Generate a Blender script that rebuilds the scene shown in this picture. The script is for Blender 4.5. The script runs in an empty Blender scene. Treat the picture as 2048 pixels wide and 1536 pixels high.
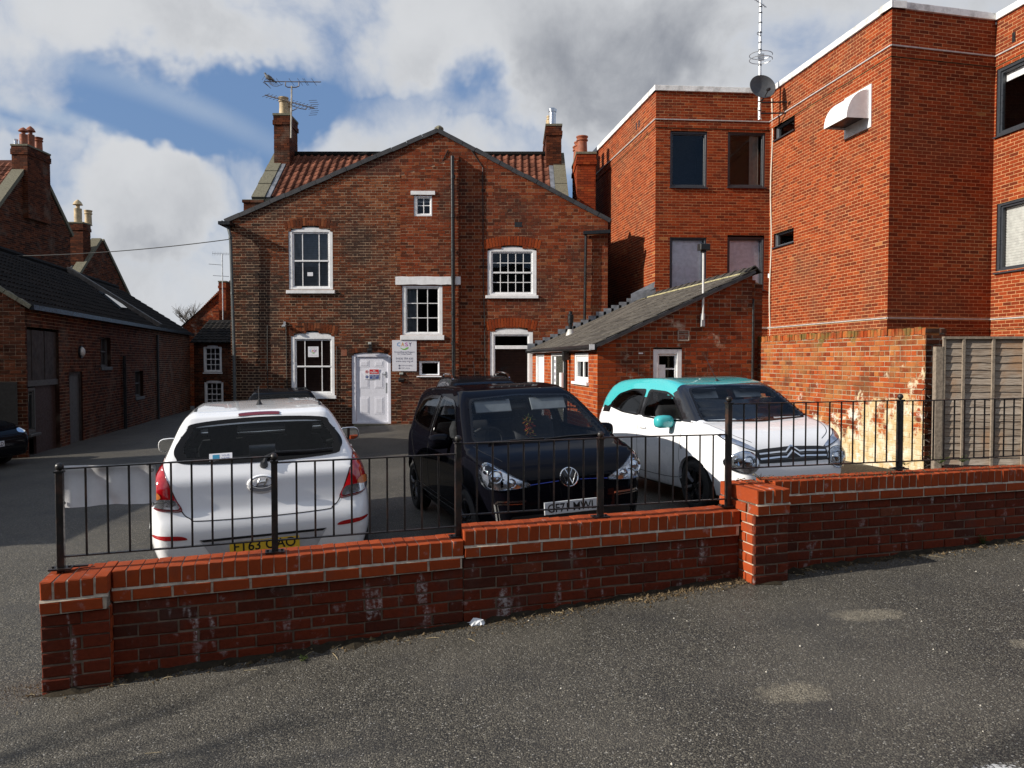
import bpy, bmesh, math, random
import numpy as np
from mathutils import Vector, Matrix
from mathutils.bvhtree import BVHTree
from mathutils.geometry import delaunay_2d_cdt

random.seed(7); RNG = np.random.default_rng(11)
S = bpy.context.scene
COL = S.collection
R = math.radians

# ------------------------------------------------------------------ camera, sky, sun, exposure
EYE = 1.8                                  # camera height over the middle of the car park
FPX, PITCH = 1538.0, R(1.83)               # focal length in photo pixels, downward tilt
cam_data = bpy.data.cameras.new('camera'); cam = bpy.data.objects.new('camera', cam_data); COL.objects.link(cam)
cam_data.sensor_width = 36; cam_data.lens = 36 * FPX / 2048
cam_data.clip_start = 0.05; cam_data.clip_end = 3000
cam.location = (0, 0, EYE); cam.rotation_euler = (R(90) - PITCH, 0, 0)
S.camera = cam

SUN_AZ, SUN_EL = R(15.5), R(25.0)          # to the left, slightly on the viewer's side, low
TO_SUN = Vector((-math.cos(SUN_AZ) * math.cos(SUN_EL), -math.sin(SUN_AZ) * math.cos(SUN_EL), math.sin(SUN_EL)))
sun_data = bpy.data.lights.new('sun', 'SUN'); sun = bpy.data.objects.new('sun', sun_data); COL.objects.link(sun)
sun_data.energy = 5.0; sun_data.angle = R(0.5); sun_data.color = (1.0, 0.93, 0.83)
sun.location = TO_SUN * 50; sun.rotation_euler = TO_SUN.to_track_quat('Z', 'Y').to_euler()

S.view_settings.view_transform = 'Standard'; S.view_settings.look = 'None'
S.view_settings.exposure = 0.34; S.view_settings.gamma = 1.0
S.view_settings.use_curve_mapping = False
S.render.engine = 'CYCLES'
S.cycles.max_bounces = 8; S.cycles.transparent_max_bounces = 16
S.cycles.use_denoising = True


class NT:
    """Small helper to write node trees."""
    def __init__(s, tree): s.t = tree; s.n = tree.nodes; s.l = tree.links
    def add(s, typ, ins=None, **props):
        n = s.n.new(typ)
        for k, v in props.items(): setattr(n, k, v)
        for k, v in (ins or {}).items():
            sock = n.inputs[k]
            if isinstance(v, bpy.types.NodeSocket): s.l.new(v, sock)
            else: sock.default_value = v
        return n
    def math(s, op, a, b=0.0, c=0.0, clamp=False):
        return s.add('ShaderNodeMath', {0: a, 1: b, 2: c}, operation=op, use_clamp=clamp).outputs[0]
    def ramp(s, fac, stops, interp='LINEAR'):
        n = s.add('ShaderNodeValToRGB', {'Fac': fac}); cr = n.color_ramp; cr.interpolation = interp
        while len(cr.elements) < len(stops): cr.elements.new(0.5)
        for e, (p, c) in zip(cr.elements, stops):
            e.position = p; e.color = (*c, 1) if len(c) == 3 else c
        return n.outputs[0]
    def mix(s, fac, a, b, blend='MIX'):
        n = s.add('ShaderNodeMix', data_type='RGBA', blend_type=blend, clamp_factor=True)
        for i, v in ((0, fac), (6, a), (7, b)):
            if isinstance(v, bpy.types.NodeSocket): s.l.new(v, n.inputs[i])
            else: n.inputs[i].default_value = v if i == 0 else (*v, 1)
        return n.outputs[2]
    def noise(s, vec, scale, detail=3, rough=0.55, lac=2.0, dist=0.0):
        return s.add('ShaderNodeTexNoise', {'Vector': vec, 'Scale': scale, 'Detail': detail, 'Roughness': rough, 'Lacunarity': lac, 'Distortion': dist}).outputs[0]
    def range(s, v, a, b, c=0.0, d=1.0, smooth=True):
        return s.add('ShaderNodeMapRange', {'Value': v, 'From Min': a, 'From Max': b, 'To Min': c, 'To Max': d},
                     interpolation_type='SMOOTHSTEP' if smooth else 'LINEAR').outputs[0]


def direction(px, py):
    u, v = (px - 1024) / FPX, (768 - py) / FPX
    return Vector((u, math.cos(PITCH) + v * math.sin(PITCH), -math.sin(PITCH) + v * math.cos(PITCH)))

def at(px, py, Y):
    """The point seen at a photo pixel at depth Y: how the photo was measured."""
    d = direction(px, py); return Vector((0, 0, EYE)) + d * (Y / d.y)

def on_plane(px, py, O, N):
    d = direction(px, py); C0 = Vector((0, 0, EYE))
    return C0 + d * ((Vector(O) - C0).dot(N) / d.dot(N))


# the world: a Nishita sky with broken cloud
W = bpy.data.worlds.new('World'); S.world = W; W.use_nodes = True
w = NT(W.node_tree); w.n.clear()
sky = w.add('ShaderNodeTexSky', sky_type='NISHITA', sun_disc=False, sun_elevation=SUN_EL,
            sun_rotation=math.atan2(TO_SUN.x, TO_SUN.y), altitude=50, air_density=1.2, dust_density=1.5, ozone_density=3.0)
gen = w.add('ShaderNodeTexCoord').outputs['Generated']
sep = w.add('ShaderNodeSeparateXYZ', {0: gen})
# clouds live on a layer overhead: flatten the direction so that they crowd towards the horizon
den = w.math('MAXIMUM', w.math('ADD', sep.outputs[2], 0.16), 0.05)
cx, cy = w.math('DIVIDE', sep.outputs[0], den), w.math('DIVIDE', sep.outputs[1], den)
cvec = w.add('ShaderNodeCombineXYZ', {0: cx, 1: cy, 2: 0.0}).outputs[0]
big = w.noise(cvec, 0.75, 5, 0.55, dist=0.3)
det = w.noise(gen, 7.0, 8, 0.62, dist=0.6)
fine = w.noise(gen, 21.0, 6, 0.6)
wob = w.add('ShaderNodeTexNoise', {'Vector': gen, 'Scale': 5.0, 'Detail': 5, 'Roughness': 0.6}).outputs[1]
wv = w.add('ShaderNodeVectorMath', {0: wob, 1: (0.5, 0.5, 0.5)}, operation='SUBTRACT').outputs[0]
wv = w.add('ShaderNodeVectorMath', {0: wv, 'Scale': 0.21}, operation='SCALE').outputs[0]
gd = w.add('ShaderNodeVectorMath', {0: gen, 1: wv}, operation='ADD').outputs[0]

def puff(px, py, rx, ry, soft=1.0, src=None):
    """A cloud bank at a compass direction and height in the sky: 1 inside, 0 outside."""
    c = direction(px, py).normalized()
    d = w.add('ShaderNodeVectorMath', {0: src or gd, 1: c}, operation='SUBTRACT').outputs[0]
    d = w.add('ShaderNodeVectorMath', {0: d, 1: (FPX / rx, FPX / rx, FPX / ry)}, operation='MULTIPLY').outputs[0]
    L = w.add('ShaderNodeVectorMath', {0: d}, operation='LENGTH').outputs['Value']
    return w.range(L, 1.0 - 0.6 * soft, 1.0 + 0.45 * soft, 1.0, 0.0)

PUFFS = [  # px, py, rx, ry, density
    (290, 400, 190, 110, 1.0), (120, 500, 260, 90, 0.55), (380, 540, 260, 120, 0.7), (250, 640, 400, 80, 0.5),
    (300, 70, 280, 120, 0.85), (60, 130, 110, 60, 0.7), (395, 130, 60, 34, 0.8), (620, 330, 170, 130, 0.62),
    (900, 60, 230, 120, 1.0), (1250, 120, 420, 150, 1.05), (820, 300, 240, 120, 0.72), (1080, 270, 180, 90, 0.6),
    (1500, 60, 330, 120, 0.9), (620, 60, 110, 110, 0.4), (1750, -150, 500, 220, 0.8), (300, -170, 500, 160, 0.7), (-400, 100, 380, 260, 0.8)]
cover = None
for px, py, rx, ry, a in PUFFS:
    v = w.math('MULTIPLY', puff(px, py, rx, ry), a)
    cover = v if cover is None else w.math('MAXIMUM', cover, v)
HOLES = [(420, 205, 330, 40, .55), (330, 265, 170, 34, .5), (970, 140, 60, 60, .75), (45, 235, 150, 24, .4), (560, 290, 55, 60, .5), (560, 215, 80, 60, .5), (1590, 130, 120, 60, .35)]
for px, py, rx, ry, a in HOLES:
    cover = w.math('SUBTRACT', cover, w.math('MULTIPLY', puff(px, py, rx, ry, 1.6), a))
infield = w.range(sep.outputs[1], 0.45, 0.75)            # elsewhere the same sort of broken cloud from noise alone
wide = w.math('ADD', w.math('MULTIPLY', w.math('SUBTRACT', big, 0.5), 2.2), 0.45)
cover = w.add('ShaderNodeMix', {0: infield, 2: wide, 3: cover}, data_type='FLOAT').outputs[0]
dens = w.math('ADD', cover, w.math('ADD', w.math('MULTIPLY', w.math('SUBTRACT', det, 0.5), 0.9), w.math('MULTIPLY', w.math('SUBTRACT', fine, 0.5), 0.25)))
mask = w.range(dens, 0.06, 0.84)
# streaks of cirrus
def streak(px, py, ang, length, width, a):
    c = direction(px, py).normalized()
    d = w.add('ShaderNodeVectorMath', {0: gen, 1: c}, operation='SUBTRACT').outputs[0]
    s2 = w.add('ShaderNodeSeparateXYZ', {0: d})
    ca, sa = math.cos(ang), math.sin(ang)
    u = w.math('ADD', w.math('MULTIPLY', s2.outputs[0], ca), w.math('MULTIPLY', s2.outputs[2], sa))
    v = w.math('SUBTRACT', w.math('MULTIPLY', s2.outputs[2], ca), w.math('MULTIPLY', s2.outputs[0], sa))
    v = w.math('ADD', v, w.math('MULTIPLY', w.math('MULTIPLY', u, u), 0.9))
    f = w.math('MULTIPLY', w.range(w.math('ABSOLUTE', u), 0, length / FPX, 1, 0), w.range(w.math('ABSOLUTE', v), 0, width / FPX, a, 0))
    return w.math('MULTIPLY', f, w.range(det, 0.2, 0.7, 0.55, 1.0))
ci = None
for args in ((90, 228, R(-14), 300, 26, .8), (40, 252, R(-10), 220, 15, .6), (330, 190, R(-16), 330, 34, .5)):
    v = streak(*args); ci = v if ci is None else w.math('MAXIMUM', ci, v)
thick = w.range(dens, 0.50, 1.25)
grey = w.math('MAXIMUM', puff(1300, 150, 330, 110, 1.3), w.math('MULTIPLY', puff(330, 470, 240, 60, 1.3), 0.75))
grey = w.math('MULTIPLY', w.math('MAXIMUM', grey, 0.52), thick)
lumps = w.noise(gd, 9.0, 6, 0.6)
grey = w.math('ADD', grey, w.math('MULTIPLY', w.math('SUBTRACT', lumps, 0.5), 0.6), clamp=True)
lit = w.math('MAXIMUM', puff(225, 325, 150, 70, 1.4), w.math('MAXIMUM', puff(850, 30, 170, 60, 1.4), w.math('MAXIMUM', puff(190, 60, 90, 60, 1.4), puff(60, 120, 80, 50, 1.4))))
grey = w.math('MULTIPLY', grey, w.math('SUBTRACT', 1.0, w.math('MULTIPLY', lit, 0.85)))
ccol = w.mix(grey, (0.86, 0.88, 0.91), (0.345, 0.37, 0.425))
skyc = w.add('ShaderNodeVectorMath', {0: sky.outputs[0], 'Scale': 0.10}, operation='SCALE').outputs[0]
skyc = w.mix(0.55, skyc, (0.25, 0.44, 0.84))
allc = w.mix(ci, skyc, (0.62, 0.72, 0.85)); allc = w.mix(mask, allc, ccol)
SKY_STRENGTH = 0.10
up = w.add('ShaderNodeVectorMath', {0: allc, 'Scale': 0.62 / SKY_STRENGTH}, operation='SCALE').outputs[0]
bg = w.add('ShaderNodeBackground', {'Color': up, 'Strength': SKY_STRENGTH})
w.l.new(bg.outputs[0], w.add('ShaderNodeOutputWorld').inputs[0])

# ------------------------------------------------------------------ objects: things, parts, meshes
ORG = {}
def root(name, label, cat, loc=(0, 0, 0), rotz=0.0, group=None):
    o = bpy.data.objects.new(name, None); COL.objects.link(o)
    o.empty_display_size = 0.2
    o.location = loc; o.rotation_euler = (0, 0, rotz)
    o['label'] = label; o['category'] = cat
    if group: o['group'] = group
    ORG[o.name] = Vector(loc) if not rotz else Vector((0, 0, 0))
    return o

class MB:
    """Collects faces; build() links them as one mesh object (world coordinates minus the origin of the thing)."""
    def __init__(s): s.v = []; s.f = []; s.m = []; s.t = []
    def add(s, verts, faces, mat=0, tint=0.0):
        b = len(s.v); s.v.extend(tuple(p) for p in verts)
        s.f.extend([tuple(b + i for i in f) for f in faces]); s.m.extend([mat] * len(faces)); s.t.extend([tint] * len(faces)); return s
    def quad(s, a, b, c, d, mat=0): return s.add([a, b, c, d], [(0, 1, 2, 3)], mat)
    def poly(s, pts, mat=0): return s.add(pts, [tuple(range(len(pts)))], mat)
    def boxf(s, O, U, V, N, u0, u1, v0, v1, n0, n1, mat=0, ch=0.0, tint=0.0):
        """A box in a frame; ch chamfers the face at n1."""
        O, U, V, N = Vector(O), Vector(U), Vector(V), Vector(N)
        P = lambda u, v, n: O + U * u + V * v + N * n
        if ch <= 0:
            vs = [P(u0, v0, n0), P(u1, v0, n0), P(u1, v1, n0), P(u0, v1, n0), P(u0, v0, n1), P(u1, v0, n1), P(u1, v1, n1), P(u0, v1, n1)]
            return s.add(vs, [(3, 2, 1, 0), (4, 5, 6, 7), (0, 1, 5, 4), (1, 2, 6, 5), (2, 3, 7, 6), (3, 0, 4, 7)], mat, tint)
        c = ch; nm = n1 - c if n1 > n0 else n1 + c
        vs = [P(u0, v0, n0), P(u1, v0, n0), P(u1, v1, n0), P(u0, v1, n0), P(u0, v0, nm), P(u1, v0, nm), P(u1, v1, nm), P(u0, v1, nm),
              P(u0 + c, v0 + c, n1), P(u1 - c, v0 + c, n1), P(u1 - c, v1 - c, n1), P(u0 + c, v1 - c, n1)]
        return s.add(vs, [(3, 2, 1, 0), (8, 9, 10, 11), (0, 1, 5, 4), (1, 2, 6, 5), (2, 3, 7, 6), (3, 0, 4, 7),
                          (4, 5, 9, 8), (5, 6, 10, 9), (6, 7, 11, 10), (7, 4, 8, 11)], mat, tint)
    def box(s, x0, x1, y0, y1, z0, z1, mat=0):
        return s.boxf((0, 0, 0), (1, 0, 0), (0, 0, 1), (0, -1, 0), x0, x1, z0, z1, -y1, -y0, mat)
    def tube(s, pts, r, n=8, mat=0, caps=True):
        pts = [Vector(p) for p in pts]; rs = r if isinstance(r, (list, tuple)) else [r] * len(pts)
        b = len(s.v); prev = None
        for i, p in enumerate(pts):
            t = (pts[min(i + 1, len(pts) - 1)] - pts[max(i - 1, 0)]).normalized()
            if prev is None:
                a = Vector((0, 0, 1)) if abs(t.z) < 0.9 else Vector((1, 0, 0))
                e1 = t.cross(a).normalized()
            else:
                e1 = (prev - t * prev.dot(t)).normalized()
            prev = e1; e2 = t.cross(e1)
            for k in range(n):
                an = 2 * math.pi * k / n
                s.v.append(tuple(p + (e1 * math.cos(an) + e2 * math.sin(an)) * rs[i]))
        fs = []
        for i in range(len(pts) - 1):
            for k in range(n):
                k2 = (k + 1) % n
                fs.append((b + i * n + k, b + i * n + k2, b + (i + 1) * n + k2, b + (i + 1) * n + k))
        if caps:
            fs.append(tuple(b + k for k in reversed(range(n)))); e = b + (len(pts) - 1) * n; fs.append(tuple(e + k for k in range(n)))
        s.f.extend(fs); s.m.extend([mat] * len(fs)); s.t.extend([0.0] * len(fs)); return s
    def lathe(s, prof, O=(0, 0, 0), axis=(0, 0, 1), n=16, mat=0):
        """prof: list of (radius, height) along the axis."""
        A = Vector(axis).normalized(); a = Vector((1, 0, 0)) if abs(A.x) < 0.9 else Vector((0, 1, 0))
        e1 = A.cross(a).normalized(); e2 = A.cross(e1); O = Vector(O); b = len(s.v)
        for r, h in prof:
            for k in range(n):
                an = 2 * math.pi * k / n
                s.v.append(tuple(O + A * h + (e1 * math.cos(an) + e2 * math.sin(an)) * max(r, 1e-5)))
        fs = [(b + i * n + k, b + i * n + (k + 1) % n, b + (i + 1) * n + (k + 1) % n, b + (i + 1) * n + k) for i in range(len(prof) - 1) for k in range(n)]
        s.f.extend(fs); s.m.extend([mat] * len(fs)); s.t.extend([0.0] * len(fs)); return s
    def prism(s, pts, d, mat=0):
        """Polygon extruded along vector d."""
        pts = [Vector(p) for p in pts]; d = Vector(d); n = len(pts)
        vs = pts + [p + d for p in pts]
        return s.add(vs, [tuple(reversed(range(n))), tuple(range(n, 2 * n))] + [(i, (i + 1) % n, n + (i + 1) % n, n + i) for i in range(n)], mat)
    def build(s, name, mats, parent=None, smooth=False, kind=None, label=None, tint=False, sharp=40, fix=True):
        me = bpy.data.meshes.new(name)
        org = ORG.get(parent.name, Vector((0, 0, 0))) if parent else Vector((0, 0, 0))
        vs = np.array(s.v, dtype=np.float64).reshape(-1, 3) - np.array(org)
        me.from_pydata(vs.tolist(), [], s.f)
        mats = mats if isinstance(mats, (list, tuple)) else [mats]
        for m in mats: me.materials.append(m)
        if len(mats) > 1: me.polygons.foreach_set('material_index', s.m)
        if tint:
            at_ = me.attributes.new('tint', 'FLOAT', 'FACE'); at_.data.foreach_set('value', s.t)
        if smooth:
            me.polygons.foreach_set('use_smooth', [True] * len(me.polygons))
        if fix or smooth:
            bm = bmesh.new(); bm.from_mesh(me)
            if fix and len(bm.faces) < 60000: bmesh.ops.recalc_face_normals(bm, faces=bm.faces)
            if smooth:
                lim = R(sharp)
                for e in bm.edges:
                    if len(e.link_faces) == 2 and e.calc_face_angle(0) > lim: e.smooth = False
            bm.to_mesh(me); bm.free()
        me.update()
        o = bpy.data.objects.new(name, me); COL.objects.link(o)
        if parent: o.parent = parent
        ORG[o.name] = org
        if kind: o['kind'] = kind
        if label: o['label'] = label
        return o

def tag(o, label, cat, group=None):
    o['label'] = label; o['category'] = cat
    if group: o['group'] = group
    return o

def arc_pts(u0, u1, v, rise, n=10):
    """A segmental arch from (u1, v) over to (u0, v)."""
    return [(u1 + (u0 - u1) * i / n, v + rise * (1 - (2 * i / n - 1) ** 2)) for i in range(n + 1)]

# ------------------------------------------------------------------ materials
MATS = {}
def new_mat(name):
    m = bpy.data.materials.new(name); m.use_nodes = True; t = NT(m.node_tree); t.n.clear()
    out = t.add('ShaderNodeOutputMaterial'); b = t.add('ShaderNodeBsdfPrincipled'); t.l.new(b.outputs[0], out.inputs[0])
    return m, t, b, out

def plain(name, col, rough=0.6, metal=0.0, spec=0.5, var=0.12, nscale=9.0, bump=0.0, bscale=40.0, coat=0.0, dirt=None, dirt_amt=0.0, dirt_scale=2.0):
    if name in MATS: return MATS[name]
    m, t, b, out = new_mat(name)
    co = t.add('ShaderNodeTexCoord').outputs['Object']
    n1 = t.noise(co, nscale, 4)
    k = t.range(n1, 0.3, 0.7, 1 - var, 1 + var)
    c = t.mix(1.0, col, t.add('ShaderNodeCombineXYZ', {0: k, 1: k, 2: k}).outputs[0], 'MULTIPLY')
    if dirt is not None:
        c = t.mix(t.math('MULTIPLY', t.range(t.noise(co, dirt_scale, 6, 0.65), 0.45, 0.7), dirt_amt), c, dirt)
    t.l.new(c, b.inputs['Base Color'])
    b.inputs['Roughness'].default_value = rough; b.inputs['Metallic'].default_value = metal
    b.inputs['Specular IOR Level'].default_value = spec; b.inputs['Coat Weight'].default_value = coat
    b.inputs['Coat Roughness'].default_value = 0.03
    if rough > 0.1:
        t.l.new(t.range(t.noise(co, nscale * 2.3, 4), 0.3, 0.7, max(rough - 0.1, 0.02), min(rough + 0.1, 1)), b.inputs['Roughness'])
    if bump:
        t.l.new(t.add('ShaderNodeBump', {'Height': t.noise(co, bscale, 5), 'Strength': bump, 'Distance': 0.01}).outputs[0], b.inputs['Normal'])
    MATS[name] = m; return m

def tint_socket(t):
    a = t.add('ShaderNodeAttribute', attribute_type='GEOMETRY', attribute_name='tint').outputs['Fac']
    o = t.add('ShaderNodeAttribute', attribute_type='OBJECT', attribute_name='tint').outputs['Fac']
    return t.math('ADD', a, o)

def brick_mat(name, stops, rough=0.85, grain=0.22, stain=None, stain_amt=0.0, stain_scale=0.8, stain_lo=0.5, stain_hi=0.7, streak=None, bump=0.35, patch=None, moss=None):
    """Burnt clay: each brick takes a colour of its own from the palette; soot, lime and whitewash lie over it."""
    m, t, b, out = new_mat(name)
    pos = t.add('ShaderNodeNewGeometry').outputs['Position']
    ti = tint_socket(t)
    c = t.ramp(ti, [(p, (r_ * .84, g_ * .60, b_ * .42)) for p, (r_, g_, b_) in stops])
    g = t.noise(pos, 38, 5, 0.65); k = t.range(g, 0.25, 0.75, 1 - grain, 1 + grain, smooth=False)
    c = t.mix(1.0, c, t.add('ShaderNodeCombineXYZ', {0: k, 1: k, 2: k}).outputs[0], 'MULTIPLY')
    if stain is not None:
        c = t.mix(t.math('MULTIPLY', t.range(t.noise(pos, stain_scale, 6, 0.62), stain_lo, stain_hi), stain_amt), c, stain)
    if streak is not None:      # lime run-off: narrow vertical runs under the joints
        col, amt, lo = streak
        mp = t.add('ShaderNodeMapping', {'Vector': pos, 'Scale': (5.0, 5.0, 1.3)}).outputs[0]
        f = t.math('MULTIPLY', t.range(t.noise(mp, 1.6, 3, 0.55), lo + .02, lo + 0.11), t.range(t.noise(pos, 45, 5, 0.75), 0.40, 0.62))
        f2 = t.math('MULTIPLY', t.range(t.noise(pos, 9, 5, 0.7), 0.6, 0.72), 0.45)
        c = t.mix(t.math('MULTIPLY', t.math('MAXIMUM', f, f2), amt), c, col)
    if patch is not None:
        c = patch(t, pos, c)
    t.l.new(c, b.inputs['Base Color']); b.inputs['Roughness'].default_value = rough; b.inputs['Specular IOR Level'].default_value = 0.15
    if bump:
        t.l.new(t.add('ShaderNodeBump', {'Height': t.noise(pos, 55, 5, 0.7), 'Strength': bump, 'Distance': 0.006}).outputs[0], b.inputs['Normal'])
    MATS[name] = m; return m

def glass_mat(name, tint=(0.5, 0.55, 0.55), gloss=0.85):
    """A thin pane: mirror-like at glancing angles, tinted and clear straight on."""
    m, t, b, out = new_mat(name); t.n.remove(b)
    tr = t.add('ShaderNodeBsdfTransparent', {'Color': (*tint, 1)})
    gl = t.add('ShaderNodeBsdfGlossy', {'Color': (0.9, 0.95, 1.0, 1), 'Roughness': 0.02})
    fr = t.add('ShaderNodeFresnel', {'IOR': 1.52}).outputs[0]
    f = t.math('MULTIPLY', fr, gloss, clamp=True)
    mx = t.add('ShaderNodeMixShader', {0: f, 1: tr.outputs[0], 2: gl.outputs[0]})
    t.l.new(mx.outputs[0], out.inputs[0]); MATS[name] = m; return m

def paint_mat(name, col, flake=0.0, dust=0.05, coat=1.0):
    m, t, b, out = new_mat(name)
    co = t.add('ShaderNodeTexCoord').outputs['Object']
    d = t.range(t.noise(co, 3.0, 5, 0.6), 0.4, 0.75, 0.0, dust)
    t.l.new(t.mix(d, col, (0.25, 0.22, 0.19)), b.inputs['Base Color'])
    t.l.new(t.range(t.noise(co, 6.0, 4), 0.3, 0.7, 0.22, 0.34), b.inputs['Roughness'])
    b.inputs['Metallic'].default_value = flake
    b.inputs['Specular IOR Level'].default_value = .25 if coat >= 1 else .0; b.inputs['Coat Weight'].default_value = coat; b.inputs['Coat Roughness'].default_value = 0.02
    MATS[name] = m; return m

MORTAR_DARK = plain('mortar_dark', (0.17, 0.12, 0.085), 0.95, var=0.3, nscale=14)
MORTAR_BUFF = plain('mortar_buff', (0.30, 0.20, 0.125), 0.95, var=0.3, nscale=14)
MORTAR_OFFICE = plain('mortar_office', (0.46, 0.24, 0.11), 0.95, var=0.25, nscale=8)
MORTAR_LIME = plain('mortar_lime', (0.42, 0.35, 0.27), 0.95, var=0.3, nscale=20)
GABLE_BRICK = brick_mat('gable_brick', [(0, (.040, .022, .016)), (.25, (.085, .034, .020)), (.55, (.15, .050, .023)), (.8, (.21, .072, .034)), (1, (.27, .125, .07))],
                        stain=(.032, .022, .018), stain_amt=.85, stain_scale=.5, stain_lo=.44, stain_hi=.66)
GABLE_RED = brick_mat('gable_red_brick', [(0, (.06, .024, .016)), (.25, (.14, .042, .020)), (.7, (.24, .064, .028)), (1, (.27, .12, .065))],
                      stain=(.05, .024, .018), stain_amt=.75, stain_scale=.6, stain_lo=.46, stain_hi=.68)
OFFICE_BRICK = brick_mat('office_brick', [(0, (.13, .030, .014)), (.3, (.22, .046, .016)), (.75, (.31, .068, .022)), (.93, (.35, .095, .032)), (1, (.40, .20, .09))],
                         stain=(.11, .040, .022), stain_amt=.62, stain_scale=.55, stain_lo=.46, stain_hi=.72)
ARCH_BRICK = brick_mat('arch_brick', [(0, (.20, .045, .018)), (1, (.34, .09, .03))])
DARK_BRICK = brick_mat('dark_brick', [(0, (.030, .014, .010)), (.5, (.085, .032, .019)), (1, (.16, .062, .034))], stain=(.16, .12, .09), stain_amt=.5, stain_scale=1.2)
WALL_BRICK = brick_mat('boundary_brick', [(0, (.055, .026, .024)), (.25, (.11, .030, .020)), (.8, (.17, .040, .022)), (1, (.16, .070, .05))], grain=.25,
                       stain=(.07, .035, .028), stain_amt=.55, stain_scale=3.0, stain_lo=.5, stain_hi=.68, streak=((.50, .47, .46), .65, .580), bump=.6)
COPING_BRICK = brick_mat('coping_brick', [(0, (.31, .072, .026)), (1, (.40, .098, .036))], grain=.12, stain=(.16, .05, .03), stain_amt=.4, stain_scale=5, bump=.25,
                         streak=((.50, .47, .46), .6, .66))

def whitewash(t, pos, c):
    sp = t.add('ShaderNodeSeparateXYZ', {0: pos})
    low = t.range(sp.outputs[2], 0.3, 2.1, 0.27, -0.07, smooth=False)      # render survives best low down and near the street end
    near = t.range(sp.outputs[1], 10.6, 13.0, 0.14, -0.05, smooth=False)
    c = t.mix(t.math('MULTIPLY', t.range(t.noise(pos, 2.7, 8, .72), .44, .64), .55), c, (.30, .155, .055)); c = t.mix(t.math('MULTIPLY', t.range(t.noise(pos, 1.3, 7, .7), .50, .66), .55), c, (.075, .038, .020))
    n = t.math('ADD', t.noise(pos, 2.1, 9, 0.74), t.math('ADD', low, near))
    c = t.mix(t.range(n, 0.66, 0.73), c, t.mix(t.range(t.noise(pos, 6, 5, 0.6), .4, .6), (.50, .37, .19), (.60, .52, .38)))
    n2 = t.math('ADD', t.noise(pos, 3.1, 6, 0.7), t.math('MULTIPLY', low, .5))
    c = t.mix(t.math('MULTIPLY', t.range(n2, 0.66, 0.74), .9), c, (.68, .63, .54))
    mo = t.math('ADD', t.noise(pos, 3.5, 6, 0.65), t.range(sp.outputs[2], 1.6, 2.25, -0.3, 0.10, smooth=False))
    return t.mix(t.math('MULTIPLY', t.range(mo, 0.55, 0.68), .8), c, (.12, .10, .03))
def patchy(t, pos, c):
    n = t.noise(pos, 1.4, 8, 0.74)
    c = t.mix(t.math('MULTIPLY', t.range(n, 0.57, 0.67), .75), c, (.50, .42, .33))
    return t.mix(t.math('MULTIPLY', t.range(t.noise(pos, .9, 5), .46, .66), .75), c, (.05, .026, .018))
GARDEN_MORTAR = brick_mat('garden_mortar', [(0, (.42, .46, .44)), (1, (.42, .46, .44))], patch=whitewash, bump=.6)
GARDEN_BRICK = brick_mat('garden_brick', [(0, (.13, .035, .02)), (.3, (.29, .065, .022)), (.75, (.42, .11, .035)), (1, (.45, .22, .08))], patch=whitewash, bump=.6)
OUT_BRICK = brick_mat('outhouse_brick', [(0, (.10, .035, .022)), (.35, (.22, .055, .025)), (.8, (.33, .085, .032)), (1, (.30, .14, .07))], patch=patchy, bump=.5)
OUT_CLEAN = brick_mat('outhouse_clean_brick', [(0, (.24, .055, .022)), (.5, (.38, .095, .03)), (1, (.46, .15, .05))])
WHITE = plain('white_paint', (.80, .80, .80), .45, var=.05, dirt=(.45, .42, .38), dirt_amt=.25, dirt_scale=5)
UPVC = plain('white_plastic', (.82, .83, .86), .3, var=.03)
DOOR_WHITE = plain('door_white', (.74, .74, .80), .32, var=.03)
COPING_METAL = plain('parapet_coping', (.78, .78, .76), .5, var=.08, dirt=(.2, .19, .17), dirt_amt=.6, dirt_scale=3.5)
STRING = plain('pale_string', (.40, .37, .35), .6, var=.15)
DARKGREY = plain('grey_aluminium', (.035, .040, .048), .35, var=.06)
MIDGREY = plain('grey_frame', (.11, .12, .135), .4, var=.06)
IRON = plain('black_iron', (.012, .011, .010), .42, var=.3, nscale=20, dirt=(.11, .05, .03), dirt_amt=.55, dirt_scale=7, bump=.3, bscale=60)
PIPE = plain('cast_iron_pipe', (.010, .011, .012), .35, var=.2)
PVC_GREY = plain('galvanised', (.42, .43, .44), .4, metal=.6, var=.1)
LEAD = plain('lead_flashing', (.20, .21, .23), .5, metal=.3, var=.3, nscale=5, bump=.4, bscale=10)
SLATE = plain('slate', (.035, .035, .038), .6, var=.3, nscale=6, bump=.3)
def weather_mat(name, c0, c1, spot):
    m, t, b, out = new_mat(name)
    pos = t.add('ShaderNodeNewGeometry').outputs['Position']; ti = tint_socket(t)
    c = t.mix(ti, c0, c1)
    k = t.range(t.noise(pos, 22, 5, .65), .25, .75, .7, 1.3)
    c = t.mix(1.0, c, t.add('ShaderNodeCombineXYZ', {0: k, 1: k, 2: k}).outputs[0], 'MULTIPLY')
    c = t.mix(t.range(t.noise(pos, 13, 6, .7), .62, .70), c, spot)
    t.l.new(c, b.inputs['Base Color']); b.inputs['Roughness'].default_value = .92; b.inputs['Specular IOR Level'].default_value = .12
    t.l.new(t.add('ShaderNodeBump', {'Height': t.noise(pos, 45, 5), 'Strength': .5, 'Distance': .008}).outputs[0], b.inputs['Normal'])
    MATS[name] = m; return m
OUT_TILE = weather_mat('weathered_tile', (.055, .049, .043), (.135, .122, .104), (.25, .23, .17))
PANTILE = weather_mat('red_pantile', (.075, .028, .018), (.22, .085, .052), (.06, .05, .03))
BARN_TILE = weather_mat('dark_pantile', (.012, .011, .010), (.024, .020, .017), (.03, .03, .02))
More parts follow.
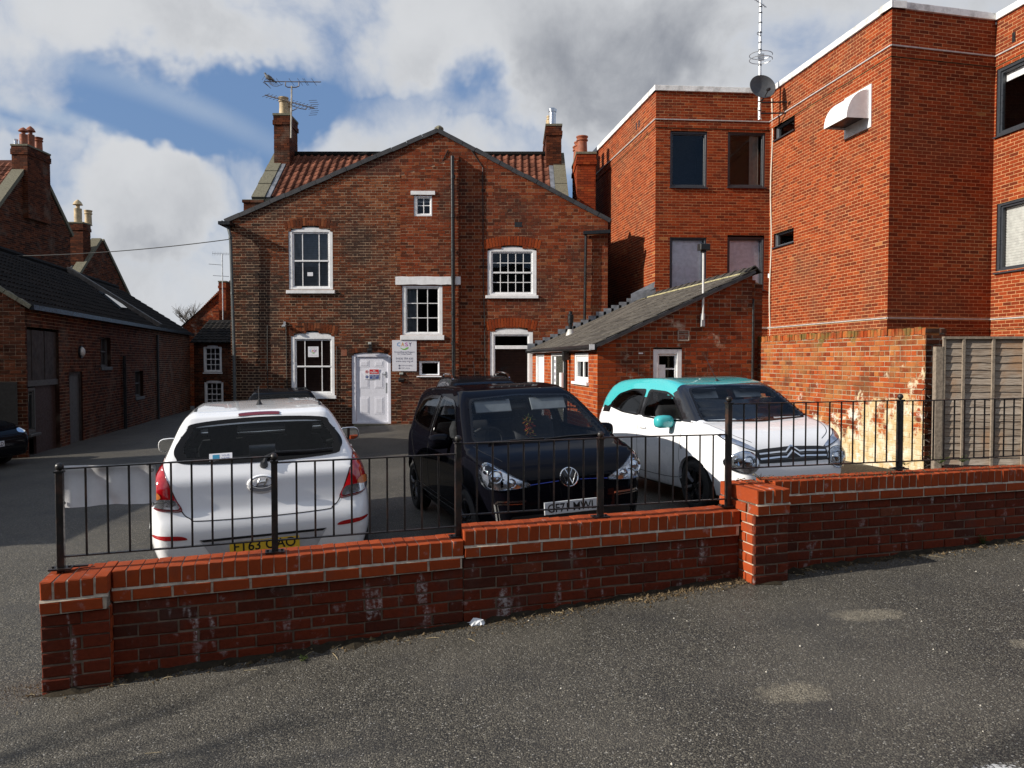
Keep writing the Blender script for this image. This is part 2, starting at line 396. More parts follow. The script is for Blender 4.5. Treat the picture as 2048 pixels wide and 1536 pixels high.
STONE = weather_mat('mossy_stone', (.16, .15, .11), (.20, .19, .14), (.09, .09, .03))
TERRA = plain('terracotta', (.27, .075, .03), .75, var=.2, nscale=6, dirt=(.12, .07, .05), dirt_amt=.6)
BUFFPOT = plain('buff_pot', (.50, .38, .22), .75, var=.2, nscale=6, dirt=(.16, .12, .08), dirt_amt=.6)
STEEL = plain('flue_steel', (.55, .56, .58), .25, metal=1.0, var=.08)
INSIDE = plain('dark_interior', (.020, .018, .017), .9)
INSIDE_PALE = plain('pale_interior', (.22, .22, .23), .9)
BLIND = plain('grey_blind', (.26, .28, .31), .5)
BLIND_DARK = plain('dark_blind', (.12, .06, .045), .6)
BLIND_PALE = plain('pale_blind', (.34, .34, .36), .7)
CURTAIN = plain('cream_curtain', (.45, .42, .36), .9)
GLASS = glass_mat('window_glass', (.82, .84, .85))
TIMBER_DARK = plain('dark_timber', (.035, .025, .020), .7, var=.35, nscale=4)
TIMBER_GREY = plain('painted_grey_door', (.08, .078, .072), .6, var=.12)
BLACKPLASTIC = plain('black_plastic', (.012, .012, .013), .45, var=.15)
WHITEPRINT = plain('print_white', (.75, .75, .78), .5, var=.02)
GREYPRINT = plain('print_grey', (.16, .16, .22), .6, var=.02)
CABLE = plain('cable', (.015, .014, .013), .6)
# ------------------------------------------------------------------ the ground
def gz(X, Y):
    """Height of the tarmac: the lane climbs gently from left to right."""
    z = float(np.interp(X, (-60, -16, -12, -8, -4, -2.37, -.33, 1.72, 4.46, 8, 60), (-1.2, -.75, -.56, -.36, -.185, -.11, -.01, .125, .236, .33, .6)))
    k = min(max(Y - 6, 0), 8); z -= .013 * k * min(max(X / 3, 0), 1)
    if Y > 5: z += .008 * (min(Y, 22) - 5) * min(max(1 - (X + 2) / 4, 0), 1)
    return z

def tarmac(name, pale, scale, worn):
    m, t, b, out = new_mat(name)
    pos = t.add('ShaderNodeNewGeometry').outputs['Position']
    warp = t.add('ShaderNodeVectorMath', {0: pos, 1: t.add('ShaderNodeVectorMath', {0: t.add('ShaderNodeTexNoise', {'Vector': pos, 'Scale': 60.0, 'Detail': 2}).outputs[1], 'Scale': .012}, operation='SCALE').outputs[0]}, operation='ADD').outputs[0]
    vo = t.add('ShaderNodeTexVoronoi', {'Vector': warp, 'Scale': scale, 'Randomness': 1.0}, feature='F1')
    cell = t.add('ShaderNodeSeparateXYZ', {0: vo.outputs['Color']}).outputs[0]
    dist = vo.outputs['Distance']
    wear = t.noise(pos, .8, 6, .6)
    stone = t.ramp(cell, [(0, (.045, .040, .031)), (.5, (.084, .075, .058)), (.80, (.14, .126, .098)), (.95, (.25, .225, .175)), (1, (pale, pale * .96, pale * .88))])
    gap = t.range(dist, .36, .78)
    c = t.mix(gap, stone, (.018, .017, .015))
    dust = t.range(wear, .40, .68)
    c = t.mix(t.math('MULTIPLY', dust, worn), c, (.16, .145, .12))
    c = t.mix(t.math('MULTIPLY', t.range(t.noise(pos, 1.1, 5, .6), .48, .72), .55), c, (.03, .029, .029))
    if name == 'road_tarmac':       # irregular pale tan spots at a few places
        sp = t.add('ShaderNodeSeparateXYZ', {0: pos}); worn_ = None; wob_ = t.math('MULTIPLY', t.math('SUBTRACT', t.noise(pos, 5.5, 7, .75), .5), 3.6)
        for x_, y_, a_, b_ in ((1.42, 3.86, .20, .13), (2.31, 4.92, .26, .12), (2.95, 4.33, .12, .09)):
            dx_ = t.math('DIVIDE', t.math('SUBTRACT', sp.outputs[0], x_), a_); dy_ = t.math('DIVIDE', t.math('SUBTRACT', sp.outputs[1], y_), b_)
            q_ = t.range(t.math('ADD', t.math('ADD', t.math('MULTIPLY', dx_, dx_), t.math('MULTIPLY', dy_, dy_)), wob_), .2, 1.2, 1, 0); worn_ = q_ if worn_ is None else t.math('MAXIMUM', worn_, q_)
        c = t.mix(t.math('MULTIPLY', worn_, .5), c, t.mix(cell, (.12, .105, .075), (.40, .35, .26)))  # worn_ is the mask of the pale tan spots
    t.l.new(c, b.inputs['Base Color'])
    t.l.new(t.range(cell, 0, 1, .55, .85), b.inputs['Roughness']); b.inputs['Specular IOR Level'].default_value = .4
    h = t.math('MULTIPLY', t.math('SUBTRACT', 1.0, gap), t.math('MULTIPLY_ADD', cell, .7, .3))
    t.l.new(t.add('ShaderNodeBump', {'Height': h, 'Strength': .9, 'Distance': .006}).outputs[0], b.inputs['Normal'])
    return m
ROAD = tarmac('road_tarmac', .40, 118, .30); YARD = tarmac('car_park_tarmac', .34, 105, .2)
EARTH = plain('far_ground', (.10, .09, .07), .95, var=.3, nscale=.2)

TH = R(17.5); WU = Vector((math.cos(TH), math.sin(TH), 0)); WN = Vector((math.sin(TH), -math.cos(TH), 0)); WO = Vector((0, 5.294, 0))
def grid_sheet(name, mat, xs, yfun, dz=0.0):
    mb = MB(); nx = len(xs); rows = None; vs = []
    cols = [[(x, y) for y in yfun(x)] for x in xs]; ny = len(cols[0])
    vs = [(x, y, gz(x, y) + dz) for c in cols for x, y in c]
    fs = [(i * ny + j, (i + 1) * ny + j, (i + 1) * ny + j + 1, i * ny + j + 1) for i in range(nx - 1) for j in range(ny - 1)]
    o = mb.add(vs, fs).build(name, mat, smooth=True, kind='structure'); return o
xs = list(np.arange(-30, 30.1, .75))
wall_y = lambda x: 5.38 + math.tan(TH) * x if -2.75 <= x else 5.38 - math.tan(TH) * 2.75
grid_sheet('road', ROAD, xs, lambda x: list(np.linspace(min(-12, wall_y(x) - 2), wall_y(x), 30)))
grid_sheet('car_park', YARD, xs, lambda x: list(np.linspace(wall_y(x), max(40, wall_y(x) + 2), 46)))
g = MB().quad((-1500, -1500, -.9), (1500, -1500, -.9), (1500, 1500, -.9), (-1500, 1500, -.9)).build('ground', EARTH, kind='structure', fix=False)

# ------------------------------------------------------------------ brickwork
def scan(poly, v):
    xs_ = []
    n = len(poly)
    for i in range(n):
        (u0, a), (u1, b) = poly[i], poly[(i + 1) % n]
        if (a <= v < b) or (b <= v < a): xs_.append(u0 + (u1 - u0) * (v - a) / (b - a))
    xs_.sort(); return [(xs_[i], xs_[i + 1]) for i in range(0, len(xs_) - 1, 2)]

def minus(iv, cut):
    out = []
    for a, b in iv:
        parts = [(a, b)]
        for c, d in cut:
            nxt = []
            for p, q in parts:
                if d <= p or c >= q: nxt.append((p, q))
                else:
                    if c > p: nxt.append((p, c))
                    if d < q: nxt.append((d, q))
            parts = nxt
        out += parts
    return [(a, b) for a, b in out if b - a > .012]

BRICK_CACHE = {}
def unit_brick(L, H, D, ch, mat, variant):
    key = (round(L, 2), round(H, 3), round(D, 3), mat.name, variant)
    if key not in BRICK_CACHE:
        rr = random.Random(hash(key[:3]) + variant)
        mb = MB().boxf((0, 0, 0), (1, 0, 0), (0, 1, 0), (0, 0, 1), 0, round(L, 2), 0, H, -D, 0, ch=ch)
        if ch > .003: mb.v = [(x + rr.uniform(-1, 1) * ch * .5, y + rr.uniform(-1, 1) * ch * .5, z + rr.uniform(-.3, .3) * ch) for x, y, z in mb.v]
        me = bpy.data.meshes.new('brick'); me.from_pydata(mb.v, [], mb.f); me.materials.append(mat); BRICK_CACHE[key] = me
    return BRICK_CACHE[key]

def place_piece(name, me, parent, O, U, V, N, tint, s=1.0):
    o = bpy.data.objects.new(name, me); COL.objects.link(o)
    m = Matrix((U * s, V, N)).transposed().to_4x4(); m.translation = O - ORG.get(parent.name, Vector())
    o.parent = parent; o.matrix_local = m; o['tint'] = tint; return o

def brick_field(parent, O, U, N, poly, holes=(), mats=None, L=.225, H=.075, J=.010, bond='flemish', single=0, thick=.016, ch=.002, seed=0,
                back=.010, reveal=.11, lo=0.0, hi=1.0, rough=.0025, tints=None, name='wall', singles_ok=None, split=True):
    """Real bricks over a recessed mortar bed: the largest in view are parts of their own, the rest are one part."""
    rr = random.Random(seed); O, U, N = Vector(O), Vector(U), Vector(N); V = Vector((0, 0, 1))
    vs = [p[1] for p in poly]; k0, k1 = math.floor(min(vs) / H - 1e-6), math.ceil(max(vs) / H + 1e-6)
    bed = MB(); bricks = []
    for k in range(k0, k1):
        a, b = max(k * H, min(vs)), min((k + 1) * H, max(vs)); mid = (a + b) / 2
        if b - a < .012: continue
        eps = 1e-5; low, mids, top = scan(poly, a + eps), scan(poly, mid), scan(poly, b - eps)
        cuts = [c for h in holes for c in scan(h, mid)]
        if len(low) == len(top) == len(mids):
            for (l0, l1), (t0, t1) in zip(low, top):
                for (c0, c1) in minus([(min(l0, t0), max(l1, t1))], cuts):
                    q = [(max(c0, l0), a), (min(c1, l1), a), (min(c1, t1), b), (max(c0, t0), b)]
                    if q[1][0] > q[0][0] or q[2][0] > q[3][0]:
                        bed.quad(*[O + U * u + V * v - N * back for u, v in q])
            full = [(max(l[0], t[0]), min(l[1], t[1])) for l, t in zip(low, top)]
        else:
            for c0, c1 in minus(mids, cuts): bed.quad(*[O + U * u + V * v - N * back for u, v in ((c0, a), (c1, a), (c1, b), (c0, b))])
            full = mids
        if b - a < H * .45: continue
        if len(low) == len(top) == len(mids): full = mids
        if bond == 'flemish': seq = [L, L / 2]; off = (k % 2) * .75 * L
        elif bond == 'garden': seq = [L / 2] if k % 4 == 0 else [L]; off = (k % 2) * L / 2
        elif bond == 'soldier': seq = [H]; off = 0
        else: seq = [L]; off = (k % 2) * L / 2
        per = sum(seq)
        for (p, q) in minus([f for f in full if f[1] - f[0] > .02], cuts):
            u = math.floor((p - off) / per - 1) * per + off; i = 0
            while u < q:
                w_ = seq[i % len(seq)]; i += 1; x0, x1 = max(u, p), min(u + w_, q); u += w_
                if 0 < q - x1 < .055: x1 = q; u = q
                if 0 < x0 - p < .05: x0 = p
                if x1 - x0 < .035: continue
                jv = rr.uniform(-.0012, .0012) if rough > .003 else 0
                bricks.append((x0 + (J / 2 if x0 > p + 1e-6 else .001), x1 - (J / 2 if x1 < q - 1e-6 else .001), a + J / 2 + jv, b - J / 2 + jv))
    for h in holes:
        n = len(h); cu = sum(p[0] for p in h) / n
        for i in range(n):
            (ua, va), (ub, vb) = h[i], h[(i + 1) % n]
            bed.quad(*[O + U * u_ + V * v_ - N * d for u_, v_, d in ((ua, va, .001), (ub, vb, .001), (ub, vb, reveal), (ua, va, reveal))], mat=1)
    bm_, mm_ = mats
    obj = bed.build(name, [mm_, bm_], parent, fix=False)
    eye = Vector((0, 0, EYE)); pick = set()
    if single:
        cand = []
        for i, (x0, x1, y0, y1) in enumerate(bricks):
            P = O + U * ((x0 + x1) / 2) + V * ((y0 + y1) / 2); d = P - eye
            if d.y < .5: continue
            fwd = d.y * math.cos(PITCH) - d.z * math.sin(PITCH); upc = d.y * math.sin(PITCH) + d.z * math.cos(PITCH)
            px, py = 1024 + FPX * d.x / fwd, 768 - FPX * upc / fwd
            if -4 < px < 2052 and -4 < py < 1540 and (singles_ok is None or singles_ok(px, py)):
                cand.append((-(x1 - x0) * (y1 - y0) * abs(N.dot(d)) / d.length ** 3, i))
        cand.sort(); pick = {i for _, i in cand[:single]}
    rest = MB()
    for i, (x0, x1, y0, y1) in enumerate(bricks):
        ti = tints(rr, (x0 + x1) / 2, (y0 + y1) / 2) if tints else lo + (hi - lo) * rr.random()
        pr = max(rr.uniform(-rough, rough), -back * .55)
        if i in pick:
            wl = max(round(x1 - x0, 2), .03)
            me = unit_brick(wl, y1 - y0, thick, ch, bm_, rr.randrange(5) if ch > .003 else 0)
            place_piece('brick', me, parent, O + U * x0 + V * y0 + N * pr, U, V, N, ti, (x1 - x0) / wl)
        else:
            rest.boxf(O, U, V, N, x0, x1, y0, y1, -thick + pr, pr, ch=ch, tint=ti)
    if rest.f: rest.build('brickwork', bm_, parent, kind='stuff', tint=True, fix=False)
    return obj

def arch_ring(parent, O, U, N, u0, u1, v, rise, h, mat, n=None, name='arch_brick', lo=0, hi=1):
    """A flat arch of bricks on end over an opening."""
    O, U, N = Vector(O), Vector(U), Vector(N); V = Vector((0, 0, 1)); n = n or max(5, round((u1 - u0) / .078))
    mid = (u0 + u1) / 2; half = (u1 - u0) / 2
    for i in range(n):
        t = (i + .5) / n * 2 - 1; u = mid + half * t * 1.04; lean = t * .22
        vv = v + rise * (1 - t * t)
        ax = (U * math.sin(lean) + V * math.cos(lean)); cr = (U * math.cos(lean) - V * math.sin(lean))
        wd = 2 * half * 1.04 / n - .009
        me = unit_brick(wd, h, .03, .003, mat, 0)
        place_piece(name, me, parent, O + U * u + V * vv - cr * (wd / 2) + N * .004, cr, ax, N, lo + (hi - lo) * random.random())

# ------------------------------------------------------------------ the low boundary wall in front
def wz(px, py, n=0.02): return on_plane(px, py, WO + WN * n, WN)
def wu(px, py, n=0.0): return (on_plane(px, py, WO + WN * n, WN) - WO).dot(WU)
def boundary(name, label, u0, u1, z0, z1, n=0.0, depth=.215, left=False, right=False, coping_first=0.0, single=300):
    """u range, height of the coping top at both ends, n = how far the face stands forward."""
    sl = (z1 - z0) / (u1 - u0); U = Vector((WU.x, WU.y, sl)); base = WO + WU * u0
    r = root(name, label, 'wall', (base.x, base.y, gz(base.x, base.y)), group='brick boundary walls and piers')
    O = Vector((WO.x, WO.y, z0 - sl * u0)) + WN * n; V = Vector((0, 0, 1))
    core = MB().boxf(O, U, V, WN, u0 + .012, u1 - .012, -1.25, -.02, -depth + .012, -.010)
    core.build('wall_core', MORTAR_DARK, r)
    # brick-on-edge coping
    cn = max(1, round((u1 - u0) / .0765)); st = (u1 - u0) / cn
    for i in range(cn):
        a = u0 + i * st; wd = st - random.uniform(.008, .012)
        me = unit_brick(wd, .1025, depth + .02, .005, COPING_BRICK, random.randrange(6))
        place_piece('coping_brick', me, r, O + U * (a + .004) + V * (-.1025 + random.uniform(-.002, .002)) + WN * (.02 + random.uniform(-.003, .003)), U, V, WN, random.random())
    bed = MB().boxf(O, U, V, WN, u0 + .012, u1 - .012, -.116, -.006, -depth + .01, .014).boxf(O, U, V, WN, u0 + .012, u1 - .012, -.19, -.1165, -.1, .020)
    bed.add([O + U * u0 + V * -.1165 + WN * .027, O + U * u1 + V * -.1165 + WN * .027, O + U * u1 + V * -.101 + WN * .012, O + U * u0 + V * -.101 + WN * .012], [(0, 1, 2, 3)])
    bed.build('coping_mortar', MORTAR_LIME, r)
    # the proud stretcher course below it
    u = u0; 
    while u < u1 - .02:
        L = min(.225, u1 - u) if u > u0 else min(random.choice((.225, .11)), u1 - u)
        wd = L - .010
        if wd > .03:
            me = unit_brick(wd, .065, .12, .004, COPING_BRICK, random.randrange(6))
            place_piece('brick', me, r, O + U * (u + .004) + V * -.1815 + WN * .028, U, V, WN, random.uniform(0, .7))
        u += L
    O2 = O + V * -.1885
    tz = lambda rr, a, b: min(1, max(0, rr.betavariate(2.2, 2.2)))
    brick_field(r, O2, U, WN, [(u0, -.95), (u1, -.95), (u1, 0), (u0, 0)], mats=(WALL_BRICK, MORTAR_DARK), J=.011, bond='stretcher' if u1 - u0 > .8 else 'flemish', single=single, thick=.1 if not (left or right) else .03,
                ch=.005, seed=hash(name) % 97, rough=.004, tints=tz, back=.009)
    for on, uu, sgn in ((left, u0, -1), (right, u1, 1)):
        if on:      # a face of the pier that looks along the wall
            SN = WU * sgn; SU = WN * sgn * -1 if sgn > 0 else WN
            SO = O2 + U * uu + (SN * .001); w0, w1 = (-depth, -.032) if sgn < 0 else (.032, depth)
            for k_ in range(max(1, round((depth - .1) / .225))):
                wd_ = (depth - .10) / max(1, round((depth - .1) / .225)); me = unit_brick(wd_ - .01, .065, .06, .004, COPING_BRICK, k_)
                place_piece('brick', me, r, O + U * uu + V * -.1815 + SN * .006 + SU * ((-depth + k_ * wd_) if sgn < 0 else (.10 + k_ * wd_)), SU, V, SN, random.random())
            brick_field(r, SO, SU, SN, [(w0, -.95), (w1, -.95), (w1, 0), (w0, 0)], mats=(COPING_BRICK, MORTAR_LIME), J=.011, bond='stretcher', L=.225, single=40, thick=.05, ch=.004, seed=5, rough=.003, lo=.3, hi=.9, name='side_bed')  # same brick as the front, paler to paint sunlight onto the sides
    return r
SEED_HASH = {'n': 0}
_h = hash
def hash(s):      # a stable hash, so that every run builds the same bricks
    return sum((i + 1) * (ord(c) if isinstance(c, str) else int(c * 1000)) for i, c in enumerate(s)) % 100003

uP1a, uP1b = wu(80, 1200, .10), wu(218, 1180, .10)
uS1b = wu(926, 1081); uS2b = wu(1478, 1030); uP2b = wu(1578, 985, .20)
zS1 = (wz(222, 1143).z, wz(925, 1081).z); zS2 = (wz(930, 1062).z, wz(1478, 1021).z); zS3 = (wz(1580, 962).z, wz(2048, 938).z)
boundary('brick_pier', 'low brick pier ending the wall under the left post of the iron railing', uP1a, uP1b, zS1[0] - .012, zS1[0], n=.10, depth=.33, left=True, right=True)
boundary('brick_wall', 'lowest stretch of red brick wall streaked white with lime below the white hatchback', uP1b, uS1b, *zS1)
boundary('brick_wall', 'middle stretch of red brick wall one step up in front of the black hatchback', uS1b + .004, uS2b, *zS2)
zp = wz(1540, 980, .22).z
boundary('brick_pier', 'tall brick pier with sunlit left side between two stretches of wall', uS2b + .004, uP2b, zp, zp, n=.20, depth=.47, left=True, right=True)
u3 = 8.2; sl3 = (zS3[1] - zS3[0]) / (wu(2048, 938) - wu(1580, 962))
boundary('brick_wall', 'highest stretch of red brick wall running out past the tall pier to the right edge', uP2b + .004, u3, zS3[0], zS3[0] + sl3 * (u3 - uP2b))

# ------------------------------------------------------------------ the iron railing on top
RO = WO - WN * .10
def ru(px): return (on_plane(px, 900, RO, WN) - RO).dot(WU)
def rz(px, py): return on_plane(px, py, RO, WN).z
rail = root('iron_railing', 'black iron railing with round finials on posts along the brick wall', 'railing', tuple(WO + WU * ru(118) + Vector((0, 0, zS1[0]))))
POSTS = [(118, 1137, 925), (548, 1103, 906), (916, 1072, 870), (1201, 1033, 862), (1457, 1012, 792), (1799, 937, 787), (2330, 915, 780)]
V3 = Vector((0, 0, 1))
for px, fy, by in POSTS:
    u = ru(px); P = RO + WU * u; z0, z1 = rz(px, fy), rz(px, by)
    po = MB().boxf(P, WU, V3, WN, -.020, .020, z0 - .02, z1 - .058, -.020, .020, ch=.003).boxf(P, WU, V3, WN, -.026, .026, z1 - .060, z1 - .050, -.026, .026)
    po = po.build('post', IRON, rail)
    MB().lathe([(0, 0)] + [(.0245 * math.sin(a), .0245 - .0245 * math.cos(a)) for a in np.linspace(.3, math.pi, 9)], (P.x, P.y, z1 - .05), n=14).build('finial', IRON, po, smooth=True)
    bp = MB().boxf(P, WU, V3, WN, -.060, .060, z0 - .004, z0 + .006, -.045, .045)
    for a in (-.045, .045): bp.lathe([(.009, 0), (.009, .008), (0, .008)], tuple(P + WU * a + V3 * (z0 + .006)), n=6)
    bp.build('base_plate', IRON, po)
PANELS = [(118, 548, 936, 912, 1112, 1079), (548, 916, 924, 907, 1079, 1052), (916, 1201, 886, 876, 1029, 1012), (1201, 1457, 874, 868, 1011, 997), (1457, 1799, 807, 800, 936, 922), (1799, 2330, 801, 789, 922, 896)]
for a, b, ta, tb, ba, bb in PANELS:
    ua, ub = ru(a) + .02, ru(b) - .02; pa, pb = a + 7, b - 7
    zt = (rz(pa, ta), rz(pb, tb)); zb = (rz(pa, ba), rz(pb, bb)); P = RO
    for nm, zz, hw, hh in (('top_rail', zt, .017, .008), ('bottom_rail', zb, .013, .008)):
        A = P + WU * ua + V3 * zz[0]; U2 = Vector((WU.x, WU.y, (zz[1] - zz[0]) / (ub - ua)))
        MB().boxf(A, U2, V3, WN, 0, ub - ua, -hh, 0, -hw, hw).build(nm, IRON, rail)
    n = max(2, round((ub - ua) / .114)); 
    for i in range(1, n):
        f = i / n; u = ua + (ub - ua) * f; q = P + WU * u
        MB().tube([q + V3 * (zb[0] + (zb[1] - zb[0]) * f - .004), q + V3 * (zt[0] + (zt[1] - zt[0]) * f - .004)], .0068, 8).build('bar', IRON, rail, smooth=True)
for P, a in ((RO + WU * (ru(118) + .045) + WN * .0, 1),):
    MB().boxf(P + V3 * (zS1[0] + .008), WU, V3, WN, -.01, .09, -.004, .006, -.06, -.03).build('fixing_plate', IRON, rail)

# a white banner tied behind the first panel
BANNER = plain('banner_vinyl', (.84, .84, .85), .45, var=.05, dirt=(.50, .48, .48), dirt_amt=.35, dirt_scale=4)
bn = root('banner', 'crumpled white vinyl banner tied behind the left end of the railing', 'banner', tuple(RO + WU * ru(130) + V3 * .5))
NB = 52; MBB = MB(); vs = []
uA, uB = ru(121), ru(309)
for i in range(NB + 1):
    for j in range(9):
        f, g_ = i / NB, j / 8; u = uA + (uB - uA) * f
        top, bot = rz(125 + 185 * f, 936 - 4 * f - (3 if f < .9 else 0)), rz(125 + 185 * f, 1017 - 10 * f + 1.2 * math.sin(f * 9))
        wv_ = .004 * math.sin(f * 31 + g_ * 2.2) * g_ + .006 * math.sin(f * 11 - g_ * 3) + .007 * math.exp(-((f - .25 - .30 * g_) / .035) ** 2)
        vs.append(RO + WU * u + V3 * (top + (bot - top) * g_) - WN * (.035 + wv_))
fs = [(i * 9 + j, (i + 1) * 9 + j, (i + 1) * 9 + j + 1, i * 9 + j + 1) for i in range(NB) for j in range(8)]
MBB.add(vs, fs).build('sheet', BANNER, bn, smooth=True, sharp=80, fix=False)
eye_mb = MB()
for px, py in ((128, 1006), (304, 940), (306, 1008)):
    c = on_plane(px, py, RO - WN * .03, WN); eye_mb.lathe([(.005, 0), (.011, 0), (.011, .004), (.005, .004)], tuple(c), tuple(WN), 10)
eye_mb.build('eyelet', PVC_GREY, bn)
MB().tube([on_plane(306, 1008, RO - WN * .025, WN), on_plane(334, 1005, RO, WN)], .003, 6).build('tie', CABLE, bn)
# ------------------------------------------------------------------ lettering, windows, doors
def text_on(name, txt, mat, parent, P, U, V, N, height=None, width=None, bold=0.0, align='CENTER', raise_=.002, depth=.001):
    cu = bpy.data.curves.new('lettering', 'FONT'); cu.body = txt; cu.align_x = align; cu.align_y = 'CENTER'; cu.offset = bold; cu.extrude = 0
    cu.resolution_u = 3
    tmp = bpy.data.objects.new('lettering_source', cu); me = bpy.data.meshes.new_from_object(tmp); bpy.data.objects.remove(tmp); bpy.data.curves.remove(cu)
    vs = np.array([v.co[:] for v in me.vertices])
    if len(vs) == 0: return None
    lo, hi = vs.min(0), vs.max(0); sx = sy = 1.0
    if height: sy = height / (hi[1] - lo[1]); sx = sy
    if width: sx = width / (hi[0] - lo[0]); sy = sy if height else sx
    c = (lo + hi) / 2
    mb = MB(); U, V, N, P = Vector(U), Vector(V), Vector(N), Vector(P)
    pts = [P + U * ((v[0] - (c[0] if align == 'CENTER' else lo[0])) * sx) + V * ((v[1] - c[1]) * sy) + N * raise_ for v in vs]
    mb.add(pts, [tuple(p.vertices) for p in me.polygons]); bpy.data.meshes.remove(me)
    return mb.build(name, mat, parent, fix=False)

def hole_of(u0, u1, v0, v1, rise=0.0):
    if rise <= 0: return [(u0, v0), (u1, v0), (u1, v1), (u0, v1)]
    return [(u0, v0), (u1, v0)] + arc_pts(u0, u1, v1, rise)

def window(parent, O, U, N, fr, gl, rise=0.0, cols=(), rows=(), mid=None, sill=None, mat=None, blind=None, n_face=-.015, bar=.022, room=1.2, roomw=.25, inside=None, glass=None, sash=.04, name='window', label=None, slats=22):
    """fr, gl: frame and glass rectangles (u0, u1, v0, v1) on the wall plane; cols / rows: glazing bar positions."""
    mat = mat or WHITE; glass = glass or GLASS; O, U, N = Vector(O), Vector(U), Vector(N); V = Vector((0, 0, 1))
    u0, u1, v0, v1 = fr; a0, a1, b0, b1 = gl; F = MB(); B = lambda *a, **k: F.boxf(O, U, V, N, *a, **k)
    s = sash; nb = n_face - .10
    B(u0, a0 - s, v0, v1, nb, n_face, ch=.006); B(a1 + s, u1, v0, v1, nb, n_face, ch=.006)
    B(a0 - s, a1 + s, b1 + s, v1, nb, n_face - .001, ch=.006); B(a0 - s, a1 + s, v0, b0 - s, nb, n_face - .001, ch=.006)
    if rise > 0: F.prism([O + U * u + V * v + N * (n_face - .003) for u, v in arc_pts(u0 + .002, u1 - .002, v1, rise - .004)], N * -.1)
    n2 = n_face - .03      # the sash itself, a step back
    B(a0 - s - .002, a0, b0 - s, b1 + s, nb, n2, ch=.004); B(a1, a1 + s + .002, b0 - s, b1 + s, nb, n2, ch=.004)
    B(a0, a1, b1, b1 + s + .002, nb, n2 - .001, ch=.004); B(a0, a1, b0 - s - .002, b0, nb, n2 - .001, ch=.004)
    wo = F.build(name, mat, parent, label=label)
    if mid is not None:
        MB().boxf(O, U, V, N, a0, a1, mid - .022, mid + .022, n2 - .05, n2 + .012, ch=.004).build('meeting_rail', mat, wo)
    xs_ = [a0] + list(cols) + [a1]; ys = [b0] + sorted(list(rows) + ([mid] if mid is not None else [])) + [b1]
    for c in cols: MB().boxf(O, U, V, N, c - bar / 2, c + bar / 2, b0, b1, n2 - .045, n2 - .012, ch=.003).build('glazing_bar', mat, wo)
    for r_ in rows: MB().boxf(O, U, V, N, a0, a1, r_ - bar / 2, r_ + bar / 2, n2 - .044, n2 - .014, ch=.003).build('glazing_bar', mat, wo)
    for i in range(len(xs_) - 1):
        for j in range(len(ys) - 1):
            d = random.uniform(-.0012, .0012), random.uniform(-.0012, .0012)     # old glass never lies quite true
            q = [(xs_[i], ys[j], d[0]), (xs_[i + 1], ys[j], d[1]), (xs_[i + 1], ys[j + 1], -d[0]), (xs_[i], ys[j + 1], -d[1])]
            MB().quad(*[O + U * u + V * v + N * (n2 - .03 + k) for u, v, k in q]).build('pane', glass, wo, fix=False)
    if sill:
        e, h, pj = sill
        MB().boxf(O, U, V, N, u0 - e, u1 + e, v0 - h, v0, -.08, pj, ch=.008).build('sill', mat, wo)
    if blind:
        bmat, c0, c1, style = blind; m = MB(); nn = n2 - .10
        if style == 'slats':
            k = slats; y0, y1 = b0 + (b1 - b0) * c0, b0 + (b1 - b0) * c1; st = (y1 - y0) / k
            for i in range(k):
                y = y0 + i * st; m.quad(*[O + U * u + V * v + N * n for u, v, n in ((a0 - .02, y, nn - .010), (a1 + .02, y, nn - .010), (a1 + .02, y + st * .88, nn + .012), (a0 - .02, y + st * .88, nn + .012))])
        elif style == 'flat':
            y0, y1 = b0 + (b1 - b0) * c0, b0 + (b1 - b0) * c1
            m.boxf(O, U, V, N, a0 - .03, a1 + .03, y0, y1, nn - .01, nn)
        elif style == 'curtain':
            x0, x1 = a0 + (a1 - a0) * c0, a0 + (a1 - a0) * c1; k = 22
            pts = [(x0 + (x1 - x0) * i / k, nn - .02 + .022 * math.sin(i * 1.9)) for i in range(k + 1)]
            for i in range(k):
                (p, d0), (q, d1) = pts[i], pts[i + 1]
                m.quad(*[O + U * u + V * v + N * n for u, v, n in ((p, b0 - .02, d0), (q, b0 - .02, d1), (q, b1 + .02, d1), (p, b1 + .02, d0))])
        m.build('curtain' if style == 'curtain' else 'blind', bmat, wo, fix=False)
    r = MB(); e = roomw; d0, d1 = nb - .0, nb - room
    P = lambda u, v, n: O + U * u + V * v + N * n
    r.quad(P(a0 - e, b0 - e, d1), P(a1 + e, b0 - e, d1), P(a1 + e, b1 + e, d1), P(a0 - e, b1 + e, d1))
    for (ua, va), (ub, vb) in (((a0 - e, b0 - e), (a1 + e, b0 - e)), ((a1 + e, b0 - e), (a1 + e, b1 + e)), ((a1 + e, b1 + e), (a0 - e, b1 + e)), ((a0 - e, b1 + e), (a0 - e, b0 - e))):
        r.quad(P(ua, va, d0), P(ub, vb, d0), P(ub, vb, d1), P(ua, va, d1))
    r.build('room_behind', inside or INSIDE, wo, fix=False)
    return wo

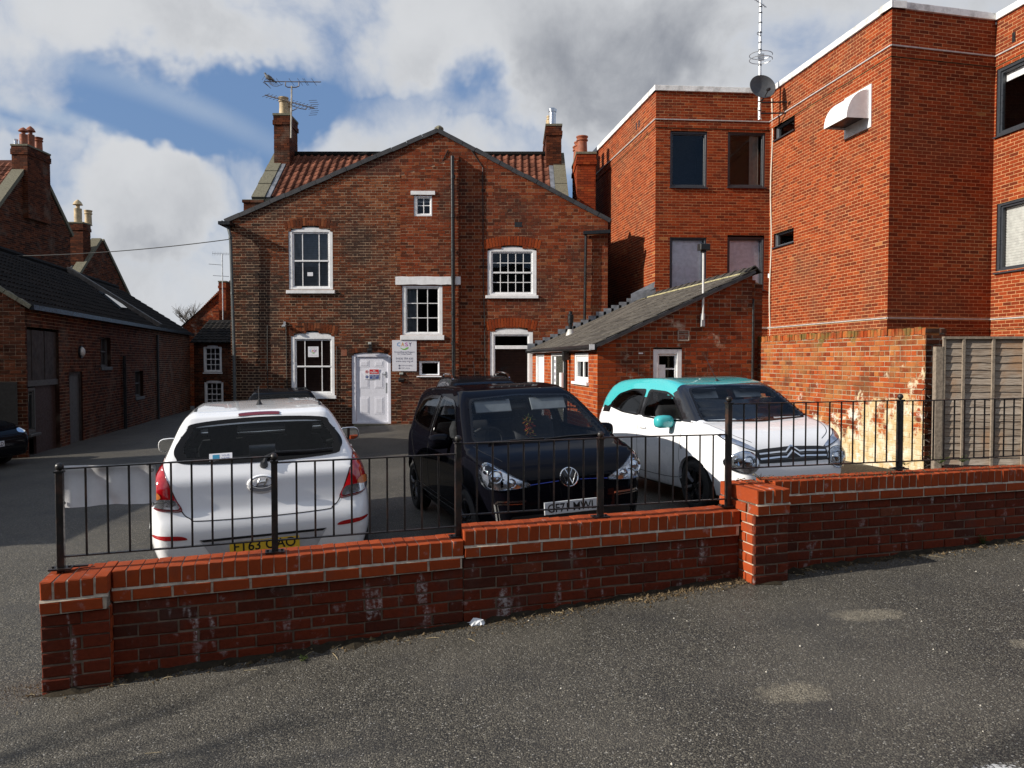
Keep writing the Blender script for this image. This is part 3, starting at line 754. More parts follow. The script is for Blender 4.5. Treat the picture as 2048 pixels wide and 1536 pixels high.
# ------------------------------------------------------------------ the gabled brick house
GY = 21.5; GO = Vector((0, GY, 0)); GU = Vector((1, 0, 0)); GN = Vector((0, -1, 0))
def G(px, py): p = at(px, py, GY); return (p.x, p.z)
gu = lambda px: G(px, 719)[0]
gv = lambda py: G(1024, py)[1]
def grect(x0, x1, y0, y1): return (gu(x0), gu(x1), gv(y1), gv(y0))
house = root('brick_house', 'old two storey brick house with white windows, a broad gable and two tall chimneys', 'house', (gu(840), GY, gz(-2.6, GY)))
apex = G(876, 262); eL = G(459, 440); eR = G(1216, 441); gb = -.6
bx0, bx1 = gu(803), gu(919)
Wn = {'A': (grect(579, 667, 462, 581), grect(589, 657, 467, 572), .12), 'B': (grect(582, 669, 672, 791), grect(592, 660, 681, 783), .12),
      'D': (grect(975, 1073, 501, 591), grect(985.5, 1062, 506, 584), .115), 'E': (grect(980, 1066, 663, 850), grect(990, 1055, 672, 842), .10)}
door_r = grect(703, 781.5, 709, 848)
holes_left = [hole_of(*Wn[k][0], Wn[k][2]) for k in 'AB'] + [hole_of(*door_r, .06)]
Cfr, Cgl = grect(806, 886, 571, 671), grect(815, 876.5, 578, 664)
Sfr, Sgl = grect(830, 866, 391, 434), grect(837, 861, 398, 428)
Lfr, Lgl = grect(839, 880, 722, 752), grect(844, 876, 726, 748)
old = lambda rr, u, v: min(1, max(0, rr.betavariate(1.6, 2.3) + (.22 if v > 4.2 else 0) + (.15 if u > -4.2 and v > 2.5 else 0) - (.25 if u < gu(520) else 0) - (.12 if v < 1.4 else 0)))  # bricks of the left strip darkened to paint the drainpipe's shadow
new = lambda rr, u, v: min(1, max(0, rr.betavariate(1.3, 1.3) + (.12 if u > .2 and v > 2 else 0) - (.22 if v < 1.6 else 0)))
yb = gv(352)
sl_l = (apex[1] - eL[1]) / (apex[0] - eL[0]); sl_r = (apex[1] - eR[1]) / (eR[0] - apex[0])
xl = eL[0] + (yb - eL[1]) / sl_l
brick_field(house, GO, GU, GN, [(eL[0], gb), (bx0 - .001, gb), (bx0 - .001, yb), (xl, yb), (eL[0], eL[1])], holes_left, (GABLE_BRICK, MORTAR_BUFF), L=.23, H=.0765, J=.0165, single=220,
            seed=3, rough=.006, tints=old, reveal=.10, singles_ok=lambda x, y: 480 < x < 800 and 560 < y < 790, back=.005)
brick_field(house, GO, GU, GN, [(xl + .001, yb + .001), (bx1 + .001, yb + .001), (bx1 + .001, gb), (eR[0], gb), (eR[0], eR[1]), (apex[0], apex[1])],
            [hole_of(*Wn[k][0], Wn[k][2]) for k in 'DE'], (GABLE_RED, MORTAR_BUFF), L=.245, H=.092, J=.010, seed=4, rough=.004, back=.004, tints=new, reveal=.10, single=60, singles_ok=lambda x, y: x > 930 and y > 560)
# the chimney breast stands half a brick forward
BO = GO + GN * .11; bt0, bt1 = gv(352), gv(318)
brick_field(house, BO, GU, GN, [(bx0, gb), (bx1, gb), (bx1, bt1), (bx0, bt0)], [hole_of(*Cfr), hole_of(*Sfr), hole_of(*Lfr)], (GABLE_RED, MORTAR_BUFF), L=.23, H=.080, J=.011, seed=6, rough=.004, back=.004,
            tints=lambda rr, u, v: min(1, max(0, rr.betavariate(2.2, 2) - (.3 if v < 2.1 else 0))), single=20, singles_ok=lambda x, y: y > 560, name='chimney_breast', reveal=.12)
for uu, sg, t in ((bx0, -1, bt0), (bx1, 1, bt1)):
    brick_field(house, GO + GU * uu, GU * 0 + (GN if sg < 0 else -GN) * 1.0, GU * sg, [(0, gb), (.108 * (1 if sg < 0 else 1), gb), (.108, t), (0, t)] if sg < 0 else [(-.108, gb), (0, gb), (0, t), (-.108, t)], (), (GABLE_RED, MORTAR_BUFF), L=.11, H=.08, bond='stretcher', seed=8, name='breast_side')
MB().quad(GO + GU * bx0 + GN * .11 + V3 * bt0, GO + GU * bx1 + GN * .11 + V3 * bt1, GO + GU * bx1 + V3 * (bt1 + .08), GO + GU * bx0 + V3 * (bt0 + .08)).build('breast_cap', GABLE_RED, house, fix=False)
for k in 'ABDE':
    f = Wn[k][0]; arch_ring(house, GO, GU, GN, f[0] - .06, f[1] + .06, f[3] + .03, Wn[k][2], .22 if k in 'AB' else .25, GABLE_BRICK if k in 'AB' else ARCH_BRICK, lo=.3 if k in 'AB' else 0)
arch_ring(house, GO, GU, GN, door_r[0] - .03, door_r[1] + .03, door_r[3] + .02, .06, .12, GABLE_BRICK, n=15)
# its windows
wA = window(house, GO, GU, GN, *Wn['A'][:2], rise=.12, cols=(gu(606), gu(639)), mid=gv(521.5), sill=(.06, .09, .07), blind=(BLIND, 0, 1, 'slats'), label='tall arched sash window with grey blinds', slats=30)
wB = window(house, GO, GU, GN, *Wn['B'][:2], rise=.12, cols=(gu(609), gu(643)), mid=gv(733), sill=(.05, .09, .07), blind=(BLIND_DARK, 0, 1, 'slats'), label='ground floor sash window with dark brown blinds', slats=30)
wC = window(house, BO, GU, GN, Cfr, Cgl, cols=(gu(835.5), gu(856)), rows=(gv(607), gv(636)), sill=(.05, .13, .05), label='nine pane window on the stairs', sash=.03, inside=INSIDE, blind=(BLIND, 0, .31, 'curtain'))
wS = window(house, BO, GU, GN, Sfr, Sgl, cols=(gu(849),), rows=(gv(412),), label='tiny attic window', sash=.025, blind=(BLIND_PALE, .75, .9, 'flat'))
wL = window(house, BO, GU, GN, Lfr, Lgl, sill=(.06, .03, .05), mat=UPVC, label='small plain window low down', sash=.025)
wD = window(house, GO, GU, GN, *Wn['D'][:2], rise=.115, cols=[gu(985.5 + 76.5 * i / 5) for i in range(1, 5)], rows=[gv(506 + 78 * i / 4) for i in (1, 3)], mid=gv(545), sill=(.05, .085, .06), label='wide sash window of twenty small panes', bar=.02, inside=INSIDE)
wE = window(house, GO, GU, GN, *Wn['E'][:2], rise=.10, cols=(), rows=(), mid=gv(694.5), label='tall glazed doorway with a fanlight', blind=(BLIND_DARK, 0, .84, 'slats'), slats=44)
MB().boxf(GO, GU, V3, GN, *grect(990, 1055, 691, 698), -.06, -.02, ch=.004).build('transom', WHITE, wE)
def lintel(px0, px1, py0, py1, n1, uneven=.008):
    u0, u1, v0, v1 = grect(px0, px1, py0, py1); m = MB(); k = 10
    top = [v1 + random.uniform(-1, 1) * uneven for _ in range(k + 1)]; bot = [v0 + random.uniform(-1, 1) * uneven for _ in range(k + 1)]
    for i in range(k):
        a, b = u0 + (u1 - u0) * i / k, u0 + (u1 - u0) * (i + 1) / k
        m.prism([BO + GU * a + V3 * bot[i] + GN * n1, BO + GU * b + V3 * bot[i + 1] + GN * n1, BO + GU * b + V3 * top[i + 1] + GN * n1, BO + GU * a + V3 * top[i] + GN * n1], -GN * (n1 + .06))
    m.build('lintel', WHITE, house)
lintel(793, 922, 554, 570, .03); lintel(824, 872, 384, 391.5, .04, .004)
# the white front door
dl = grect(711, 775, 714, 843.5)
dm = MB(); u0, u1, v0, v1 = door_r
for a in ((u0, dl[0], v0, v1), (dl[1], u1, v0, v1), (dl[0], dl[1], dl[3], v1), (dl[0], dl[1], v0, dl[2])): dm.boxf(GO, GU, V3, GN, *a, -.12, -.02, ch=.008)
dm.prism([GO + GU * u + V3 * v + GN * -.022 for u, v in arc_pts(u0 + .002, u1 - .002, v1, .056)], -GN * .1)
dfr = dm.build('door_frame', DOOR_WHITE, house)
dr = MB().boxf(GO, GU, V3, GN, dl[0] + .004, dl[1] - .004, dl[2] + .004, dl[3] - .004, -.11, -.055).build('door', DOOR_WHITE, house, label='white six panel front door')
for x0, x1 in ((717.8, 737.3), (748, 766.6)):
    for y0, y1 in ((721, 734), (743, 777), (794, 828.6)):
        q = grect(x0, x1, y0, y1); m = MB()
        for i, (e, n0, n1) in enumerate(((0, -.06, -.051), (.035, -.06, -.046))):
            m.boxf(GO, GU, V3, GN, q[0] + e, q[1] - e, q[2] + e, q[3] - e, n0, n1, ch=.004 if i else .002)
        m.build('panel', DOOR_WHITE, dr)
hq = grect(769.5, 772, 743, 754.5)
MB().boxf(GO, GU, V3, GN, *hq, -.055, -.03, ch=.004).boxf(GO, GU, V3, GN, hq[0] - .08, hq[1], hq[2] + .08, hq[2] + .10, -.04, -.018, ch=.004).build('handle', PVC_GREY, dr)
MB().boxf(GO, GU, V3, GN, *grect(770.3, 774, 765.5, 786), -.056, -.046, ch=.003).build('push_plate', PVC_GREY, dr)
MB().boxf(GO, GU, V3, GN, *grect(708, 777, 848, 853), -.1, .12).build('doorstep', STONE, house)

# verges, roofs and the block behind
def rake(p, q, name, mat, h=.07, over=.06, n0=-.3):
    a, b = Vector((p[0], 0, p[1])), Vector((q[0], 0, q[1])); d = (b - a); L = d.length; d.normalize(); up_ = Vector((-d.z, 0, d.x)); up_ = up_ if up_.z > 0 else -up_
    k = 14
    m = MB()
    for i in range(k):
        j = random.uniform(-.008, .008)
        m.boxf(GO + a, d, up_, GN, L * i / k + .004, L * (i + 1) / k - .004, -.045 + j, h + j, n0, over + random.uniform(-.006, .006))
    return m.build(name, mat, house)
rake((eL[0] - .12, eL[1] - .05), apex, 'verge', SLATE); rake(apex, (eR[0] + .06, eR[1] - .03), 'verge', SLATE)
MB().lathe([(.02, 0), (.13, .02), (.14, .10), (.05, .17), (0, .17)], (apex[0] + .02, GY + .1, apex[1] + .0), n=6).build('ridge_end', STONE, house)
YB = 26.6
roof = MB()
roof.quad((eL[0] - .1, GY - .02, eL[1] - .02), (apex[0], GY - .02, apex[1] + .02), (apex[0], YB, apex[1] + .02), (eL[0] - .1, YB, eL[1] - .02))
roof.quad((apex[0], GY - .02, apex[1] + .02), (eR[0] + .05, GY - .02, eR[1] - .02), (eR[0] + .05, YB, eR[1] - .02), (apex[0], YB, apex[1] + .02))
roof.build('wing_roof', BARN_TILE, house, fix=False)
for sx, e in ((eL[0] + .02, eL), (eR[0] - .02, eR)):
    MB().quad((sx, GY + .02, gb), (sx, YB, gb), (sx, YB, e[1]), (sx, GY + .02, e[1])).build('side_wall', GABLE_RED, house, fix=False)
MX0, MX1, EY, RY, BY = -8.2, 1.75, 25.0, 27.2, 29.6
ez, rzz = at(1024, 392, EY).z, at(1024, 308, RY).z
mw = MB(); mw.quad((MX0, EY + .1, gb), (MX1, EY + .1, gb), (MX1, EY + .1, ez), (MX0, EY + .1, ez))
for X in (MX0, MX1): mw.poly([(X, EY + .1, gb), (X, BY, gb), (X, BY, ez), (X, RY, rzz - .05), (X, EY + .1, ez)])
mw.quad((MX0, BY, gb), (MX1, BY, gb), (MX1, BY, ez), (MX0, BY, ez)); mw.build('main_wall', GABLE_RED, house, fix=False)
mr = MB().quad((MX0, EY - .12, ez - .1), (MX1, EY - .12, ez - .1), (MX1, RY, rzz - .06), (MX0, RY, rzz - .06)).quad((MX0, RY, rzz - .06), (MX1, RY, rzz - .06), (MX1, BY, ez), (MX0, BY, ez)).build('main_roof', BARN_TILE, house, fix=False)
def pantile_mesh(wd, ln, mat, name='tile'):
    """An S-shaped clay tile: u across, v up the slope, lifted at its lower end."""
    prof = [(0, .0), (.12, .006), (.3, .008), (.52, .016), (.68, .045), (.82, .058), (.95, .042), (1.04, .012)]
    vs = []
    for v, lift in ((0, .022), (1.12, .004)):
        for u, h in prof: vs.append((u * wd, v * ln, h + lift))
    k = len(prof); base = len(vs)
    for u, h in prof: vs.append((u * wd, 0, h + lift - .012 if False else h + .006))
    fs = [(i, i + 1, k + i + 1, k + i) for i in range(k - 1)] + [(base + i, base + i + 1, i + 1, i) for i in range(k - 1)]
    me = bpy.data.meshes.new(name); me.from_pydata(vs, [], fs); me.materials.append(mat)
    me.polygons.foreach_set('use_smooth', [True] * len(fs)); return me
def px_of(P):
    d = P - Vector((0, 0, EYE)); fwd = d.y * math.cos(PITCH) - d.z * math.sin(PITCH); u = d.y * math.sin(PITCH) + d.z * math.cos(PITCH)
    return 1024 + FPX * d.x / fwd, 768 - FPX * u / fwd
SLV = Vector((0, RY - EY + .12, rzz - ez + .04)); SLL = SLV.length; SLV.normalize(); SLN = Vector((1, 0, 0)).cross(SLV).normalized()
tme = pantile_mesh(.235, .30, PANTILE)
rest_mb = MB(); nt = 0
for r_ in range(int(SLL / .295)):
    for c_ in range(int((MX1 - MX0 - .5) / .235)):
        P = Vector((MX0 + .32 + c_ * .235, EY - .12, ez - .1)) + SLV * (r_ * .295) + SLN * .01
        x, y = px_of(P + SLV * .3)
        rake_y = 262 + (876 - x) * (440 - 262) / (876 - 459) if x < 876 else 262 + (x - 876) * (441 - 262) / (1216 - 876)
        if y < rake_y + 16 and nt < 300:
            place_piece('tile', tme, mr, P + Vector((0, 0, random.uniform(-.004, .004))), Vector((1, 0, random.uniform(-.01, .01))), SLV, SLN, random.random()); nt += 1
MB().tube([(MX0 + .3, RY, rzz - .02), (MX1 - .3, RY, rzz - .02)], .11, 8).build('ridge_tiles', BARN_TILE, house)
def gable_coping(X, w_, name='gable_coping'):
    m = MB(); A = Vector((X, EY - .25, ez - .18)); n = 7
    for i in range(n):
        m.boxf(A, SLV, SLN, (1, 0, 0), (SLL + .1) * i / n + .006, (SLL + .1) * (i + 1) / n - .006, -.05, .11 + random.uniform(-.01, .01), -w_ / 2, w_ / 2)
    m.build(name, STONE, house)
gable_coping(MX0 + .1, .42); gable_coping(MX1 - .14, .40)
ld = MB()
for X, sg in ((MX0 + .40, 1), (MX1 - .42, -1)):
    A = Vector((X, EY - .2, ez - .16)); ld.boxf(A, SLV, SLN, (1, 0, 0), 0, SLL, .0, .10, -.07, .07)
ld.build('lead_soaker', LEAD, house)
MB().boxf((MX0 - .05, EY - .2, ez - .45), (1, 0, 0), V3, (0, -1, 0), 0, .5, 0, .32, -.35, .05).build('kneeler', STONE, house)

def chimney(parent, x0, x1, y0, y1, z0, z1, brick, pots, mort=MORTAR_DARK, band=.42, name='chimney'):
    core = MB().box(x0 + .012, x1 - .012, y0 + .012, y1 - .012, z0, z1 - .01).build(name, mort, parent)
    rr = random.Random(int(x0 * 100)); br = MB(); H = .078; L = .225; k = 0; z = z0
    ins = lambda z: .035 if z > z1 - band and z < z1 - band + .2 else (.012 if z >= z1 - band + .2 else 0)
    while z < z1 - .03:
        e = ins(z); 
        for (O, U, N, ln) in (((x0 - e, y0 - e, 0), (1, 0, 0), (0, -1, 0), x1 - x0 + 2 * e), ((x0 - e, y1 + e, 0), (0, -1, 0), (-1, 0, 0), y1 - y0 + 2 * e),
                              ((x1 + e, y0 - e, 0), (0, 1, 0), (1, 0, 0), y1 - y0 + 2 * e), ((x1 + e, y1 + e, 0), (-1, 0, 0), (0, 1, 0), x1 - x0 + 2 * e)):
            u = -(k % 2) * L / 2
            while u < ln:
                a, b = max(u, 0), min(u + L, ln); u += L
                if b - a > .03: br.boxf(O, U, V3, N, a + .004, b - .004, z + .005, z + H - .005, -.06, rr.uniform(-.003, .003), tint=min(1, rr.betavariate(2, 2) + .05))
        z += H; k += 1
    br.build('brickwork', brick, core, kind='stuff', tint=True, fix=False)
    e = .03
    MB().box(x0 - e, x1 + e, y0 - e, y1 + e, z1 - .03, z1 + .04).build('cap', STONE, core)
    for (px_, py_, r0, h, mat, kind) in pots:
        if kind == 'pot': pr = [(r0 * 1.12, 0), (r0, .06), (r0 * .92, h * .72), (r0 * 1.12, h * .75), (r0 * 1.12, h * .81), (r0 * .95, h * .84), (r0 * 1.05, h * .92), (r0 * 1.15, h * .94), (r0 * 1.15, h), (r0 * .85, h), (r0 * .8, h - .2)]
        elif kind == 'flue': pr = [(r0, 0), (r0, h * .62), (r0 * 1.06, h * .62), (r0 * 1.06, h * .67), (r0, h * .67), (r0, h * .8), (r0 * 1.2, h * .8), (r0 * 1.25, h * .95), (r0 * .9, h), (0, h)]
        else: pr = [(r0 * 1.1, 0), (r0, .05), (r0, h * .62), (r0 * .5, h * .62), (r0 * .5, h * .78), (r0 * 1.3, h * .78), (r0 * .9, h * .9), (r0 * .2, h), (0, h)]
        po = MB().lathe(pr, (px_, py_, z1 + .03), n=14).build('chimney_pot', mat, core, smooth=True, sharp=30)
        if kind == 'cowl':
            po2 = MB()
            for a in np.linspace(0, 2 * math.pi, 7)[:-1]: po2.tube([(px_ + r0 * .95 * math.cos(a), py_ + r0 * .95 * math.sin(a), z1 + .03 + h * .6), (px_ + r0 * .95 * math.cos(a), py_ + r0 * .95 * math.sin(a), z1 + .03 + h * .8)], .008, 4)
    return core
def zat(py, Y): return at(1024, py, Y).z
XAT = lambda px, Y: at(px, 719, Y).x
chimney(house, XAT(552, 26.5), XAT(583, 26.5), 26.5, 27.5, ez, zat(229, 26.5), DARK_BRICK, [(XAT(571, 26.7), 26.75, .15, .62, BUFFPOT, 'pot'), (XAT(577, 27.2), 27.2, .15, .6, BUFFPOT, 'pot')])
chimney(house, XAT(1092, 26.4), XAT(1122, 26.4), 26.4, 28.6, ez, zat(250, 26.4), DARK_BRICK, [(XAT(1104, 26.7), 26.7, .115, .62, STEEL, 'flue')] + [(1.32, 26.7 + .52 * i, .10, .52, BUFFPOT, 'pot') for i in (1, 2, 3)])
chimney(house, XAT(1153, 25), XAT(1190, 25), 25, 26.9, 4.8, zat(306, 25), OFFICE_BRICK, [(XAT(1163, 25.3), 25.3, .17, .58, TERRA, 'pot'), (XAT(1158, 25.9), 25.95, .16, .58, TERRA, 'pot'), (2.25, 26.5, .16, .58, TERRA, 'pot')])
q0 = at(487, 402, 22.3); q1 = at(526, 436, 22.3)
chimney(house, q0.x, q1.x, 22.3, 22.9, q1.z - .5, q0.z, DARK_BRICK, [], band=.1)
# rainwater pipes
dp = MB(); x = gu(907); dp.tube([(x, GY - .20, gv(316)), (x + .02, GY - .20, gv(770)), (x + .02, GY - .20, 0)], .055, 10)
for py in (360, 438, 505, 558, 630, 690): dp.lathe([(.066, 0), (.066, .09)], (x + .01, GY - .20, gv(py)), n=10)
dpo = dp.build('soil_pipe', PIPE, house, smooth=True)
x = gu(1170.5); dp = MB().tube([(x, GY - .09, gv(466)), (x - .03, GY - .09, gv(640))], .04, 8)
dp.boxf((gu(1165), GY - .05, gv(468)), (1, 0, .05), V3, GN, 0, gu(1218) - gu(1165), -.04, .05, 0, .16); dp.build('drainpipe', PIPE, house)
x = gu(470); dp = MB().tube([(gu(448), GY - .05, gv(444)), (gu(462), GY - .15, gv(452)), (x - .06, GY - .22, gv(460)), (x, GY - .24, gv(475)), (x + .05, GY - .2, gv(700)), (x + .06, GY - .2, 0)], .042, 8)
dp.lathe([(.055, 0), (.055, .06)], (x + .03, GY - .22, gv(590)), n=8); dp.lathe([(.055, 0), (.055, .06)], (x, GY - .24, gv(480)), n=8)
dp.build('drainpipe', plain('weathered_pipe', (.07, .08, .08), .5, var=.3), house, smooth=True)
MB().boxf((gu(450), GY - .3, gv(450)), (1, 0, 0), V3, GN, 0, .32, -.05, .04, -.6, .1).build('gutter', PIPE, house)
MB().boxf(GO, GU, V3, GN, *grect(683, 694, 699, 712), -.02, .006, ch=.003).build('air_brick', TERRA, house)
MB().boxf(GO, GU, V3, GN, *grect(1029, 1044, 444, 454), -.02, .004).build('air_brick', BLACKPLASTIC, house)
def lead_crack(pts):      # surface cable / repaired crack line
    MB().tube([GO + GU * gu(x) + V3 * gv(y) + GN * .012 for x, y in pts], .012, 5).build('cable', CABLE, house)
lead_crack([(897, 300), (885, 325), (862, 348), (830, 381)]); lead_crack([(943, 300), (966, 335), (967, 560), (969, 640), (970, 700), (970, 760)])
lead_crack([(826, 395), (824, 470), (829, 495), (842, 514)]); lead_crack([(536, 650), (535, 730), (536, 800)]); lead_crack([(573, 650), (574, 790)])
lead_crack([(674, 692), (674, 790)])

# wall lamps, signs and papers: things fixed to the house
def wall_lamp(name, label, px, py, w_, h_, pale=False):
    p = at(px, py, GY); r = root(name, label, 'lamp', (p.x, GY, p.z))
    MB().boxf(p, GU, V3, GN, -w_ * .3, w_ * .3, -h_ * .2, h_ * .5, 0, .05).build('bracket', PVC_GREY if pale else BLACKPLASTIC, r)
    MB().boxf(p + V3 * (-h_ * .35), GU, (0, -.35, .94), (0, -.94, -.35), -w_ / 2, w_ / 2, -h_ * .2, h_ * .3, .05, .17, ch=.015).build('lamp_head', PVC_GREY if pale else BLACKPLASTIC, r)
    if not pale: MB().boxf(p, GU, V3, GN, -w_ * .32, w_ * .32, h_ * .3, h_ * .62, .03, .14, ch=.01).build('sensor', plain('lamp_grey', (.35, .36, .33), .4), r)
wall_lamp('wall_lamp', 'black floodlight with pale sensor over the white front door', 741, 694, .13, .22)
wall_lamp('wall_lamp', 'dark floodlight under the white charity sign', 804, 753, .16, .18)
wall_lamp('wall_lamp', 'small pale lamp on the brickwork above the ground floor sash window', 570, 647, .10, .10, True)

sg = grect(786, 834.5, 680.6, 742.2); SP = Vector((sg[0], GY - .13, sg[2]))
sign = root('charity_sign', 'white charity sign board with rainbow lettering and a green leaf beside the door', 'sign', tuple(SP))
SO = Vector((0, GY - .135, 0)); sw, sh = sg[1] - sg[0], sg[3] - sg[2]
MB().boxf(SO, GU, V3, GN, *sg, -.02, .0, ch=.002).build('board', plain('sign_board', (.66, .66, .71), .45, var=.02), sign)
SPT = lambda fx, fy: SO + GU * (sg[0] + sw * fx) + V3 * (sg[3] - sh * fy)
for ch_, fx, colr in (('C', .265, (.04, .22, .50)), ('A', .43, (.65, .32, .06)), ('S', .585, (.45, .10, .36)), ('Y', .735, (.05, .025, .11))):
    text_on('lettering', ch_, plain('print_' + ch_.lower(), colr, .5, var=.02), sign, SPT(fx, .135), GU, V3, GN, height=sh * .125, width=sw * .125, bold=.012)
LEAF = plain('print_green', (.16, .42, .05), .5, var=.02)
lf = [SPT(.32 + .36 * t, .245 + .07 * math.sin(math.pi * t) ** .8) + GN * .002 for t in np.linspace(0, 1, 11)] + [SPT(.68 - .36 * t, .235 + .045 * math.sin(math.pi * t) - (.03 * math.sin(math.pi * min(1, t * 2.2)) if t < .46 else 0)) + GN * .002 for t in np.linspace(0.05, .95, 11)]
MB().poly(lf).build('leaf_emblem', LEAF, sign, fix=False)
for tx, fy, wd, bold in (('Counselling and Support', .385, .84, .01), ('for Young People', .448, .56, .01), ('01636 704 620', .59, .70, .0), ('www.casy.org.uk', .682, .72, .0)):
    text_on('lettering', tx, GREYPRINT, sign, SPT(.5, fy), GU, V3, GN, width=sw * wd, bold=bold)
for fy, tx, wd in ((.82, 'CASYcounselling', .46), (.905, 'CASY_charity', .36)):
    MB().lathe([(0, 0), (.026, 0), (.026, .002), (0, .002)], tuple(SPT(.295, fy)), GN, 14).build('round_logo', plain('print_navy', (.02, .025, .08), .5), sign)
    text_on('lettering', 'f' if fy < .85 else 't', WHITEPRINT, sign, SPT(.295, fy), GU, V3, GN, height=.03, raise_=.004)
    text_on('lettering', tx, GREYPRINT, sign, SPT(.36, fy), GU, V3, GN, width=sw * wd, align='LEFT')

ds = grect(728.4, 757.7, 738.3, 758.7); dsg = root('parking_sign', 'small red and blue no parking notice on the white door', 'sign', (ds[0], GY + .04, ds[2]))
DO = Vector((0, GY + .038, 0)); dw, dh = ds[1] - ds[0], ds[3] - ds[2]; DP = lambda fx, fy: DO + GU * (ds[0] + dw * fx) + V3 * (ds[3] - dh * fy)
MB().boxf(DO, GU, V3, GN, *ds, -.006, .0).build('board', WHITEPRINT, dsg)
REDP, BLUEP = plain('print_red', (.55, .01, .015), .5, var=.02), plain('print_blue', (.01, .05, .22), .5, var=.02)
MB().quad(*[DP(a, b) + GN * .002 for a, b in ((.34, .47), (.97, .47), (.97, .03), (.34, .03))]).build('red_field', REDP, dsg, fix=False)
MB().quad(*[DP(a, b) + GN * .002 for a, b in ((.34, .95), (.97, .95), (.97, .54), (.34, .54))]).build('blue_field', BLUEP, dsg, fix=False)
text_on('lettering', 'No', WHITEPRINT, dsg, DP(.655, .15), GU, V3, GN, height=dh * .13, raise_=.004, bold=.02); text_on('lettering', 'Parking', WHITEPRINT, dsg, DP(.655, .33), GU, V3, GN, width=dw * .48, raise_=.004, bold=.02)
text_on('lettering', 'Keep clear', WHITEPRINT, dsg, DP(.655, .63), GU, V3, GN, width=dw * .5, raise_=.004); text_on('lettering', 'for emergency', WHITEPRINT, dsg, DP(.655, .75), GU, V3, GN, width=dw * .5, raise_=.004); text_on('lettering', 'access', WHITEPRINT, dsg, DP(.655, .86), GU, V3, GN, width=dw * .25, raise_=.004)
rg = MB().lathe([(.030, 0), (.042, 0), (.042, .002), (.030, .002)], tuple(DP(.165, .26)), GN, 16); rg.boxf(DP(.165, .26), (.7, 0, -.7), (.7, 0, .7), GN, -.034, .034, -.005, .005, .002, .004); rg.build('prohibition_symbol', REDP, dsg)
text_on('lettering', 'P', plain('print_black', (.01, .01, .01), .5), dsg, DP(.165, .26), GU, V3, GN, height=.045, raise_=.0015, bold=.01)
MB().lathe([(0, 0), (.042, 0), (.042, .002), (0, .002)], tuple(DP(.165, .76)), GN, 16).build('warning_symbol', BLUEP, dsg)
text_on('lettering', '!', WHITEPRINT, dsg, DP(.165, .76), GU, V3, GN, height=.055, raise_=.004, bold=.03)

pg = grect(615, 636, 693, 714); ps = root('window_poster', 'square white poster stuck inside the ground floor sash window', 'poster', (pg[0], GY + .08, pg[2])); PO = Vector((0, GY + .067, 0))
MB().boxf(PO, GU, V3, GN, *pg, -.003, .0).build('sheet', WHITEPRINT, ps)
pw = pg[1] - pg[0]; PP = lambda fx, fy: PO + GU * (pg[0] + pw * fx) + V3 * (pg[3] - (pg[3] - pg[2]) * fy)
text_on('lettering', 'WELCOME TO', GREYPRINT, ps, PP(.5, .13), GU, V3, GN, width=pw * .7)
for ch_, fx in (('C', .26), ('A', .42), ('S', .58), ('Y', .74)): text_on('lettering', ch_, MATS['print_' + ch_.lower()], ps, PP(fx, .42), GU, V3, GN, height=.075, width=.055, bold=.01)
MB().poly([PP(.34 + .34 * t, .58 + .09 * math.sin(math.pi * t)) + GN * .002 for t in np.linspace(0, 1, 9)]).build('leaf_emblem', LEAF, ps, fix=False)
text_on('lettering', 'Counselling and Support', GREYPRINT, ps, PP(.5, .82), GU, V3, GN, width=pw * .8)
pg = grect(615, 626, 544, 551.5); tag(MB().boxf(Vector((0, GY + .067, 0)), GU, V3, GN, *pg, -.002, 0).build('paper_note', WHITEPRINT), 'small blank white paper inside the upstairs blind window', 'paper')
# ------------------------------------------------------------------ the tall brick office block on the right
Pm = Vector((2.53, 29.75, 0)); P0 = Vector((3.86, 20.85, 0)); P1 = Vector((7.01, 21.1, 0)); C1 = Vector((7.79, 16.0, 0)); P2 = Vector((10.30, 16.60, 0)); P3 = Vector((11.1, 11.0, 0))
office = root('office_block', 'tall flat roofed red brick office block with white parapet and dark framed windows', 'building', (C1.x, C1.y, .2))
def frame_of(a, b):
    U = (b - a).normalized(); N = Vector((U.y, -U.x, 0)); return a, U, N, (b - a).length
zt = on_plane(1773, 13, C1, Vector((.1, -1, 0)).normalized()).z; zs2 = on_plane(1773, 92, C1, Vector((.1, -1, 0)).normalized()).z
zb2 = on_plane(1773, 113, C1, Vector((.1, -1, 0)).normalized()).z; zs1 = on_plane(1773, 637, C1, Vector((.1, -1, 0)).normalized()).z; zb1 = zs1 - (zs2 - zb2)
def rect_on(O, U, N, x0, x1, y0, y1, py_mode='mid'):
    """Wall-plane rectangle from its left and right edges and its heights read at the left edge."""
    a, b = on_plane(x0, y1, O, N), on_plane(x1, y1, O, N); t = on_plane(x0, y0, O, N)
    return ((a - O).dot(U), (b - O).dot(U), a.z, t.z)
FF = frame_of(P0, P1); LW = frame_of(P1, C1); NF = frame_of(C1, P2); RW = frame_of(P2, P3); BW = frame_of(Pm, P0)
Z = lambda v: v
W1 = rect_on(*FF[:3], 1340, 1414, 262, 374); W2 = rect_on(*FF[:3], 1455, 1530, 262, 374); W3 = rect_on(*FF[:3], 1339, 1412.5, 473, 585); W4 = rect_on(*FF[:3], 1454, 1528, 473, 579)
def slit(x0, x1, ya0, ya1, yb0, yb1):
    a, b = on_plane(x0, ya1, LW[0], LW[2]), on_plane(x1, yb1, LW[0], LW[2]); t = on_plane(x0, ya0, LW[0], LW[2])
    return ((a - P1).dot(LW[1]), (b - P1).dot(LW[1]), a.z, t.z)
S1_ = slit(1549, 1589.5, 254, 282, 232, 261); S2_ = slit(1547, 1587, 467.6, 495.7, 456.6, 487.5)
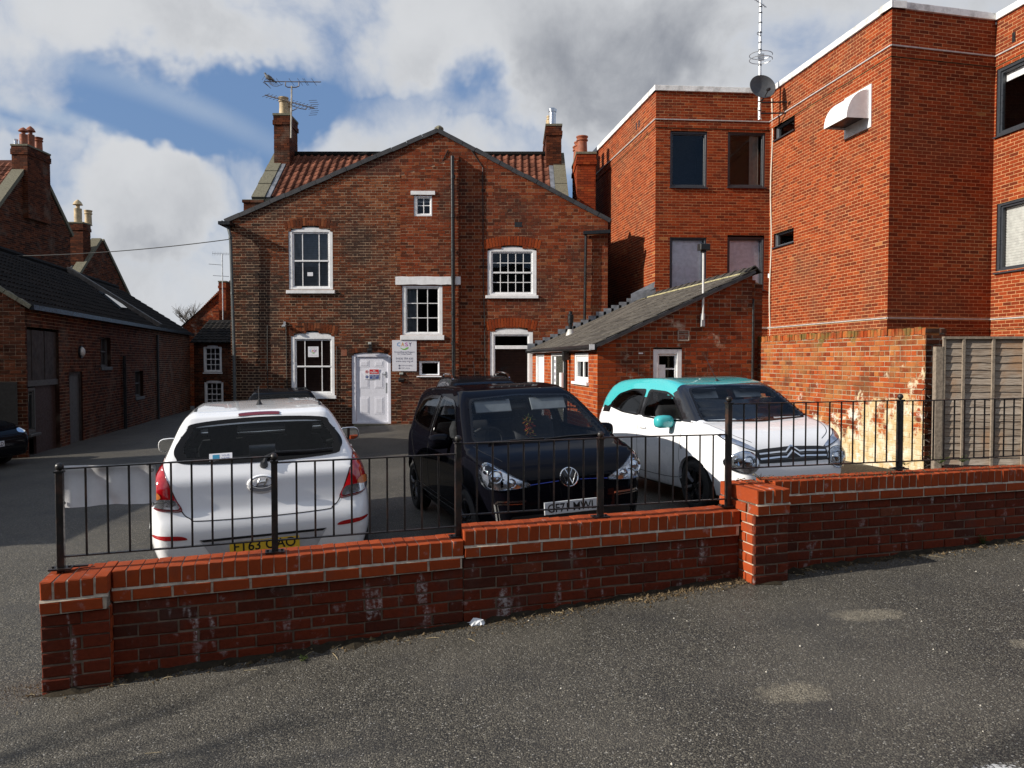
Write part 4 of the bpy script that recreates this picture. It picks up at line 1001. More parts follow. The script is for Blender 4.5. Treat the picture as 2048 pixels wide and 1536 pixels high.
def far_edge(py0, py1):
    a, b = on_plane(1991, py1, RW[0], RW[2]), on_plane(1991, py0, RW[0], RW[2]); return ((a - P2).dot(RW[1]), (a - P2).dot(RW[1]) + 2.1, a.z, b.z)
R1 = far_edge(141, 275); R2 = far_edge(408, 546)
def hole4(r): return [(r[0], r[2]), (r[1], r[2]), (r[1], r[3]), (r[0], r[3])]
obt = lambda rr, u, v: min(1, max(0, rr.betavariate(1.25, 1.25) * .93 + (.35 if rr.random() < .02 else 0)))
for (O, U, N, L_), holes, nsing, sd in ((FF, (W1, W2, W3, W4), 40, 31), (LW, (S1_, S2_), 140, 32), (NF, (), 80, 33), (RW, (R1, R2), 40, 34), (BW, (), 0, 35)):
    hs = [hole4(h) for h in holes]
    for za, zb_, n_ in ((-.5, zb1, 0), (zb1, zs1, .022), (zs1, zb2, 0), (zb2, zs2, .022), (zs2, zt - .02, 0)):
        main = za == zs1
        brick_field(office, Vector((O.x, O.y, 0)) + N * n_, U, N, [(0 - n_, za), (L_ + (n_ if U.dot(Vector((1, 0, 0))) < .5 else 0), za), (L_ + (n_ if U.dot(Vector((1, 0, 0))) < .5 else 0), zb_), (0 - n_, zb_)],
                    hs if main else [h for h in hs if h[0][1] < zb_ and h[2][1] > za], (OFFICE_BRICK, MORTAR_OFFICE), J=.012, back=.003, bond='stretcher', single=nsing if main else 0, seed=sd, rough=.0015, tints=obt, ch=.0015, reveal=.09)
    for zz in (zs1, zs2):
        MB().boxf(O, U, V3, N, -.03, L_ + .03, zz - .002, zz + .026, -.01, .045).build('drip_strip', STRING, office)
    MB().boxf(O, U, V3, N, -.05, L_ + .05, zt - .03, zt + .115, -.30, .05, ch=.006).build('parapet_coping', COPING_METAL, office)
top = [Pm, P0, P1, C1, P2, P3, Vector((20, 11, 0)), Vector((20, 30, 0))]
MB().poly([p + V3 * (zt - .1) for p in top]).build('flat_roof', LEAD, office, fix=False)
back = MB()
for a, b in zip(top[5:], top[6:] + [Pm]): back.quad(a - V3 * .5, b - V3 * .5, b + V3 * zt, a + V3 * zt)
back.build('rear_wall', OFFICE_BRICK, office, fix=False)
def owin(fr, fm, rects, blind=None, inside=None, label=None, frame=.055, sashw=.03, n_face=-.03):
    O, U, N, _ = fm; g_ = (fr[0] + frame + sashw, fr[1] - frame - sashw, fr[2] + frame + sashw, fr[3] - frame - sashw)
    wo = window(office, Vector((O.x, O.y, 0)), U, N, fr, g_, mat=DARKGREY if frame > .04 else MIDGREY, sash=sashw, blind=blind, inside=inside, n_face=n_face, room=1.5, roomw=.3, label=label, glass=CLEAR)
    MB().boxf(Vector((O.x, O.y, 0)), U, V3, N, fr[0] - .02, fr[1] + .02, fr[2] - .03, fr[2] - .002, -.05, .05).build('sill', DARKGREY, wo)
    return wo
PALE_FLAT = plain('pale_board', (.88, .88, .92), .8); CLEAR = glass_mat('office_glass', (.95, .96, .97))
owin(W1, FF, (), None, plain('blue_interior', (.02, .022, .04), .9), 'dark upper office window'); owin(W2, FF, (), (CURTAIN, .66, .95, 'curtain'), None, 'upper office window with a cream curtain')
owin(W3, FF, (), (PALE_FLAT, 0, 1, 'flat'), INSIDE_PALE, 'office window filled by a grey blind'); owin(W4, FF, (), (PALE_FLAT, 0, 1, 'flat'), INSIDE_PALE, 'office window with pale blind behind the outhouse ridge')
for s_ in (S1_, S2_): owin(s_, LW, (), None, None, 'slit window in the sunlit side wall', frame=.03, sashw=.025, n_face=-.06)
owin(R1, RW, (), (plain('white_roller', (.7, .7, .7), .7), .86, 1.0, 'flat'), None, 'wide window with a rolled white blind', frame=.07, sashw=.04, n_face=-.02)
owin(R2, RW, (), (plain('venetian', (.62, .62, .58), .6), 0, 1, 'slats'), INSIDE_PALE, 'wide window with pale venetian blinds', frame=.07, sashw=.04, n_face=-.02)
# little weep holes, the white cable down the corner
wh = MB()
for (O, U, N, L_), spots in ((BW, ((1.5, .45), (1.75, .45))), (RW, ((.45, .35),))):
    for u, dz in spots: wh.boxf(Vector((O.x, O.y, 0)), U, V3, N, L_ - u if O == Pm else u, (L_ - u if O == Pm else u) + .09, zs2 + dz - .22, zs2 + dz - .02, -.01, .004)
wh.build('vent_slot', BLACKPLASTIC, office)
cv = MB(); co_ = P1 + LW[1] * .10 + LW[2] * .02 + FF[2] * .0
pts = [co_ + V3 * z + FF[2] * .05 + LW[2] * .02 * math.sin(z * 2.2) for z in np.linspace(2.0, zs2 + .6, 24)]
cv.tube(pts, .018, 6).build('corner_conduit', plain('cream_conduit', (.62, .58, .48), .5), office, smooth=True)
p = on_plane(1540, 551, LW[0], LW[2]); MB().boxf(p, LW[1], V3, LW[2], -.03, .03, -.07, .05, 0, .05, ch=.01).build('junction_box', WHITE, office)

# extractor hood on the sunlit wall
hd = on_plane(1743, 254, LW[0], LW[2]); ht = on_plane(1743, 168, LW[0], LW[2]); hf = on_plane(1690, 277, LW[0], LW[2]); hw = (hd - hf).dot(LW[1])
hood = root('extractor_hood', 'white quarter round extractor hood jutting from the sunlit office wall', 'vent hood', tuple(hd))
U, N = LW[1], LW[2]; hz = ht.z - hd.z; O = Vector((hd.x, hd.y, hd.z))
MB().boxf(O, U, V3, N, -hw, 0, 0, hz, .0, .03, ch=.008).build('back_plate', WHITE, hood)
zc, dep = .20, .52; sh = MB(); k = 14
arc = [(dep * math.cos(a), zc + (hz - zc - .10) * math.sin(a)) for a in np.linspace(0, math.pi / 2, k)]
for (n0, z0), (n1, z1) in zip(arc, arc[1:]): sh.quad(*[O + U * u + N * (n + .03) + V3 * z for u, n, z in ((-hw + .05, n0, z0), (-.05, n0, z0), (-.05, n1, z1), (-hw + .05, n1, z1))])
for u in (-hw + .05, -.05):
    sh.poly([O + U * u + N * .03 + V3 * zc] + [O + U * u + N * (n + .03) + V3 * z for n, z in arc])
sho = sh.build('cowl', plain('hood_white', (.72, .72, .72), .45, var=.05), hood)
MB().quad(*[O + U * u + N * n + V3 * (zc + .05) for u, n in ((-hw + .06, .04), (-.06, .04), (-.06, dep - .02), (-hw + .06, dep - .02))]).build('grille', BLACKPLASTIC, hood, fix=False)

# dish and mast bracketed off the corner
DY = 20.2; dc = at(1524, 175, DY); Q = at(1520, 235, DY)
mast = root('aerial_mast', 'tall galvanised aerial mast bracketed to the office corner with a ring aerial', 'aerial', (Q.x, Q.y, Q.z))
MP = Vector((at(1519, 235, DY + .2).x, DY + .2, 0)); ztop = at(1522, -30, DY).z
MB().tube([MP + V3 * Q.z, MP + V3 * ztop], .040, 10).build('pole', plain('zinc_pole', (.72, .73, .74), .38, metal=.35, var=.08), mast, smooth=True)
cl = MB()
for py in (218, 200, 126, 108, 95, 80, 60, 40, 20, 8): cl.lathe([(.046, 0), (.046, .03)], tuple(MP + V3 * at(0, py, DY).z), n=8)
cl.build('pole_clamp', BLACKPLASTIC, mast)
br = MB(); wallp = P1 + FF[2] * 0.02
for py in (222, 200): z = at(0, py, DY).z; br.tube([MP + V3 * z, Vector((7.16, 20.2, z - .05))], .02, 6)
br.build('bracket', BLACKPLASTIC, mast)
rgm = MB()
for dz in (.05, -.07):
    rgm.tube([MP + V3 * (at(0, 108, DY).z + dz) + Vector((.29 * math.cos(a) + .02, .29 * math.sin(a), 0)) for a in np.linspace(.25, 2 * math.pi - .1, 28)], .011, 5)
rgm.boxf(MP + V3 * at(0, 108, DY).z, (1, 0, 0), V3, (0, -1, 0), -.07, .09, -.10, .07, .02, .06); rgm.build('ring_aerial', PVC_GREY, mast, smooth=True)
yg = MB(); zq = at(0, 6, DY).z
yg.tube([MP + V3 * zq + Vector((-.35, -.1, .25)), MP + V3 * zq + Vector((.15, 0, -.02))], .012, 5)
for i in range(7): c = MP + V3 * zq + Vector((-.33 + .07 * i, -.1 + .015 * i, .24 - .037 * i)); yg.tube([c - Vector((.02, .1, .1)), c + Vector((.02, .1, .1))], .005, 4)
yg.build('yagi_aerial', PVC_GREY, mast)
lp = MB(); zq = at(0, 62, DY).z; lp.tube([MP + V3 * zq + Vector((-.10 * math.sin(a), -.05, .05 * math.cos(a))) for a in np.linspace(0, math.pi, 8)], .008, 5); lp.build('cable_loop', CABLE, mast)
dish = root('satellite_dish', 'dark grey round satellite dish on the mast by the office corner', 'satellite dish', tuple(dc))
ax = Vector((.06, -.96, .28)).normalized(); rd = .335
m = MB().lathe([(rd * i / 9, .10 * (i / 9) ** 2) for i in range(0, 10)], tuple(dc - ax * .05), ax, 36); m.lathe([(rd * i / 9, .10 * (i / 9) ** 2 - .008) for i in range(0, 10)], tuple(dc - ax * .05), ax, 36); m.lathe([(rd, .092), (rd + .007, .096), (rd, .102)], tuple(dc - ax * .05), ax, 36)
m.build('reflector', plain('dish_grey', (.05, .053, .058), .5, var=.08), dish, smooth=True, sharp=60, fix=False)
m = MB().tube([dc - ax * .03 + Vector((.02, 0, -.33)), dc + ax * .34 + Vector((.06, 0, -.24))], .014, 6); m.tube([dc - ax * .03 + Vector((.02, .05, -.30)), Vector((MP.x, DY, dc.z - .30))], .02, 6); m.build('feed_arm', BLACKPLASTIC, dish)
MB().lathe([(0, 0), (.035, 0), (.045, .05), (.04, .13), (0, .13)], tuple(dc + ax * .36 + Vector((.06, 0, -.26))), (-ax + Vector((0, 0, .45))).normalized(), 10).build('feed_horn', BLACKPLASTIC, dish, smooth=True)
MB().tube([Vector((MP.x - .05, DY - .05, dc.z - .4)), Vector((MP.x - .13, DY - .07, dc.z - .55)), Vector((MP.x - .11, DY - .06, dc.z - .75)), Vector((MP.x - .02, DY - .04, dc.z - .83))], .008, 5).build('cable', plain('white_cable', (.6, .58, .5), .5), dish)

# ------------------------------------------------------------------ the lean-to outhouse
K = Vector((1.61, 14.5, 0)); KL = Vector((.57, 21.48, 0)); KR = Vector((4.66, 14.96, 0))
out = root('outhouse', 'single storey brick outhouse with long sloping tiled roof against the gabled house', 'outhouse', (K.x, K.y, gz(K.x, K.y)))
lw = frame_of(KL, K); fw = frame_of(K, KR)
ezo = on_plane(1195, 692, K, fw[2]).z + .03; rzo = on_plane(1490, 545, KR, fw[2]).z; ob = -.3
D1 = rect_on(*lw[:3], 1071.5, 1088, 705, 800); D2 = rect_on(*lw[:3], 1101.5, 1127, 703, 800); WN_ = rect_on(*lw[:3], 1148.5, 1176.5, 701, 762)
D1 = (D1[0], D1[1], .05, 1.95); D2 = (D2[0], D2[1], .05, 1.95); WN_ = (WN_[0], WN_[1], WN_[2], 1.93)
brick_field(out, lw[0], lw[1], lw[2], [(0, ob), (lw[3], ob), (lw[3], ezo), (0, ezo)], [hole4(D1), hole4(D2), hole4(WN_)], (OUT_CLEAN, MORTAR_BUFF), L=.225, H=.078, J=.012, bond='flemish', single=90, seed=41, rough=.002, reveal=.08, back=.004)
fd = rect_on(*fw[:3], 1306, 1363.5, 698, 800)
fL = fw[3]
brick_field(out, fw[0], fw[1], fw[2], [(.36, ob), (fL, ob), (fL, rzo - .03), (.36, ezo + (rzo - ezo) * .36 / fL)], [hole4(fd)], (OUT_BRICK, MORTAR_BUFF), L=.23, H=.078, J=.012, bond='garden', single=170, seed=42, rough=.006, reveal=.09, lo=.02, hi=.95, back=.006)
brick_field(out, fw[0], fw[1], fw[2], [(0, ob), (.36, ob), (.36, ezo + (rzo - ezo) * .34 / fL), (0, ezo)], (), (OUT_CLEAN, MORTAR_BUFF), L=.225, H=.078, J=.011, bond='stretcher', single=30, seed=43, rough=.002, lo=0, hi=.6)
# the short return of older brick beside the ridge
brick_field(out, KR + fw[1] * .0 + fw[2] * -.12, fw[1], fw[2], [(.0, ob), (.27, ob), (.27, rzo - .22), (0, rzo - .12)], (), (OUT_BRICK, MORTAR_BUFF), L=.23, H=.078, J=.012, bond='garden', single=0, seed=44, rough=.006)
MB().tube([KR + fw[1] * .02 + fw[2] * .01 + V3 * z for z in (ob, 1.2, 2.1, rzo - .5)], [.035, .03, .025, .02], 7).build('old_drain', PIPE, out)
rs = MB(); rs.quad(KR + V3 * ob, KR + lw[1] * -6 + V3 * ob, KR + lw[1] * -6 + V3 * rzo, KR + V3 * rzo).build('rear_wall', OUT_BRICK, out, fix=False)
# doors and windows of the lit side
for dr_, lab, dk in ((D1, 'white panelled door nearest the gabled house', 0), (D2, 'half open door with dark glass and a paper notice', 1)):
    m = MB(); a, b, c, d = dr_
    for q in ((a, a + .07, c, d), (b - .07, b, c, d), (a + .07, b - .07, d - .07, d)): m.boxf(lw[0], lw[1], V3, lw[2], *q, -.09, -.005, ch=.005)
    do = m.build('door', WHITE, out, label=lab)
    MB().boxf(lw[0], lw[1], V3, lw[2], a + .07, b - .07, c, d - .07, -.08, -.045, ch=.004).build('leaf', plain('dark_glass', (.06, .06, .05), .25) if dk else UPVC, do)
    if not dk: MB().boxf(lw[0], lw[1], V3, lw[2], a + .17, a + .20, c, d - .07, -.05, -.035).build('stile', PVC_GREY, do)
    else:
        MB().boxf(lw[0], lw[1], V3, lw[2], a + .20, a + .42, d - .75, d - .08, -.05, -.04).build('notice', WHITEPRINT, do)
        for i in range(4): MB().boxf(lw[0], lw[1], V3, lw[2], a + .25, a + .37, d - .24 - .15 * i, d - .16 - .15 * i, -.041, -.038).build('notice_text', GREYPRINT, do)
a, b, c, d = WN_
window(out, lw[0], lw[1], lw[2], WN_, (a + .10, b - .10, c + .10, d - .10), cols=((a + b) / 2,), rows=(c + .45, c + .75), sill=(.05, .06, .06), mat=WHITE, sash=.04, bar=.07, n_face=-.01, inside=INSIDE_PALE, label='white casement window in the sunlit side')
a, b, c, d = fd
fwd = window(out, fw[0], fw[1], fw[2], (a, b, .1, d), (a + .13, b - .13, .2, d - .13), rows=(d - .38, d - .75), sash=.035, n_face=-.01, label='white framed half glazed door', mat=WHITE, bar=.03)
MB().boxf(fw[0], fw[1], V3, fw[2], a + .13, a + .26, .2, d - .30, -.12, -.05).build('inner_stile', WHITE, fwd)
vq = rect_on(*fw[:3], 1355, 1378, 661, 682); vm = MB()
for e0 in ((vq[0], vq[0] + .015, vq[2], vq[3]), (vq[1] - .015, vq[1], vq[2], vq[3]), (vq[0], vq[1], vq[3] - .015, vq[3]), (vq[0], vq[1], vq[2], vq[2] + .015)): vm.boxf(fw[0], fw[1], V3, fw[2], *e0, -.01, .02)
for i in range(5):
    z = vq[2] + .02 + i * (vq[3] - vq[2] - .03) / 5; vm.boxf(fw[0] + V3 * z, fw[1], Vector((0, 0, 1)) + fw[2] * -.8, fw[2], vq[0] + .012, vq[1] - .012, 0, .026, .0, .006)
vm.build('louvre_vent', plain('vent_buff', (.36, .30, .24), .6), out)
# roof: tiles laid in courses, ridge tiles, verge
e0 = lw[2] * .14; slope_u = (KR - K).normalized(); run = (KR - K).length
RU = -lw[1]      # along the eaves, away from the viewer
ra = K + e0 - RU * .10 + V3 * (ezo - .02); rb = KR - RU * .10 + V3 * (rzo + .05); RS = (rb - ra); RL = RS.length; RS.normalize(); RN = RS.cross(RU).normalized(); RN = RN if RN.z > 0 else -RN
RLEN = (KL - K).length + .1
ro = MB().boxf(ra, RU, RS, RN, 0, RLEN, 0, RL, -.07, -.015).build('roof', SLATE, out)
tm = MB(); rr = random.Random(9); nrow = 13; rl = RL / nrow; cands = []
tile_me = []
for v_ in range(4):
    q = MB().boxf((0, 0, 0), (1, 0, 0), (0, 1, 0), (0, 0, 1), 0, .155, 0, rl * 1.15, 0, .013); q.v = [(x + rr.uniform(-.002, .002), y + rr.uniform(-.006, .006), z + (.016 if y < .05 else 0) + rr.uniform(-.002, .003)) for x, y, z in q.v]
    me = bpy.data.meshes.new('roof_tile'); me.from_pydata(q.v, [], q.f); me.materials.append(OUT_TILE); tile_me.append(me)
ncol = int(RLEN / .16); count = 0
for c_ in range(ncol):
    for r_ in range(nrow):
        P = ra + RU * (c_ * .16 + (.08 if r_ % 2 else 0) + .002) + RS * (r_ * rl) + RN * -.012
        if count < 300: place_piece('roof_tile', rr.choice(tile_me), ro, P, RU, RS, RN, rr.betavariate(2, 2)); count += 1
        else: tm.boxf(P, RU, RS, RN, 0, .155, 0, rl * 1.1, 0 + rr.uniform(0, .003), .014 + rr.uniform(0, .006), tint=rr.betavariate(2, 2))
tm.build('tile_courses', OUT_TILE, ro, kind='stuff', tint=True)
nr = 17
for i in range(nr):
    A = rb + RU * (RLEN * i / nr); L_ = RLEN / nr + .03; m = MB()
    pr = [(-.15, -.065), (-.02, .045), (.02, .045), (.15, -.085)]
    for (x0, z0), (x1, z1) in zip(pr, pr[1:]):
        h = Vector((slope_u.x, slope_u.y, 0)); m.quad(A + h * x0 + V3 * (z0 + .03), A + h * x1 + V3 * (z1 + .03), A + h * x1 + V3 * (z1 + .005) + RU * L_, A + h * x0 + V3 * (z0 + .005) + RU * L_)
        m.quad(A + h * x0 + V3 * (z0 + .03), A + h * x1 + V3 * (z1 + .03), A + h * x1 + V3 * (z1 + .0), A + h * x0 + V3 * (z0 + .0))
    m.build('ridge_tile', OUT_TILE, ro, fix=False)
MB().boxf(ra + RN * .01, RU, RS, RN, .06, RLEN, RL - .22, RL - .17, .0, .02).build('ridge_mortar', plain('lichen_mortar', (.44, .40, .22), .9, var=.4, nscale=12), ro)
MB().boxf(ra, RU, RS, RN, .04, .10, .15, RL * .98, -.09, -.03).build('verge_mortar', plain('cement', (.30, .28, .26), .9, var=.3), ro)
# flashing stepped up the house wall
fm = MB()
for i in range(15):
    f = i / 15; P = ra + RU * (RLEN - .12) + RS * (RL * f); fm.boxf(Vector((P.x, GY - .005, P.z)), (1, 0, 0), V3, GN, -.02, RS.x * RL / 15 + .05, -.05, .17 + random.uniform(-.02, .02), 0, .012)
fm.build('stepped_flashing', LEAD, out)
fp = P0 + Vector((0, -.03, 0)); MB().quad(*[at(x, y, d) for x, y, d in ((1262, 600, 20.7), (1308, 577, 20.6), (1310, 563, 20.6), (1262, 588, 20.7))]).boxf(at(1262, 600, 20.65), (1, 0, .28), V3, (0, -1, 0), 0, .65, -.05, .16, 0, .03).build('parapet_flashing', LEAD, out)
gt = MB(); g0 = K + lw[2] * .15 - RU * .12 + V3 * (ezo - .06)
gt.tube([g0, g0 + RU * RLEN], .055, 8); gt.boxf(g0 - lw[2] * .11, RU, V3, lw[2], .02, RLEN, -.05, .05, 0, .06); gt.build('gutter', PIPE, out)
MB().boxf(g0 + RU * -.005, lw[2], V3, -RU, -.06, .04, -.04, .06, 0, .012).build('gutter_end', WHITE, out)
pdx = on_plane(1131, 720, K + lw[2] * .1, lw[2]); PX = Vector((pdx.x, pdx.y, 0))
MB().tube([PX + V3 * (ezo - .08) + lw[2] * .04, PX + V3 * (ezo - .35), PX + V3 * 1.0, PX + V3 * -.2], .045, 8).boxf(PX, RU, V3, lw[2], -.08, .08, ezo - .30, ezo - .08, -.06, .06).build('drainpipe', PIPE, out)
MB().boxf(PX + RU * .55, RU, V3, lw[2], -.12, .10, 1.15, 1.5, -.06, .0).build('meter_box', WHITE, out)
fx = at(1141, 664, 0.1); # flue through the roof
def on_roof(px, py): return on_plane(px, py, ra, RN)
f0 = on_roof(1141, 668); sc_ = f0.y / FPX
fl = MB().lathe([(.055, -.1), (.055, sc_ * 22), (.075, sc_ * 22), (.078, sc_ * 38), (.05, sc_ * 40), (.05, sc_ * 45), (0, sc_ * 46)], tuple(f0), n=12).build('flue_pipe', PIPE, out, smooth=True, sharp=30)
MB().lathe([(.13, -.08), (.11, .02), (.07, .12)], tuple(f0), n=12).build('flue_collar', plain('pale_lead', (.5, .49, .46), .5, var=.2), out, smooth=True)
# floodlight on a white pole fixed to the end wall
lp_ = on_plane(1406, 640, fw[0] + fw[2] * .06, fw[2]); lt = on_plane(1408, 500, fw[0] + fw[2] * .06, fw[2])
pl = root('pole_light', 'thin white pole with small black floodlight on the outhouse end wall', 'lamp', tuple(lp_))
MB().tube([lp_, Vector((lp_.x, lp_.y, lt.z))], .022, 8).build('pole', plain('white_pole', (.62, .62, .60), .4, var=.1), pl)
MB().boxf(Vector((lp_.x, lp_.y, lt.z)), fw[1], V3, fw[2], -.10, .10, -.01, .11, -.06, .10, ch=.012).boxf(Vector((lp_.x, lp_.y, lt.z)), fw[1], V3, fw[2], -.04, .04, -.05, -.01, -.04, .04).build('floodlight', BLACKPLASTIC, pl)
MB().boxf(on_plane(1403, 640, fw[0], fw[2]), fw[1], V3, fw[2], -.03, .05, -.13, .12, 0, .06, ch=.008).build('switch_box', PVC_GREY, pl)
bt = rect_on(*fw[:3], 1277, 1286, 705, 708); tag(MB().boxf(fw[0], fw[1], V3, fw[2], *bt, 0, .006).build('name_plate', WHITE), 'tiny white plate on the outhouse end wall left of its door', 'plate')

# ------------------------------------------------------------------ the old garden wall
GA = Vector((4.80, 15.2, 0)); GB = Vector((5.665, 10.55, 0)); gw = frame_of(GA, GB); ztop = .452 + EYE
garden = root('garden_wall', 'old sunlit garden wall of crumbling brick with patches of yellow whitewash and moss', 'wall', (GB.x, GB.y, gz(GB.x, GB.y)))
brick_field(garden, gw[0], gw[1], gw[2], [(0, -.2), (gw[3], -.2), (gw[3], ztop - .115), (0, ztop - .115)], (), (GARDEN_BRICK, GARDEN_MORTAR), L=.228, H=.077, J=.012, bond='garden', single=300, seed=51, rough=.006, back=.006, ch=.004, lo=.05, hi=.95)
n = int(gw[3] / .078)
for i in range(n):
    wd = .068; me = unit_brick(wd, .105, .22, .005, GARDEN_BRICK, random.randrange(6))
    place_piece('coping_brick', me, garden, gw[0] + gw[1] * (i * gw[3] / n + .004) + V3 * (ztop - .11 + random.uniform(-.012, .008)) + gw[2] * random.uniform(-.008, .008), gw[1], V3, gw[2], .2 + .8 * random.random())
MB().boxf(gw[0], gw[1], V3, gw[2], .0, gw[3] - .01, -.3, ztop - .02, -.30, -.02).build('wall_core', MORTAR_LIME, garden)
en = Vector((gw[1].x, gw[1].y, 0)); brick_field(garden, GB, Vector((-gw[2].x, -gw[2].y, 0)), en, [(0, -.2), (.32, -.2), (.32, ztop - .04), (0, ztop - .02)], (), (DARK_BRICK, MORTAR_DARK), L=.22, H=.077, bond='stretcher', seed=52, rough=.02, J=.02)
rag = MB()       # torn ivy roots and crumbled core at the broken end
for i in range(60):
    z = random.uniform(.3, 1.5); c = GB + en * .02 + gw[2] * random.uniform(-.30, .0) + V3 * z; rag.tube([c, c + Vector((random.uniform(-.1, .1), random.uniform(-.09, -.01), random.uniform(-.08, .08)))], .008, 4)
rag.build('dead_roots', TIMBER_DARK, garden)

# ------------------------------------------------------------------ the timber fence
FENCE = weather_mat('weathered_board', (.22, .18, .14), (.32, .27, .22), (.14, .10, .07))
def grain_mat():
    m, t, b, out_ = new_mat('fence_board'); pos = t.add('ShaderNodeNewGeometry').outputs['Position']; ti = tint_socket(t)
    mp = t.add('ShaderNodeMapping', {'Vector': pos, 'Scale': (1.2, 1.2, 22.0)}).outputs[0]
    n = t.noise(mp, 3.0, 6, .65, dist=1.2)
    c = t.mix(ti, (.29, .235, .18), (.48, .41, .335)); c = t.mix(t.range(n, .38, .72), c, (.13, .085, .055))
    c = t.mix(t.range(t.noise(pos, 2.2, 4), .5, .7, 0, .7), c, (.34, .19, .095))
    t.l.new(c, b.inputs['Base Color']); b.inputs['Roughness'].default_value = .85
    t.l.new(t.add('ShaderNodeBump', {'Height': n, 'Strength': .6, 'Distance': .006}).outputs[0], b.inputs['Normal']); return m
FB = grain_mat()
fy = 10.1; f0 = at(1879, 928, fy); fence_top = at(1880, 675, fy).z; fence_bot = at(1880, 930, fy).z
FU = Vector((.9985, -.055, 0)).normalized(); FN = Vector((FU.y, -FU.x, 0)); O = Vector((f0.x, f0.y, 0))
fence = root('timber_fence', 'grey weathered lap panel fence at the right edge behind the railing', 'fence', (f0.x, f0.y, fence_bot))
pw = 1.83
for k_ in range(2):
    u0 = k_ * (pw + .10) + .02; nb = 17; bh = (fence_top - fence_bot - .05) / nb
    for i in range(nb):
        z = fence_bot + .03 + i * bh; m = MB(); seg = 12; rr = random.Random(i + 40 * k_); lowe = [rr.uniform(-.010, .006) for _ in range(seg + 1)]
        for s_ in range(seg):
            a, b = u0 + pw * s_ / seg, u0 + pw * (s_ + 1) / seg
            m.quad(*[O + FU * u + V3 * zz + FN * n for u, zz, n in ((a, z - .02 + lowe[s_], .020), (b, z - .02 + lowe[s_ + 1], .020), (b, z + bh, .004), (a, z + bh, .004))])
            m.quad(*[O + FU * u + V3 * zz + FN * n for u, zz, n in ((a, z - .02 + lowe[s_], .008), (b, z - .02 + lowe[s_ + 1], .008), (b, z - .02 + lowe[s_ + 1], .020), (a, z - .02 + lowe[s_], .020))])
        o = m.build('board', FB, fence, fix=False); o['tint'] = rr.random()
    for px in ((1884, 1923, 1982, 2044) if k_ == 0 else ()):
        u = (on_plane(px, 800, O, FN) - O).dot(FU); MB().boxf(O, FU, V3, FN, u - .018, u + .018, fence_bot, fence_top - .005, .02, .046, ch=.002).build('batten', FENCE, fence)
    for i in range(4 if k_ else 0): u = u0 + pw * i / 3; MB().boxf(O, FU, V3, FN, u - .018, u + .018, fence_bot, fence_top - .005, .02, .046).build('batten', FENCE, fence)
    MB().boxf(O, FU, V3, FN, u0 - .01, u0 + pw + .01, fence_top - .02, fence_top + .012, -.015, .05).build('capping', FENCE, fence)
    MB().boxf(O, FU, V3, FN, u0 - .11, u0 - .02, fence_bot - .3, fence_top - .12, -.04, .05).build('post', FENCE, fence)

# ------------------------------------------------------------------ the dark barn on the left
BA = Vector((-10.9, 17.25, 0)); BB = Vector((-15.2, 36.3, 0)); bu = (BB - BA).normalized(); bl = (BB - BA).length; bN = Vector((bu.y, -bu.x, 0)); bL = -bN
barn = root('brick_barn', 'long low dark brick barn with black tiled roof on the left side', 'barn', (BA.x, BA.y, -.5))
bez, brz = at(56, 606, BA.y).z, 5.1; bg_ = -.95
F0 = (Vector((BA.x, BA.y, 0)), bu, bN)
def brect(x0, x1, y0, y1):
    a, b = on_plane(x0, y1, F0[0], F0[2]), on_plane(x1, y1, F0[0], F0[2]); return ((a - F0[0]).dot(bu), (b - F0[0]).dot(bu), a.z, on_plane(x0, y0, F0[0], F0[2]).z)
cart = (lambda a: (a[0], a[1], -.75, a[3]))(brect(58, 121, 650, 884)); bdoor = brect(141, 167, 744, 884); bdoor = (bdoor[0], bdoor[1], -.55, bdoor[3])
bw1 = brect(202, 222, 672, 734); bw2 = brect(271, 287, 741, 795)
brick_field(barn, *F0, [(0, bg_), (bl, bg_), (bl, bez), (0, bez)], [hole4(cart), hole4(bdoor), hole4(bw1), hole4(bw2)], (DARK_BRICK, MORTAR_BUFF), L=.235, H=.082, J=.013, bond='garden', single=120, seed=61, rough=.005, reveal=.16)
